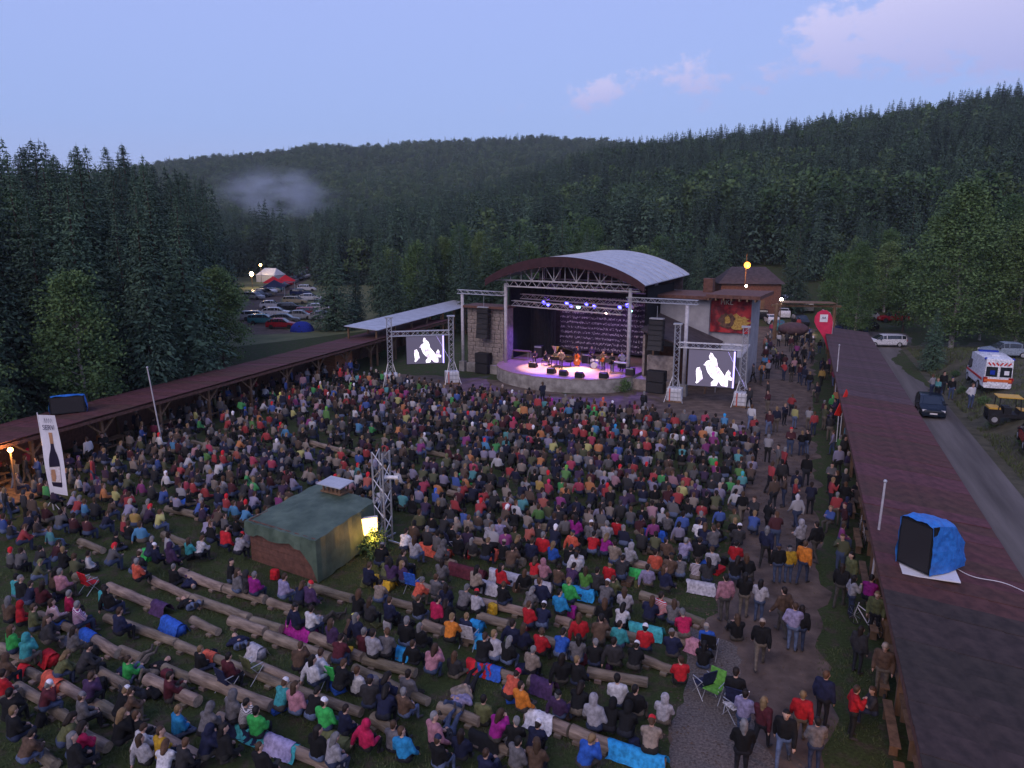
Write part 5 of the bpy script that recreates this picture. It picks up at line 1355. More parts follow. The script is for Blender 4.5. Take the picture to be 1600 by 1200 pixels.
for tok in STAND.split():
    px, py, c = tok.split(','); p = G(float(px), float(py), .95)
    kind = rp_.choice(['u0', 'u0', 'u1', 'u1', 'u2', 'u3', 'u4'])
    addp(p.x, p.y, c, kind, rz=(rp_.choice([facing(p.x), facing(p.x), rp_.uniform(0, 6.28)]) + rp_.gauss(0, .3)), listed=True)
for k in range(190):
    px, py = rp_.uniform(0, 760), rp_.uniform(840, 1195); p = G(px, py, .72)
    if py > 880 and 130 < px < 560 and py < 1080 and rp_.random() < .72: continue
    if any((q['x'] - p.x) ** 2 + (q['y'] - p.y) ** 2 < .55 for q in PEOPLE): continue
    if 375 < px < 600 and py < 915: continue
    addp(p.x, p.y, rp_.choice('KKDDNNHPZGGFXL'), rp_.choice([None, None, None, 'g0', 'g1', 'l0']))
# people on the road outside
for px, py, c, rz in ((1457, 602, 'L', .4), (1465, 606, 'T', 2.2), (1470, 612, 'N', 1), (1487, 606, 'K', 2.9), (1518, 618, 'W', 3.3), (1474, 598, 'K', 3.0)):
    p = D(px, py, {1518: 49, 1487: 55}.get(px, 57)); addp(p.x, p.y, c, z=max(0, p.z - .95), kind='u5' if c == 'W' else rp_.choice(['u0', 'u1', 'u2']), rz=rz, listed=True)
EXTRA_LOGS = True
def inpoly(x, y, P):
    r = False
    for i in range(len(P)):
        a, b = P[i], P[i - 1]
        if (a[1] > y) != (b[1] > y) and x < (b[0] - a[0]) * (y - a[1]) / (b[1] - a[1]) + a[0]: r = not r
    return r
hutP = [(p.x + ctr.x * 0 + (p.x - ctr.x) * .12, p.y + (p.y - ctr.y) * .12) for p in cn_]
grid = {}
def occ(x, y, r):
    for i in range(int(x // 1) - 1, int(x // 1) + 2):
        for j in range(int(y // 1) - 1, int(y // 1) + 2):
            for q in grid.get((i, j), ()):
                if (q[0] - x) ** 2 + (q[1] - y) ** 2 < r * r: return True
    return False
def put(x, y): grid.setdefault((int(x // 1), int(y // 1)), []).append((x, y))
for p in PEOPLE: put(p['x'], p['y'])
DARKC = 'KKKKKKKKDDDDDDDDNNNNNNNHHHHHPPPPPZZZZZGGGGGGGLLXXXXFFFRRRRRCCWWBBSTEQMIVVVOJA'
y0 = 14.0
ROWY = []
while y0 < 76:
    ROWY.append(y0); y0 += 1.5 if y0 > 24 else 1.9
for y0 in ROWY:
    x = -28.0
    while x < 19:
        x += rp_.uniform(.50, .72)
        y = y0 + rowg(x) + rp_.gauss(0, .12)
        if y < 27 or x < shedL(y) + .4 or x > shedR(y) - 5.2 or y > 59.8 - .56 * x: continue
        pxx, pyy = pix(x, y, .7)
        if y < 33 and pxx < 640: 
            if pyy > 845 or rp_.random() < .55: continue
        if y < 29.5 and rp_.random() < .7: continue
        if pxx < 560 and 640 < pyy < 720 and rp_.random() < .18: continue
        if inpoly(x, y, hutP) or (x - mp_.x) ** 2 + (y - mp_.y) ** 2 < 2.2 or (x - lp.x) ** 2 + (y - lp.y) ** 2 < 1.6: continue
        if inpoly(x, y, [(hutP[1][0] - .3, hutP[1][1] - 2.6), (hutP[1][0] + 2.2, hutP[1][1] - 2.0), (hutP[2][0] + .5, hutP[2][1] - 1), hutP[1], hutP[0], (hutP[0][0] - .2, hutP[0][1] - 1)]): continue
        if rp_.random() < .10 or occ(x, y, .46): continue
        kd = None if rp_.random() < .9 else rp_.choice(['g0', 'g1', 'u0', 'u1'] if y > 50 else ['g0', 'g1'])
        addp(x, y, rp_.choice(DARKC), kd); put(x, y)
# under the sheds and by the walkway
for k in range(150):
    y = rp_.uniform(30, 74); x = shedL(y) + rp_.uniform(-3.2, .6)
    if occ(x, y, .6): continue
    addp(x, y, rp_.choice(DARKC), rp_.choice(['s0', 's1', 's2', 's4', 'u0', 'u1']), rz=facing(x) + rp_.gauss(0, .9)); put(x, y)
for k in range(95):
    y = rp_.uniform(15, 48) if k < 60 else rp_.uniform(48, 72); x = shedR(y) + rp_.uniform(-1.0, 1.9)
    if occ(x, y, .6): continue
    addp(x, y, rp_.choice(DARKC), rp_.choice(['s0', 's1', 's2', 'u0', 'u1', 'u2']), rz=rp_.choice([1.9, -1.2]) + rp_.gauss(0, .5)); put(x, y)
for k in range(60):
    y = rp_.uniform(66, 98); x = shedR(y) + rp_.uniform(-7.0, -1.0)
    if occ(x, y, .7): continue
    addp(x, y, rp_.choice(DARKC), rp_.choice(['u0', 'u1', 'u2', 'u3', 'u4']), rz=rp_.uniform(0, 6.28)); put(x, y)

# nearest 300 are individuals
def vis(p):
    px, py = pix(p['x'], p['y'], .6); return -30 < px < 1630 and py < 1225
PEOPLE = [p for p in PEOPLE if vis(p)]
PEOPLE.sort(key=lambda p: math.hypot(p['x'], p['y']) - (3 if p.get('listed') else 0))
near = PEOPLE[:292]; far = PEOPLE[292:]
used = {}
def pname(c): return COLS[c][0]
POSE = {'s': 'sitting', 'g': 'sitting on the grass', 'l': 'lying on the grass', 'u': 'standing'}
ANCH = [('the tarp booth', ctr.x, ctr.y), ('the lattice mast', mp_.x, mp_.y), ('the wine banner', bp.x, bp.y), ('the gravel patch', 6, 20), ('the leaning bicycles', 13.6, 26), ('the bottom left corner', -12, 17), ('the bottom edge', 0, 17.5), ('the shed lamp', 9.5, 14.5), ('the left edge', -17.5, 24), ('the open grass', -11.5, 22.5), ('the walkway', 11.5, 29)]
def vivid(c): return c in 'RCMBSTEAOQYJWI'
def make_label(p, lvl):
    base = '%s %s' % (pname(p['c']), p['garm'])
    pose = POSE[p['k'][0]] + (' in a camp chair' if p.get('chair') else '')
    a = min(ANCH, key=lambda q: (q[1] - p['x']) ** 2 + (q[2] - p['y']) ** 2); d = math.hypot(a[1] - p['x'], a[2] - p['y'])
    place = ('beside ' if d < 2.6 else 'near ') + a[0]
    hr = p['hdesc']
    if lvl == 0: return 'person in %s, %s, %s %s' % (base, hr, pose, place)
    ot = sorted((q for q in near if q is not p and q['c'] != p['c']), key=lambda q: (q['x'] - p['x']) ** 2 + (q['y'] - p['y']) ** 2)
    ot = [q for q in ot[:8] if vivid(q['c'])] + ot[:8]
    q = ot[min(lvl - 1, len(ot) - 1)]
    px, py = pix(p['x'], p['y'], .7); qx, qy = pix(q['x'], q['y'], .7)
    rel = ('left of' if px < qx else 'right of') if abs(px - qx) > abs(py - qy) else ('behind' if py < qy else 'in front of')
    return 'person in %s %s %s one in %s, %s' % (base, POSE[p['k'][0]].split(' on')[0], rel, pname(q['c']), place)
HATN = {'W': 'white', 'R': 'red', 'J': 'yellow', 'C': 'bright pink', 'K': 'black', 'N': 'navy', 'G': 'grey', 'X': 'beige'}
for p in near:
    p['garm'] = rp_.choice(GARM)
    if p.get('pat'): p['garm'] = 'striped ' + rp_.choice(['jacket', 'sweater'])
    r = rp_.random(); p['hair'] = rp_.choice(HAIRC)
    if p['hat'] is None and r < .10 and p['k'][0] in 'su': p['hat'] = rp_.choice('KNGXW')
    if p['hat'] is None and .10 < r < .15 and p['k'][0] in 'su': p['hat'] = 'hood'
    if p['hat'] == 'hood' and 'hooded_jacket' in PM[p['k']]: p['hdesc'] = 'hood up'; p['garm'] = 'hoodie'
    elif p['hat'] and p['hat'] != 'hood': p['hdesc'] = HATN[p['hat']] + ' cap'
    else: p['long'] = rp_.random() < .38; p['hdesc'] = ('long ' if p['long'] else '') + p['hair'][0]
    if p.get('long'): p['hdesc'] = p['hair'][0].replace('haired', 'long-haired') if 0 else 'long ' + p['hair'][0].replace('-haired', ' hair')
def jit(c, a=.18): k = rp_.uniform(1 - a, 1 + a); return tuple(x * k for x in c)
PERSON_OBJS = []
def build_person(p, label, group='people in the audience'):
    k = PM[p['k']]
    o = link('person', k['body'], None, (p['x'], p['y'], p['z']), p['rz'])
    if p['k'][0] == 's': o.rotation_euler = (rp_.gauss(0, .05), rp_.gauss(0, .06), p['rz'])
    o.scale = (p['s'],) * 3
    o.color = (*(p.get('tr') or rp_.choice(TROUS)), 1); tag(o, label, 'person', group)
    hooded = p['hdesc'] == 'hood up'
    j = link('hooded_jacket' if hooded else 'jacket', k['hooded_jacket'] if hooded else (k['striped_jacket'] if p.get('pat') else k['jacket']), o)
    j.color = (*[x * .72 for x in jit(COLS[p['c']][1])], 1)
    if hooded: pass
    elif p['hat'] and p['hat'] in COLS: h = link('cap', k['cap'], o); h.color = (*COLS[p['hat']][1], 1); h2 = link('hair', k['hair'], o); h2.color = (*p['hair'][1], 1); h2.scale = (.985,) * 3
    else: h = link('long_hair' if p.get('long') else 'hair', k['long_hair' if p.get('long') else 'hair'], o); h.color = (*jit(p['hair'][1]), 1)
    PERSON_OBJS.append(o); return o
for p in near:
    for lvl in range(0, 9):
        lb = make_label(p, lvl)
        if lb not in used and len(lb.split()) <= 16: break
    used[lb] = 1; build_person(p, lb)
# the rest of the crowd: one mass of figures with their own clothes
LOW = {}
for k in KINDS_:
    me, tg = PM[k]['low']; nv = len(me.vertices); co = np.empty(nv * 3); me.vertices.foreach_get('co', co)
    me.calc_loop_triangles(); tri = np.empty(len(me.loop_triangles) * 3, dtype=np.int32); me.loop_triangles.foreach_get('vertices', tri)
    pi = np.empty(len(me.loop_triangles), dtype=np.int32); me.loop_triangles.foreach_get('polygon_index', pi)
    LOW[k] = (co.reshape(-1, 3), tri.reshape(-1, 3), [tg[i] for i in pi])
VV, FF, CC = [], [], []; off = 0
for p in far:
    co, tri, tg = LOW[p['k']]; s = p['s']; c_, s_ = math.cos(p['rz']), math.sin(p['rz'])
    P = co * s; P = np.stack([P[:, 0] * c_ - P[:, 1] * s_ + p['x'], P[:, 0] * s_ + P[:, 1] * c_ + p['y'], P[:, 2] + p['z']], 1)
    hairc = rp_.choice(HAIRC)[1] if rp_.random() < .86 else COLS[rp_.choice('KNGWRX')][1]
    if rp_.random() < .08: hairc = COLS[p['c']][1]
    cm = {'skin': (.36, .22, .17), 'leg': rp_.choice(TROUS), 'shoe': (.05, .045, .045), 'top': jit(COLS[p['c']][1]), 'hair': hairc}
    lum = sum(cm['top']) / 3; cm['top'] = tuple((x * .74 + lum * .26) * .58 for x in cm['top'])
    VV.append(P); FF.append(tri + off); off += len(co); CC.append(np.array([cm[t] for t in tg]))
VV = np.concatenate(VV); FF = np.concatenate(FF); CC = np.concatenate(CC)
me = bpy.data.meshes.new('crowd'); me.vertices.add(len(VV)); me.vertices.foreach_set('co', VV.astype(np.float32).ravel())
me.loops.add(FF.size); me.loops.foreach_set('vertex_index', FF.astype(np.int32).ravel()); me.polygons.add(len(FF))
me.polygons.foreach_set('loop_start', np.arange(0, FF.size, 3, dtype=np.int32)); me.polygons.foreach_set('loop_total', np.full(len(FF), 3, dtype=np.int32))
me.update(calc_edges=True)
at = me.color_attributes.new('cloth', 'FLOAT_COLOR', 'CORNER')
at.data.foreach_set('color', np.concatenate([np.repeat(CC, 3, axis=0), np.ones((len(FF) * 3, 1))], 1).astype(np.float32).ravel())
me.polygons.foreach_set('use_smooth', [True] * len(FF))
cmt = bpy.data.materials.new('crowd_cloth'); cmt.use_nodes = True; N = cmt.node_tree.nodes; ca = N.new('ShaderNodeVertexColor'); ca.layer_name = 'cloth'
N['Principled BSDF'].inputs['Roughness'].default_value = .85; N['Principled BSDF'].inputs['Specular IOR Level'].default_value = .2
cmt.node_tree.links.new(ca.outputs[0], N['Principled BSDF'].inputs['Base Color']); me.materials.append(cmt)
tag(link('crowd', me), 'dense seated crowd of spectators filling the ground up to the stage', kind='stuff')
print('people', len(near), len(far), 'crowd tris', len(FF))
# ------------------------------------------------------------------ log seats
LOGS = """26,1072,80,1102 80,1104,132,1138 124,1146,170,1168 52,1168,86,1196 40,1046,64,1058 92,1068,156,1104 157,1105,200,1126 228,1142,314,1186 140,996,186,1022 187,1014,228,1030 140,1040,196,1072 166,964,276,1004 277,1006,330,1026 332,1026,450,1072 452,1073,565,1114 300,1055,425,1105 583,1122,628,1150 360,970,415,988 417,993,518,1030 300,968,342,987 235,905,300,934 301,935,390,966 393,971,441,984 282,895,350,920 352,920,415,938 420,939,462,952 484,917,550,936 487,995,567,1028 569,1030,650,1052 553,1043,670,1096 685,1104,750,1128 738,1148,797,1174 822,1117,890,1142 892,1143,960,1168 962,1169,1040,1195 734,1037,810,1060 827,1064,862,1078 917,1050,1013,1067 662,976,693,987 725,995,760,1003 747,963,795,976 870,966,893,974 752,941,822,957 898,947,930,955 1005,1029,1050,1046 1064,960,1099,973 1051,995,1090,1010 1005,856,1035,864 1050,838,1080,845 907,816,933,824 665,825,692,835 710,838,775,852 690,875,712,882 657,915,690,927 792,872,820,880 837,820,907,832 615,737,705,760 125,845,162,860 260,795,325,808 255,835,295,850 117,900,150,908 170,917,252,950 340,1120,430,1160 440,1165,520,1198 230,1062,310,1098 256,1042,300,1060 600,935,655,950 560,1000,640,1022 850,1003,905,1018 400,1040,470,1068 60,960,140,995 0,1010,40,1030 640,700,720,716 480,690,560,712 300,690,420,722 700,770,790,790 880,760,960,772 980,880,1060,897 1000,930,1060,948 930,985,1000,1000"""
ORD = ['first', 'second', 'third', 'fourth', 'fifth', 'sixth', 'seventh', 'eighth', 'ninth', 'tenth']
LOGN = {}; logm = []
rl_ = random.Random(4)
def log_mesh(L_, r, seed):
    q = MB(); rr = random.Random(seed); n = 12; k = max(3, int(L_ / .6)); rings = []
    for i in range(k + 1):
        t = i / k; cx, cz = rr.uniform(-.015, .015), rr.uniform(-.012, .012); rad = r * (1.06 - .12 * t) * rr.uniform(.97, 1.03)
        rings.append([(-L_ / 2 + L_ * t, cx + rad * math.cos(2 * PI * j / n) * rr.uniform(.97, 1.03), cz + r + rad * math.sin(2 * PI * j / n) * rr.uniform(.97, 1.03)) for j in range(n)])
    vs = [p for g in rings for p in g]
    q.add(vs, [(i * n + j, i * n + (j + 1) % n, (i + 1) * n + (j + 1) % n, (i + 1) * n + j) for i in range(k) for j in range(n)])
    q.add([*rings[0]], [tuple(range(n - 1, -1, -1))], 1); q.add([*rings[-1]], [tuple(range(n))], 1)
    return q.mesh('log_seat', [M['log'], M['log_end']])
def log_near(x, y):
    a = min(ANCH, key=lambda q: (q[1] - x) ** 2 + (q[2] - y) ** 2); return a[0]
LOGLIST = []
for k, tok in enumerate(LOGS.split()):
    x0, y0, x1, y1 = map(float, tok.split(',')); a, b = G(x0, y0, .2), G(x1, y1, .2); d = b - a; L_ = d.length
    r = rl_.uniform(.145, .20); mid = (a + b) / 2
    o = link('log_seat', log_mesh(L_ - .04, r, k), None, (mid.x, mid.y, .03), math.atan2(d.y, d.x)); LOGLIST.append((o, mid, d.normalized(), L_, r))
    MB().box((-L_ * .3, 0, .03), (.22, .5, .1)).build('bearer', M['log'], o); MB().box((L_ * .3, 0, .03), (.22, .5, .1)).build('bearer', M['log'], o)
anch_groups = {}
for o, mid, d, L_, r in LOGLIST: anch_groups.setdefault(log_near(mid.x, mid.y), []).append((mid.x, o, L_, mid.y))
for an, ls in anch_groups.items():
    ls.sort(key=lambda t: t[0])
    for i, (x, o, L_, yy) in enumerate(ls):
        nth = ORD[i] if i < len(ORD) else str(i + 1) + 'th'
        ll = 'long' if L_ > 3.2 else ('short' if L_ < 1.7 else 'medium')
        tag(o, '%s grey log seat near %s, %s from the left there' % (ll, an.replace('the ', 'the ', 1), nth), 'log', 'log seats of the audience')

# ------------------------------------------------------------------ cloths on the logs
BL = """78,1022,R,.5 84,1060,Q,.95 40,1035,R,.4 132,985,B,.8 105,962,B,.7 255,945,P,.8 270,972,B,1.1 470,978,M,1.3 400,1012,L,.6 415,1150,T,2.3 385,1142,N,1.9 430,1160,V,1.0 600,905,Y,.9 680,856,Q,1.6 770,860,Q,.6 730,888,H,1.7 790,896,L,1.4 765,912,L,.9 905,920,S,1.3 850,912,L,.7 770,1035,B,.9 755,1030,R,.9 745,973,S,.4 750,997,S,.4 850,1065,P,.8 845,1118,W,.9 998,1168,S,1.6 1010,980,T,1.2 1096,912,L,1.1 1020,830,B,1.2 890,790,N,1.6 730,744,E,1.0 765,748,T,.6 1000,893,E,.9 390,905,R,.5 290,780,B,.8 230,862,E,.6 525,1150,F,1.0 760,1148,K,1.0 630,1012,S,.6 1085,1000,I,.5 345,1012,Q,.5"""
bi = {}
for tok in BL.split():
    px, py, c, w = tok.split(','); p = G(float(px), float(py), .36); w = float(w)
    lg = min(LOGLIST, key=lambda t: (t[1].x - p.x) ** 2 + (t[1].y - p.y) ** 2 + (t[2].cross(Vector((p.x - t[1].x, p.y - t[1].y, 0))).length * 2) ** 2)
    along = max(-lg[3] / 2, min(lg[3] / 2, (Vector((p.x, p.y, 0)) - Vector((lg[1].x, lg[1].y, 0))).dot(Vector((lg[2].x, lg[2].y, 0)))))
    pos = Vector((lg[1].x, lg[1].y, 0)) + Vector((lg[2].x, lg[2].y, 0)) * along
    near_log = (pos - Vector((p.x, p.y, 0))).length < .55
    if not near_log: pos = Vector((p.x, p.y, 0)); ang = math.atan(rowslope(p.x))
    else: ang = lg[0].rotation_euler[2]
    q = MB(); n, kk = 12, 10; rr = random.Random(int(px.replace('.', '')))
    prof = []
    r = lg[4] if near_log else .19
    for j in range(kk + 1):
        t = j / kk * 2 - 1
        if abs(t) < .62: a = t / .62 * PI * .5; prof.append((math.sin(a) * (r + .025), .03 + r + math.cos(a) * (r + .03)))
        else: s = (abs(t) - .62) / .38; prof.append((math.copysign(r + .04 + .10 * s, t), max(.03, .03 + r - s * .24)))
    vs = [(-w / 2 + w * i / n + rr.uniform(-.02, .02) + .05 * math.sin(j * .9), prof[j][0] + .012 * math.sin(i * 1.7 + j), prof[j][1] + abs(.018 * math.sin(i * 1.3 + j * .7))) for i in range(n + 1) for j in range(kk + 1)]
    q.add(vs, [(i * (kk + 1) + j, (i + 1) * (kk + 1) + j, (i + 1) * (kk + 1) + j + 1, i * (kk + 1) + j + 1) for i in range(n) for j in range(kk)])
    if not near_log: q.box((0, 0, .18), (w * .96, .36, .34))
    o = q.build('blanket', M['fabric'], None, pos, ang, smooth=True); o.color = (*COLS[c][1], 1)
    key = (pname(c), log_near(pos.x, pos.y)); bi[key] = bi.get(key, 0) + 1
    size = 'wide' if w > 1.2 else ('small' if w < .65 else '')
    tag(o, ('%s %s blanket over a log seat near %s%s' % (size, key[0], key[1], '' if bi[key] == 1 else ', the ' + ORD[bi[key] - 1] + ' such one')).strip(), 'blanket', 'blankets on the logs')

# camp chairs under those who sit in one, and a few empty ones
def camp_chair(loc, rz, c, lb, metal='metal'):
    o = thing('camp_chair', lb, 'chair', loc, rz, 'folding chairs in the crowd')
    s = MB().box((0, .05, .40), (.5, .44, .03)).build('seat', M['fabric'], o); s.color = (*COLS[c][1], 1)
    b = MB().box((0, -.2, .68), (.5, .03, .5), rx=R(14)).build('backrest', M['fabric'], o); b.color = (*COLS[c][1], 1)
    for sx in (-.26, .26):
        MB().cyl((sx, .26, 0), (sx, -.2, .62), .013, n=5).build('leg', M[metal], o); MB().cyl((sx, -.28, 0), (sx, .26, .5), .013, n=5).build('leg', M[metal], o)
        MB().cyl((sx, -.22, .62), (sx, .24, .6), .015, n=5).build('armrest', M[metal], o)
for p in near:
    if p.get('chair'): camp_chair((p['x'], p['y'], .04), p['rz'], 'N' if p['c'] != 'B' else 'K', 'navy folding chair under the person in %s near %s' % (pname(p['c']), log_near(p['x'], p['y'])))
for px, py, c, rz, lb in ((1115, 1092, 'A', 2.4, 'low lime and white folding chair at the edge of the gravel'), (1100, 1085, 'N', .4, 'navy cushion chair next to the lime folding chair'), (1148, 1120, 'W', .5, 'white folding chair by the walkway edge'), (645, 925, 'B', -.4, 'empty blue folding chair below the lattice mast'), (733, 1010, 'L', -.4, 'striped grey deck chair between log rows in the centre'), (395, 1062, 'F', -.6, 'dark green camp chair left of the boy in navy'), (520, 1075, 'E', -.4, 'bright green folding chair amid the lower centre crowd'), (140, 925, 'R', -.5, 'red backed deck chair in the left crowd')):
    g = G(px, py); camp_chair(g, rz, c, lb)
# backpacks and boxes
for px, py, c, lb in ((545, 1030, 'Y', 'mustard yellow bag on the ground among the lower centre rows'), (1100, 1032, 'K', 'black rucksack beside the blue camp chair'), (430, 905, 'R', 'red and white rolled rug by the booth front'), (770, 960, 'Y', 'yellow bag between log rows right of centre'), (895, 965, 'M', 'magenta bag on a log right of centre'), (262, 1066, 'H', 'maroon bag lying on the left grass'), (160, 1080, 'K', 'black bag lying on the left log')):
    g = G(px, py); o = thing('rucksack', lb, 'bag', g, rl_.uniform(0, 3))
    b_ = MB().box((0, 0, .22), (.34, .24, .44)).build('pack', M['fabric'], o, bevel=.07); b_.color = (*COLS[c][1], 1)
    p2 = MB().box((0, .15, .15), (.24, .1, .2)).build('pocket', M['fabric'], o, bevel=.03); p2.color = (*COLS[c][1], 1)
    for sx in (-.09, .09): MB().box((sx, -.14, .24), (.04, .02, .36)).build('strap', M['black'], o)

# bags and folded cloths lying at people's feet
bagl = set(); ns = [p for p in near if p['k'][0] in 'sg']
for k in range(70):
    p = ns[rl_.randrange(len(ns))]; a = p['rz'] + rl_.uniform(.3, 2.8); x, y = p['x'] + .62 * math.cos(a), p['y'] + .62 * math.sin(a)
    c = rl_.choice('KKDNNHFZPBRGL'); kind = rl_.choice(['rucksack', 'folded_blanket', 'rucksack', 'carrier_bag'])
    lb = '%s %s on the ground beside person in %s %s near %s' % (pname(c), kind.replace('_', ' '), pname(p['c']), p['garm'], log_near(x, y))
    if lb in bagl or len(lb.split()) > 16: continue
    bagl.add(lb); o = thing(kind, lb, 'blanket' if 'blanket' in kind else 'bag', (x, y, 0), rl_.uniform(0, 6.28), 'bags at the feet of the audience')
    if kind == 'rucksack':
        b_ = MB().box((0, 0, .19), (.3, .22, .36)).build('pack', M['fabric'], o, bevel=.07); p2 = MB().box((0, .13, .13), (.2, .1, .17)).build('pocket', M['fabric'], o, bevel=.03)
        b_.rotation_euler = p2.rotation_euler = (rl_.uniform(-.4, .4), 0, 0); b_.color = p2.color = (*COLS[c][1], 1)
    elif kind == 'folded_blanket':
        for q in range(3): b_ = MB().box((rl_.uniform(-.03, .03), 0, .04 + .06 * q), (.75 - .05 * q, .42, .07), rz=rl_.uniform(-.1, .1)).build('fold', M['fabric'], o, bevel=.025); b_.color = (*COLS[c][1], 1)
    else:
        b_ = MB().add([(-.16, -.09, 0), (.16, -.09, 0), (.16, .09, 0), (-.16, .09, 0), (-.18, -.06, .34), (.18, -.07, .32), (.17, .06, .35), (-.17, .07, .33)], [(0, 1, 5, 4), (1, 2, 6, 5), (2, 3, 7, 6), (3, 0, 4, 7), (3, 2, 1, 0)]).build('bag', M['fabric'], o); b_.color = (*COLS['W' if c in 'KL' else c][1], 1)
        MB().path([(-.1, 0, .33), (-.06, 0, .46), (.06, 0, .46), (.1, 0, .33)], [.008] * 4, 4).build('handle', M['black'], o)

# ------------------------------------------------------------------ vehicles
def car_tree(name, label, L_, W, H_, kind, colr, loc, rz, group=None, simple=False):
    "local x is forward"
    o = thing(name, label, 'car' if kind != 'van' else 'van', loc, rz, group)
    hw = W / 2
    if kind == 'estate': S = [(-.50, .55, .50), (-.49, .62, .80), (-.47, .66, .95), (-.36, .68, 1.0), (.02, .67, 1.0), (.10, .66, .97), (.27, .62, .63), (.44, .53, .54), (.49, .45, .47), (.50, .40, .42)]
    elif kind == 'hatch': S = [(-.50, .52, .50), (-.49, .60, .63), (-.42, .65, .82), (-.27, .67, .97), (-.02, .66, 1.0), (.08, .65, .97), (.26, .61, .63), (.44, .53, .55), (.49, .45, .47), (.50, .40, .42)]
    else: S = [(-.50, .5, .95), (-.495, .5, .985), (-.47, .5, 1.0), (.0, .5, 1.0), (.15, .5, 1.0), (.22, .5, .97), (.34, .47, .52), (.45, .40, .42), (.49, .33, .35), (.50, .28, .30)]
    rings = []
    for (x, belt, roof) in S:
        belt, roof = belt * H_, max(roof, belt + .004) * H_; e = 1 - .12 * max(0, abs(x) - .4) / .1
        hb = hw * e; tum = .0 if roof - belt < .15 else (.14 if kind != 'van' else .05); hr = hb * (1 - tum * min(1, (roof - belt) / (.3 * H_)))
        z0 = .17 * H_ if kind != 'van' else .14 * H_
        half = [(hb * .90, z0), (hb, z0 + .10), (hb, belt * .82), (hb * .985, belt), (hr, roof - .03), (hr * .78, roof)]
        rings.append([(x * L_, y, z) for y, z in half] + [(x * L_, -y, z) for y, z in half[::-1]])
    n = 12; bodyf, glass = MB(), {}
    vs = [p for r in rings for p in r]; bf = []
    for i in range(len(rings) - 1):
        for j in range(n):
            f = (i * n + j, (i + 1) * n + j, (i + 1) * n + (j + 1) % n, i * n + (j + 1) % n); key = None
            dz = max(rings[i][4][2] - rings[i][3][2], rings[i + 1][4][2] - rings[i + 1][3][2])
            if dz > .2:
                if j in (3, 7) and kind != 'van' and i >= 2: key = 'side_window'
                if j in (4, 5, 6) and kind != 'van':
                    if i == 5: key = 'windscreen'
                    if i in ((1,) if kind == 'estate' else (2,)): key = 'rear_window'
                if kind == 'van' and i == 5 and j in (3, 4, 5, 6, 7): key = 'windscreen'
                if kind == 'van' and i == 4 and j in (3, 7): key = None
            if key: glass.setdefault(key + ('_l' if j == 3 else ('_r' if j == 7 else '')), []).append(f)
            bf.append(f)
    bf += [tuple(range(n)), tuple(range(len(vs) - 1, len(vs) - n - 1, -1))]
    b = MB(); b.add(vs, bf); bo = b.build('body', M['paint'], o); bo.color = (*colr, 1)
    for p in bo.data.polygons: p.use_smooth = True
    md = bo.modifiers.new('w', 'EDGE_SPLIT'); md.split_angle = R(38)
    for key, fl in glass.items():
        g = MB()
        for f in fl:
            P = [Vector(vs[i]) for i in f]; c = sum(P, Vector()) / 4; nn = (P[1] - P[0]).cross(P[3] - P[0]).normalized()
            if nn.dot(c - Vector((c.x * .8, 0, H_ * .5))) < 0: nn = -nn
            g.add([c + (p - c) * .93 + nn * .012 for p in P], [(0, 1, 2, 3)])
        g.build(key.replace('_l', '').replace('_r', '') if key[-2:] in ('_l', '_r') else key, M['glass'], o)
    wr = .16 * L_ * .46 if kind != 'van' else .36
    wr = .32 if kind != 'van' else .36
    for x in (-.31 * L_, .31 * L_):
        for s in (-1, 1):
            t = MB().cyl((x, s * (hw - .2), wr), (x, s * (hw + .015), wr), wr, n=16).build('wheel', M['rubber'], o)
            if not simple: MB().cyl((x, s * (hw + .015), wr), (x, s * (hw + .03), wr), wr * .62, wr * .55, n=10).build('rim', M['metal'], t)
    if not simple:
        for s in (-1, 1):
            MB().box((L_ * .478, s * hw * .68, .44 * H_ if kind != 'van' else .33 * H_), (.12, .34, .14), rz=-s * .35).build('headlight', M['white'], o)
            MB().box((-L_ * .496, s * hw * .78, .56 * H_ if kind != 'van' else .38 * H_), (.08, .26, .2 if kind != 'van' else .4)).build('tail_light', M['tail'], o)
            MB().box((L_ * .17, s * (hw + .07), .63 * H_ if kind != 'van' else .5 * H_), (.1, .16, .12)).build('wing_mirror', M['black'], o)
        MB().box((L_ * .502, 0, .3 * H_), (.03, .5, .11)).build('number_plate', M['white'], o); MB().box((-L_ * .503, 0, .36 * H_ if kind != 'van' else .22 * H_), (.03, .5, .11)).build('number_plate', M['white'], o)
        MB().box((L_ * .499, 0, .37 * H_), (.03, W * .5, .09)).build('grille', M['black'], o)
    return o
M['tail'] = mat('tail', (.35, .01, .012), .3)
M['tail_lit'] = emit('tail_lit', (1, .05, .1), 3)
p = G(1381, 541); car_tree('estate_car', 'white estate car parked under the birch beside the road', 4.7, 1.8, 1.48, 'estate', (.62, .62, .66), p, R(176))
p = G(1452, 645); car_tree('hatchback_car', 'dark blue hatchback parked on the road beside the right shed', 4.5, 1.8, 1.46, 'hatch', (.012, .02, .035), p, math.atan2(-1, -.42))
p = D(1568, 562, 72); p.z = bank(p.x, p.y); car_tree('hatchback_car', 'silver blue hatchback parked behind the ambulance', 4.3, 1.75, 1.5, 'hatch', (.25, .3, .36), p, R(165))
p = D(1622, 682, 44); p.z = bank(p.x, p.y); car_tree('hatchback_car', 'red hatchback cut off by the right edge', 4.2, 1.75, 1.45, 'hatch', (.35, .01, .02), p, R(62))
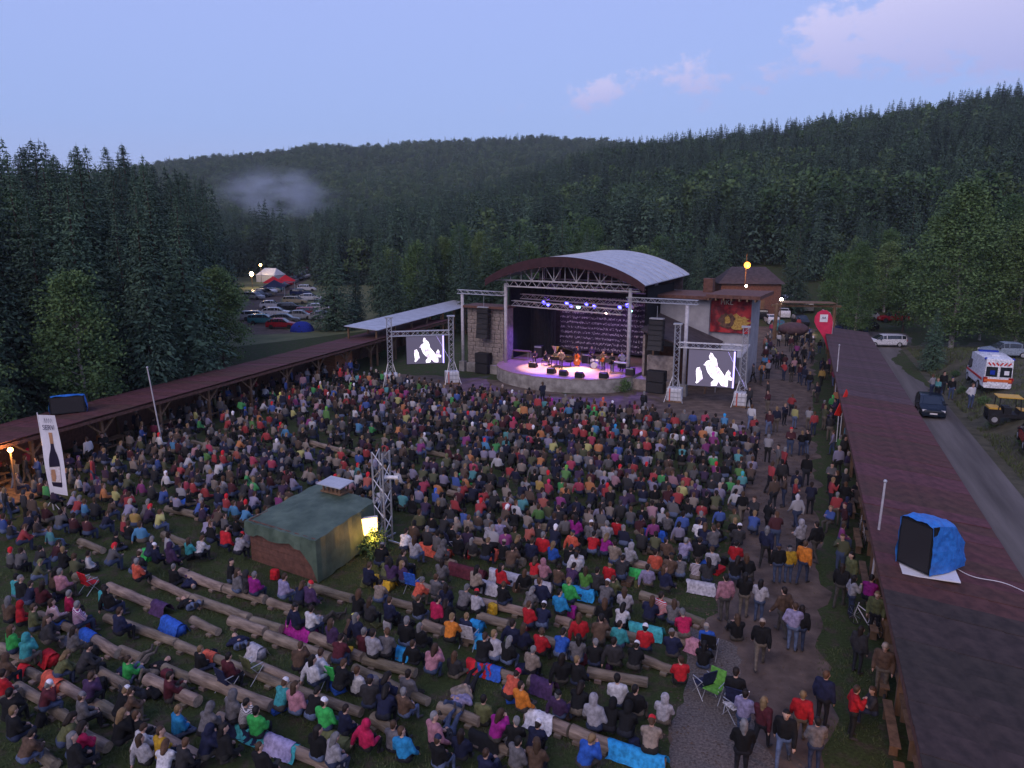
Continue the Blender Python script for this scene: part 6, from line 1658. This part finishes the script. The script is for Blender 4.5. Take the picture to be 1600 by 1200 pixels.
# ambulance
am = D(1543, 592, 60.0); am.z = bank(am.x, am.y); ar = R(70)
av = car_tree('ambulance', 'white ambulance van with red stripes and chevrons seen from behind', 5.4, 2.0, 2.5, 'van', (.72, .72, .76), am, ar); av.scale = (1.1, 1.1, 1.1)
M['amb_red'] = mat('amb_red', (.6, .03, .03), .5); M['amb_orange'] = mat('amb_orange', (.75, .16, .04), .5); M['blue_lens'] = mat('blue_lens', (.02, .05, .4), .2)
for s in (-1, 1): MB().box((-.25, s * 1.006, .98), (4.6, .02, .16)).build('stripe', M['amb_red'], av)
MB().box((-2.71, 0, .92), (.02, 1.7, .2)).build('stripe', M['amb_orange'], av)
for s in (-1, 1):
    w_ = MB().box((-2.712, s * .44, 1.55), (.02, .72, .72)).build('rear_window', M['glass'], av)
    MB().box((-2.725, s * .44 - .05, 1.5), (.01, .3, .3)).build('sticker', M['white'] if s < 0 else M['blue_lens'], w_)
for k in range(6): MB().box((-2.715, -.62 + .25 * k, 2.12), (.012, .1, .26), rx=R(40 if k < 3 else -40)).build('chevron', M['amb_red'], av)
MB().box((.8, 0, 2.55), (.3, 1.3, .14)).build('light_bar', M['blue_lens'], av); MB().box((-1.0, 0, 2.53), (.7, .5, .08)).build('roof_vent', M['white'], av)
for s in (-1, 1): MB().ball((-2.5, s * .86, 2.46), .1).build('beacon', M['blue_lens'], av)
for x in (1.0,): MB().box((x, 1.0, 1.6), (.75, .03, .6)).build('side_window', M['glass'], av); MB().box((x, -1.0, 1.6), (.75, .03, .6)).build('side_window', M['glass'], av)
# buggy
M['buggy'] = mat('buggy', (.62, .36, .05), .45, (.5, .28, .04), 3)
bg = thing('off_road_buggy', 'black and yellow off-road buggy with open roll cage behind the ambulance', 'buggy', Vector((D(1576, 648, 50).x, 50, bank(D(1576, 648, 50).x, 50))), R(-20))
MB().prism([(-1.35, -.6, .5), (1.2, -.6, .5), (1.45, -.6, .75), (1.2, -.6, .98), (.5, -.6, 1.05), (.45, -.6, .75), (-.5, -.6, .75), (-.55, -.6, 1.05), (-1.4, -.6, 1.0)][::-1], (0, 1.2, 0)).build('body', M['black'], bg)
MB().prism([(.5, -.55, 1.06), (1.25, -.55, .99), (1.48, -.55, .77), (1.5, -.55, .8), (1.27, -.55, 1.03), (.5, -.55, 1.1)][::-1], (0, 1.1, 0)).build('bonnet', M['buggy'], bg)
MB().box((-.15, 0, 1.93), (1.5, 1.3, .06)).build('roof', M['buggy'], bg); MB().box((-1.0, 0, 1.1), (.7, 1.1, .12)).build('cargo_bed', M['buggy'], bg)
for s in (-1, 1):
    for a, c in (((.55, .95), (.45, 1.9)), ((-.8, 1.0), (-.75, 1.9)), ((.45, 1.9), (-.75, 1.9))): MB().cyl((a[0], s * .6, a[1]), (c[0], s * .6, c[1]), .035, n=6).build('roll_bar', M['black'], bg)
    MB().box((-.2, s * .3, .95), (.45, .45, .5)).build('seat', M['black'], bg)
    for x in (-1.0, 1.05):
        t = MB().cyl((x, s * .5, .36), (x, s * .8, .36), .36, n=16).build('wheel', M['rubber'], bg); MB().cyl((x, s * .8, .36), (x, s * .815, .36), .19, n=10).build('rim', M['metal'], t)
# far cars
CC_ = [('white', (.6, .6, .64)), ('silver', (.32, .33, .35)), ('dark blue', (.02, .03, .09)), ('black', (.015, .015, .018)), ('red', (.3, .012, .02)), ('grey', (.12, .125, .13)), ('beige', (.36, .31, .22)), ('teal', (.04, .16, .18))]
cnt = {}
def far_car(px, py, ci, rz, place, e=None):
    g = G(px, py); nm, c = CC_[ci]; key = nm + place; cnt[key] = cnt.get(key, 0) + 1; n = cnt[key]
    lb = '%s car parked %s' % (nm, place) + ('' if n == 1 else ', %s %s one there' % (ORD[n - 1] if n <= 10 else 'last', nm))
    return car_tree('parked_car', lb, rl_.uniform(4.0, 4.7), 1.75, 1.5, rl_.choice(['hatch', 'estate']), c, (g.x, g.y, hill(g.x, g.y)), rz, 'cars in the far car parks', True)
for px, py, ci, rz in ((432, 494, 0, .1), (470, 499, 1, .1), (425, 482, 0, .2), (445, 505, 5, .1), (462, 475, 6, .1), (485, 494, 4, .15), (497, 487, 0, .2), (455, 486, 3, .2), (412, 506, 7, .1), (400, 500, 1, .2), (470, 462, 2, .1), (485, 470, 0, .15), (480, 455, 0, .1), (440, 513, 4, .05), (505, 500, 1, .1), (512, 480, 3, .1)): far_car(px, py, ci, rz, 'in the left car park')
for k in range(16): far_car(398 + 5.2 * k, 468 - 2.35 * k + rl_.uniform(-1, 1), rl_.randrange(8), R(-25) + rl_.uniform(-.1, .1), 'in the lit row by the marquee')
for k in range(9): far_car(448 + 4.6 * k, 432 - 1.1 * k, rl_.randrange(8), R(-20), 'at the far end of the left car park')
for k in range(7): far_car(553 + 5.0 * k, 437 - .5 * (k % 2), rl_.randrange(8), R(80), 'between the spruces left of stage')
for px, py, ci, rz in ((1205, 506, 0, 1.4), (1222, 500, 0, 1.4), (1214, 516, 7, 1.35), (1196, 492, 1, 1.3), (1236, 492, 5, 1.4), (1250, 508, 3, -1.7), (1228, 489, 0, 1.4), (1210, 484, 2, 1.3), (1262, 496, 5, 1.2), (1190, 500, 3, 1.3)): far_car(px, py, ci, rz, 'beyond the entrance gate')
for px, py, ci in ((1325, 520, 2), (1345, 516, 3), (1395, 508, 4), (1345, 505, 1)): far_car(px, py, ci, R(170), 'under the trees right of the gate')
# headlights of the car coming through the gate
for px, w_ in ((1241, 'left'), (1261, 'right')):
    g = G(px, 513, .75); o = thing('headlamp', 'glaring %s headlight of the vehicle at the gate' % w_, 'headlight', g); MB().ball((0, 0, 0), .24, 10, 6).build('lens', emit('headlamp', (1, .85, .55), 30), o, smooth=True)
    MB().cyl((0, .05, 0), (0, .3, 0), .25, .12, 10).build('housing', M['black'], o)
    lampl(g + Vector((0, -.6, .1)), (1, .85, .6), 70, .1)
# marquee and tents
mq = G(424, 440); mt = thing('marquee', 'white marquee lit by floodlights in the far car park', 'tent', mq, R(-20))
b = MB(); b.add([(-3, -2.5, 1.8), (3, -2.5, 1.8), (3, 2.5, 1.8), (-3, 2.5, 1.8), (-1.8, 0, 3.6), (1.8, 0, 3.6)], [(0, 1, 5, 4), (1, 2, 5), (2, 3, 4, 5), (3, 0, 4)]); b.build('roof', M['white'], mt)
MB().box((0, 0, .9), (5.8, 4.8, 1.76)).build('walls', M['white'], mt)
for px, py, s, c, lb in ((428, 455, 1.0, 'R', 'red pointed gazebo in front of the white marquee'), (447, 452, .9, 'R', 'second red gazebo right of the first by the marquee'), (430, 462, 1.1, 'N', 'dark blue gazebo in front of the red ones')):
    g = G(px, py); o = thing('gazebo', lb, 'tent', g, R(15))
    b = MB(); b.add([(-2.2, -2.2, 2.0), (2.2, -2.2, 2.0), (2.2, 2.2, 2.0), (-2.2, 2.2, 2.0), (0, 0, 3.4)], [(0, 1, 4), (1, 2, 4), (2, 3, 4), (3, 0, 4)]); x = b.build('canopy', M['fabric'], o); x.color = (*COLS[c][1], 1)
    for sx in (-2, 2):
        for sy in (-2, 2): MB().cyl((sx, sy, 0), (sx, sy, 2.0), .06, n=5).build('leg', M['metal'], o)
g = G(472, 517); o = thing('dome_tent', 'small blue dome tent on the grass of the left car park', 'tent', g); x = MB().ball((0, 0, 0), 1.7, 12, 8, sc_=(1, 1, .8)).build('shell', M['fabric'], o, smooth=True); x.color = (.02, .04, .30, 1)
MB().prism([(-.5, -1.6, .05), (.5, -1.6, .05), (0, -1.28, 1.0)], (0, .03, 0)).build('door', M['black'], o)
g = G(1238, 535); o = thing('round_awning', 'grey brown rounded awning beside the gate post', 'awning', g, R(-20)); MB().ball((0, 0, 1.7), 1.9, 14, 8, sc_=(1, 1, .45)).build('canopy', M['roof_grey'], o, smooth=True)
for sx in (-1.4, 1.4): MB().cyl((sx, 0, 0), (sx, 0, 1.9), .05, n=5).build('leg', M['wood'], o)

# ------------------------------------------------------------------ bicycles
def bicycle(loc, rz, lb):
    o = thing('bicycle', lb, 'bicycle', loc, rz, 'bicycles leaning along the right shed')
    for x in (-.5, .52):
        t = MB()
        pts = [(x + .33 * math.cos(a), 0, .34 + .33 * math.sin(a)) for a in [2 * PI * i / 20 for i in range(21)]]
        w = t.path(pts, [.018] * 21, 5).build('wheel', M['rubber'], o)
        s = MB()
        for i in range(8): a = 2 * PI * i / 8; s.cyl((x, 0, .34), (x + .32 * math.cos(a), 0, .34 + .32 * math.sin(a)), .004, n=3)
        s.build('spokes', M['metal'], w)
    f = MB()
    for a, c in (((-.5, .34), (-.15, .32)), ((-.15, .32), (-.25, .82)), ((-.5, .34), (-.22, .72)), ((-.22, .74), (.36, .80)), ((-.15, .32), (.38, .70)), ((.35, .92), (.52, .34))): f.cyl((a[0], 0, a[1]), (c[0], 0, c[1]), .018, n=6)
    f.build('frame', M['steel_paint'], o); MB().box((-.27, 0, .87), (.26, .13, .06)).build('saddle', M['black'], o)
    MB().cyl((.33, -.28, .98), (.33, .28, .98), .015, n=6).build('handlebar', M['black'], o); MB().cyl((-.15, -.1, .32), (-.05, -.1, .2), .012, n=4).cyl((-.15, .1, .32), (-.25, .1, .44), .012, n=4).build('pedals', M['black'], o)
bicycle(G(1350, 985), R(108), 'bicycle leaning on the grey pole, front wheel toward the viewer'); bicycle(G(1352, 850), R(60), 'bicycle parked farther along the right shed'); bicycle(G(1346, 838), R(75), 'second bicycle stacked behind the farther one')

# tables and benches in the sheds
def table(loc, rz, lb, grp):
    o = thing('beer_table', lb, 'table', loc, rz, grp)
    for k in range(4): MB().box((0, -.28 + .185 * k, .75), (2.2, .175, .04)).build('plank', M['wood'], o)
    for sx in (-.85, .85): MB().box((sx, 0, .36), (.08, .6, .72)).build('leg', M['wood'], o)
    for sy in (-.65, .65):
        MB().box((0, sy, .45), (2.2, .26, .05)).build('bench', M['wood'], o)
        for sx in (-.8, .8): MB().box((sx, sy, .22), (.07, .22, .42)).build('bench_leg', M['wood'], o)
for k, y in enumerate((15.6, 18.2, 20.8, 24, 27.5, 31, 35)): table((shedR(y) + .9, y, 0), math.atan2(1, .385), 'wooden table and benches under the right shed, %s from the near end' % ORD[k], 'tables in the right shed')
for k, y in enumerate((35, 38.5, 42, 46, 50, 54, 58, 63)): table((shedL(y) - 1.9, y, 0), math.atan2(1, .362), 'wooden table and benches under the left shed, %s from the near end' % ORD[k], 'tables in the left shed')
# timber deck under the lantern
dk = thing('timber_deck', 'plank deck lit orange by the lantern at the left edge', 'deck', G(20, 775), R(64))
for k in range(10): MB().box((-1.6 + .33 * k, 0, .14), (.31, 3.4, .05)).build('plank', M['wood'], dk)

# ------------------------------------------------------------------ musicians and instruments
FZ = 1.265
def player(px, py, v, kind, c, lb, rz=PI, dz=0.0):
    u, z = onv(px, py, v); w = VW(u, v, FZ + dz)
    p = dict(x=w.x, y=w.y, z=w.z, c=c, k=kind, rz=-SA + rz, hat=None, pat=False, s=1.02, hdesc='short', hair=HAIRC[rl_.randrange(3)], long=False)
    return build_person(p, lb, 'musicians on the stage'), u
def prop(name, lb, cat, u, v, rz=0.0, z=FZ): return thing(name, lb, cat, VW(u, v, z), -SA + rz)
M['gloss'] = mat('gloss', (.012, .011, .012), .12, (.01, .01, .01), 3, spec=.6); M['bass_wood'] = mat('bass_wood', (.45, .10, .02), .3, (.3, .06, .015), 3); M['brass'] = mat('brass', (.6, .42, .16), .3, metal=.9); M['drum'] = mat('drum', (.6, .6, .66), .35)
_, u = player(851, 552, .6, 's0', 'K', 'pianist in black seated at the grand piano', PI / -2 + .2 - PI * 0)
st_ = prop('piano_stool', 'black stool under the pianist', 'stool', u, .6); MB().box((0, 0, .42), (.6, .36, .08)).build('seat', M['black'], st_)
for sx in (-.25, .25):
    for sy in (-.14, .14): MB().cyl((sx, sy, 0), (sx, sy, .4), .02, n=5).build('leg', M['black'], st_)
pn = prop('grand_piano', 'black grand piano with raised lid on the left of the stage', 'piano', u + 1.55, .75, 0)
out = [(-.75, -.75), (.2, -.75), (.7, -.45), (1.0, -.2), (1.25, .1), (1.3, .4), (1.1, .62), (.7, .74), (-.75, .74)]
MB().prism([(x, y, .68) for x, y in out][::-1], (0, 0, .32)).build('case', M['gloss'], pn)
MB().prism([(x, .74 - (.74 - y) * .72, 1.02 + (.74 - y) * .62) for x, y in out][::-1], (0, .015, .03)).build('lid', M['gloss'], pn)
MB().box((-.85, 0, .72), (.22, 1.35, .08)).build('key_bed', M['gloss'], pn); MB().box((-.86, 0, .77), (.15, 1.25, .02)).build('keys', M['white'], pn)
for x, y in ((-.6, -.6), (-.6, .6), (1.0, .3)): MB().cyl((x, y, 0), (x, y, .68), .06, .04, 8).build('leg', M['gloss'], pn)
MB().prism([(x * .9, y * .9, 1.003) for x, y in out][::-1], (0, 0, .006)).build('string_frame', M['brass'], pn)
player(877, 553, -.2, 'u2', 'X', 'singer in pale shirt standing in front of the piano', PI)
_, u = player(903, 548, 1.8, 'u1', 'N', 'bassist in dark clothes standing behind the double bass', PI)
db = prop('double_bass', 'orange-brown double bass held upright at centre stage', 'double bass', u + .12, 1.4, 0)
prof = [(.0, .12), (.22, .14), (.33, .3), (.34, .5), (.22, .68), (.2, .8), (.26, .95), (.2, 1.12), (.05, 1.22)]
MB().prism([(x, -.11, z) for x, z in prof] + [(-x, -.11, z) for x, z in prof[::-1]], (0, .22, 0)).build('body', M['bass_wood'], db)
MB().box((0, -.13, 1.35), (.05, .04, .95)).build('neck', M['gloss'], db); MB().ball((0, -.12, 1.88), .06).build('scroll', M['bass_wood'], db); MB().box((0, -.15, .58), (.14, .04, .1)).build('bridge', M['cream'], db); MB().cyl((0, 0, 0), (0, 0, .14), .01, n=4).build('end_pin', M['metal'], db)
u, _ = onv(930, 560, 1.4); dr = prop('drum_kit', 'white drum kit with cymbals right of the bass', 'drum kit', u, 1.5)
def drum(name, c, r, h, ax): MB().cyl(Vector(c) - Vector(ax) * h / 2, Vector(c) + Vector(ax) * h / 2, r, n=16).build(name, M['drum'], dr)
drum('bass_drum', (0, -.2, .3), .3, .45, (0, 1, 0)); drum('tom', (-.2, -.15, .78), .16, .2, (0, .3, .95)); drum('tom', (.2, -.15, .78), .16, .2, (0, .3, .95)); drum('floor_tom', (.6, .25, .42), .21, .4, (0, 0, 1)); drum('snare', (-.45, .25, .62), .18, .14, (0, 0, 1))
for x, y, z in ((-.75, 0, 1.15), (.75, -.1, 1.25), (-.65, .35, .95), (.95, .3, 1.1)): c = MB().cyl((x, y, z), (x, y, z + .02), .24, .03, 16).build('cymbal', M['brass'], dr); MB().cyl((x, y, 0), (x, y, z), .012, n=4).build('stand', M['metal'], c)
player(929, 555, 2.3, 's4', 'K', 'drummer in black seated behind the white drum kit', PI)
_, u = player(943, 553, 1.0, 'u1', 'Z', 'guitarist in brown right of the drum kit', PI)
def guitar(u, v, lb, m): 
    o = prop('guitar', lb, 'guitar', u, v, 0, FZ + .98); MB().prism([(-.2, -.04, -.16), (.05, -.04, -.2), (.2, -.04, -.12), (.2, -.04, .1), (.05, -.04, .17), (-.15, -.04, .14), (-.25, -.04, 0)], (0, .06, 0)).build('body', m, o); MB().bar((.15, -.02, .02), (.8, -.02, .22), .05, .03).build('neck', M['wood'], o); MB().box((.84, -.02, .235), (.12, .03, .07), ry=R(-17)).build('headstock', M['gloss'], o)
guitar(u, .72, 'brown electric guitar held by the guitarist beside the drums', M['bass_wood'])
_, u = player(957, 556, .2, 'u1', 'K', 'musician in black standing at the far right of the stage', PI); guitar(u, -.06, 'dark guitar held by the musician at the right', M['gloss'])
player(838, 550, 1.4, 's1', 'P', 'stagehand in purple seated at the left edge of the stage', PI)
for px, py, nm in ((833, 566, 'leftmost'), (862, 575, 'second'), (881, 577, 'third'), (906, 579, 'fourth'), (944, 574, 'rightmost')):
    v = 0.0; 
    for _i in range(30):   # settle on the floor
        u, z = onv(px, py, v)
        if z > FZ + .25: v -= .12
        else: break
    v = {833: -.9, 862: -2.7, 881: -3.1, 906: -3.3, 944: -2.4}[px]; u, _z = onv(px, py, v)
    o = prop('monitor_wedge', nm + ' black wedge monitor along the stage front', 'loudspeaker', u, v); o['group'] = 'wedge monitors on the stage'
    MB().prism([(-.36, -.3, 0), (-.36, .3, 0), (-.36, .3, .2), (-.36, -.1, .5), (-.36, -.3, .44)][::-1], (.72, 0, 0)).build('cabinet', M['black'], o)
    MB().prism([(-.32, .33, .22), (-.32, -.06, .515), (-.32, -.05, .53), (-.32, .34, .235)], (.64, 0, 0)).build('grille', M['grille'], o)
u, _ = onv(968, 566, .6); o = prop('mixing_table', 'table of keyboards and flight cases at the right of the stage', 'table', u, .8); MB().box((0, 0, .8), (1.6, .6, .06)).build('top', M['black'], o); MB().box((0, 0, .88), (1.3, .35, .1)).build('keyboard', M['white'], o)
for sx in (-.7, .7): MB().box((sx, 0, .39), (.06, .5, .78)).build('leg', M['metal'], o)
u, _ = onv(812, 560, 2.4); o = prop('side_table', 'table with purple-lit gear at the left of the stage', 'table', u, 2.6); MB().box((0, 0, .8), (2.2, .7, .06)).build('top', M['wood'], o)
for sx in (-1, 1):
    for sy in (-.3, .3): MB().cyl((sx, sy, 0), (sx, sy, .78), .03, n=5).build('leg', M['metal'], o)
for k, (px, py) in enumerate(((877, 560), (866, 556), (945, 560))):
    u, _ = onv(px, py, -.6); o = prop('microphone_stand', 'thin microphone stand %s' % ['before the singer', 'beside the piano', 'before the guitarist'][k], 'stand', u, -.55); MB().cyl((0, 0, .02), (0, 0, 1.5), .014, n=5).build('pole', M['black'], o); MB().ball((0, .03, 1.52), .04).build('microphone', M['metal'], o)
    for a in (0, 2.1, 4.2): MB().cyl((0, 0, .15), (.28 * math.cos(a), .28 * math.sin(a), .01), .01, n=4).build('foot', M['black'], o)
for px, py, v, w_, h_, lb in ((975, 560, 3.0, 1.1, 1.1, 'black amplifier stack at the right rear of the stage'), (842, 540, 4.2, .9, 1.2, 'black amplifier cabinet left behind the piano'), (918, 545, 3.6, 1.0, .9, 'amplifier cabinet behind the drum kit'), (985, 575, -.2, .8, .7, 'silver-edged flight case at the right edge of the stage'), (890, 545, 3.4, .7, .8, 'bass amplifier behind the double bass')):
    u, _ = onv(px, py, v); o = prop('amplifier', lb, 'amplifier', u, v); MB().box((0, 0, h_ / 2), (w_, .45, h_)).build('cabinet', M['black'], o, bevel=.03); MB().box((0, -.24, h_ * .42), (w_ * .86, .03, h_ * .7)).build('grille', M['grille'], o); MB().box((0, -.235, h_ * .9), (w_ * .86, .03, h_ * .12)).build('control_panel', M['metal'], o)
for px, py, v, lb in ((868, 558, .2, 'music stand with white sheets by the piano'), (936, 556, .7, 'music stand with white sheets before the drums'), (950, 560, -.3, 'music stand with white sheets at the right')):
    u, _ = onv(px, py, v); o = prop('music_stand', lb, 'stand', u, v); MB().cyl((0, 0, 0), (0, 0, 1.05), .015, n=5).build('pole', M['black'], o); MB().box((0, 0, 1.15), (.5, .03, .34), rx=R(-25)).build('desk', M['black'], o); MB().box((0, .02, 1.16), (.42, .012, .3), rx=R(-25)).build('sheets', M['white'], o)
player(925, 549, 3.0, 'u1', 'P', 'musician in purple standing behind the drums', PI); player(972, 556, 1.4, 'u2', 'L', 'keyboard player in pale grey at the right table', PI)
# film camera in front of the stage
g = G(1004, 652); o = thing('film_camera', 'film camera on a tripod below the right corner of the stage', 'camera', g)
for a in (.3, 2.4, 4.5): MB().cyl((0, 0, 1.35), (.5 * math.cos(a), .5 * math.sin(a), 0), .025, n=5).build('tripod_leg', M['black'], o)
MB().box((0, 0, 1.5), (.22, .5, .26)).build('body', M['black'], o); MB().cyl((0, .25, 1.5), (0, .5, 1.5), .07, .09, 10).build('lens', M['black'], o)
# weeds at the stage foot
for px, py, h, lb in ((975, 612, 1.1, 'green weeds growing against the stage front, right end'), (960, 612, .7, 'low weeds left of the bigger clump at the stage front'), (600, 560, .9, 'weeds on the grass by the left screen tower')):
    g = G(px, py); plant_tree(BUSH[1], g.x, g.y, h, lb, cat='plant', name='weed_clump', z=0)
# hedge / bushes along the road verge
for k in range(7):
    y = 40 + 5.4 * k; x = shedR(y) + 11.6 + rl_.uniform(-.4, .4); plant_tree(BUSH[k % 2], x, y, rl_.uniform(.4, .7), 'low scrubby bush on the verge of the right road, %s from the near end' % ORD[k], 'verge bushes', 1.5, 'shrub', 'verge_bush', bank(x, y))

# ------------------------------------------------------------------ grass
rg = np.random.RandomState(3); NB = 70000
gx, gy = rg.uniform(-24, 12, NB * 2), 12 + 30 * rg.rand(NB * 2) ** 1.3
cl2 = np.sin(gx * 1.7 + np.sin(gy * 1.3) * 2) * np.cos(gy * 1.9 + np.sin(gx * .9) * 2) + .6 * np.sin(gx * .43 + 2) * np.cos(gy * .37)
keep = (cl2 > -.15 + rg.rand(NB * 2) * .5 - .3) & ((gx < 8.7 + .385 * (gy - 13.6) - 6.6) | (gx > 8.7 + .385 * (gy - 13.6) - 1.8)) & (gx < 8.7 + .385 * (gy - 13.6)) & ~((gx > 3.6) & (gx < 8) & (gy < 24))
gx, gy = gx[keep][:NB], gy[keep][:NB]; n = len(gx)
a = rg.uniform(0, 6.28, n); h = rg.uniform(.05, .14, n); w = rg.uniform(.008, .02, n); b = rg.normal(0, .045, (n, 2))
P0 = np.stack([gx - w * np.cos(a), gy - w * np.sin(a), np.zeros(n)], 1); P1 = np.stack([gx + w * np.cos(a), gy + w * np.sin(a), np.zeros(n)], 1); P2 = np.stack([gx + b[:, 0], gy + b[:, 1], h], 1)
V = np.stack([P0, P1, P2], 1).reshape(-1, 3).astype(np.float32); me = bpy.data.meshes.new('grass'); me.vertices.add(3 * n); me.vertices.foreach_set('co', V.ravel()); me.loops.add(3 * n); me.loops.foreach_set('vertex_index', np.arange(3 * n, dtype=np.int32)); me.polygons.add(n)
me.polygons.foreach_set('loop_start', np.arange(0, 3 * n, 3, dtype=np.int32)); me.polygons.foreach_set('loop_total', np.full(n, 3, dtype=np.int32)); me.update(calc_edges=True)
M['grass'] = mat('grass', (.10, .125, .05), .8, (.045, .06, .025), 1.2); me.materials.append(M['grass']); tag(link('grass', me), 'short trampled grass between the log rows', kind='stuff')
# stones on the walkway and gravel
n = 3200; gy = 12 + 48 * rg.rand(n) ** 1.6; gx = 8.7 + .385 * (gy - 13.6) - 1.6 - 5.0 * rg.rand(n); s_ = rg.uniform(.012, .045, n) * (1 + (gy > 30))
q = np.array([(1, 0, 0), (0, 1, 0), (-1, 0, 0), (0, -1, 0), (0, 0, .7)]); V = (np.stack([gx, gy, np.full(n, .006)], 1)[:, None, :] + q[None] * s_[:, None, None] * rg.uniform(.6, 1.4, (n, 5, 1))).reshape(-1, 3)
me = bpy.data.meshes.new('pebbles'); me.from_pydata(V.tolist(), [], [f for i in range(n) for f in ((5 * i, 5 * i + 1, 5 * i + 4), (5 * i + 1, 5 * i + 2, 5 * i + 4), (5 * i + 2, 5 * i + 3, 5 * i + 4), (5 * i + 3, 5 * i, 5 * i + 4))]); me.materials.append(M['track']); tag(link('pebbles', me), 'loose stones scattered over the dirt walkway', kind='stuff')
# rough grass on the road verge
n = 26000; gy = rg.uniform(40, 88, n); gd = 10.3 + 26 * rg.rand(n) ** 1.4; gx = 8.7 + .385 * (gy - 13.6) + gd
gz = np.array([bank(a_, b_) for a_, b_ in zip(gx, gy)]); keep = np.sin(gx * 1.1 + np.sin(gy) * 2) * np.cos(gy * .9) > -.25; gx, gy, gz = gx[keep], gy[keep], gz[keep]; n = len(gx)
a = rg.uniform(0, 6.28, n); h = rg.uniform(.12, .4, n); w = rg.uniform(.02, .05, n); b = rg.normal(0, .12, (n, 2))
V = np.stack([np.stack([gx - w * np.cos(a), gy - w * np.sin(a), gz], 1), np.stack([gx + w * np.cos(a), gy + w * np.sin(a), gz], 1), np.stack([gx + b[:, 0], gy + b[:, 1], gz + h], 1)], 1).reshape(-1, 3)
me = bpy.data.meshes.new('verge_grass'); me.from_pydata(V.tolist(), [], [(3 * i, 3 * i + 1, 3 * i + 2) for i in range(n)]); me.materials.append(M['grass']); tag(link('verge_grass', me), 'rough grass on the verge beyond the right road', kind='stuff')

# ------------------------------------------------------------------ air: smoke and haze
def volume_box(name, c, d, m, label):
    o = MB().box(c, d).build(name, m); tag(o, label, kind='stuff'); return o
sm = bpy.data.materials.new('smoke'); sm.use_nodes = True; N = sm.node_tree.nodes; L = sm.node_tree.links; N.clear(); ou = N.new('ShaderNodeOutputMaterial'); pv = N.new('ShaderNodeVolumePrincipled')
pv.inputs['Color'].default_value = (.80, .90, 1, 1); t = N.new('ShaderNodeTexCoord'); ln = N.new('ShaderNodeVectorMath'); ln.operation = 'LENGTH'
mp2 = N.new('ShaderNodeMapping'); mp2.inputs['Location'].default_value = (-1, -1, -1); mp2.inputs['Scale'].default_value = (2, 2, 2); L.new(t.outputs['Generated'], mp2.inputs[0]); L.new(mp2.outputs[0], ln.inputs[0])
nn = N.new('ShaderNodeTexNoise'); nn.inputs['Scale'].default_value = 5.0; nn.inputs['Detail'].default_value = 4; L.new(t.outputs['Generated'], nn.inputs['Vector'])
def sm_(op, a, b_, clamp=False):
    x = N.new('ShaderNodeMath'); x.operation = op; x.use_clamp = clamp
    for i, v in enumerate((a, b_)):
        if isinstance(v, (int, float)): x.inputs[i].default_value = v
        else: L.new(v, x.inputs[i])
    return x.outputs[0]
fl0 = sm_('SUBTRACT', 1.0, ln.outputs['Value'], True)
f_ = sm_('MULTIPLY', sm_('MULTIPLY', fl0, fl0), sm_('MULTIPLY', sm_('SUBTRACT', nn.outputs['Fac'], .41), 4.0, True))
L.new(sm_('MULTIPLY', f_, .15), pv.inputs['Density']); L.new(pv.outputs[0], ou.inputs['Volume'])
c_ = D(435, 296, 330); volume_box('smoke', (c_.x - 2, c_.y, c_.z - 2), (70, 60, 30), sm, 'pale drifting smoke over the trees in the left valley')
hz_ = bpy.data.materials.new('haze'); hz_.use_nodes = True; N = hz_.node_tree.nodes; N.clear(); ou = N.new('ShaderNodeOutputMaterial'); pv = N.new('ShaderNodeVolumePrincipled')
pv.inputs['Color'].default_value = (.86, .90, 1.0, 1); pv.inputs['Density'].default_value = HAZE; pv.inputs['Anisotropy'].default_value = .0; hz_.node_tree.links.new(pv.outputs[0], ou.inputs['Volume'])
volume_box('haze', (0, 0, 71.5), (3200, 3200, 147), hz_, 'thin evening haze over the valley')
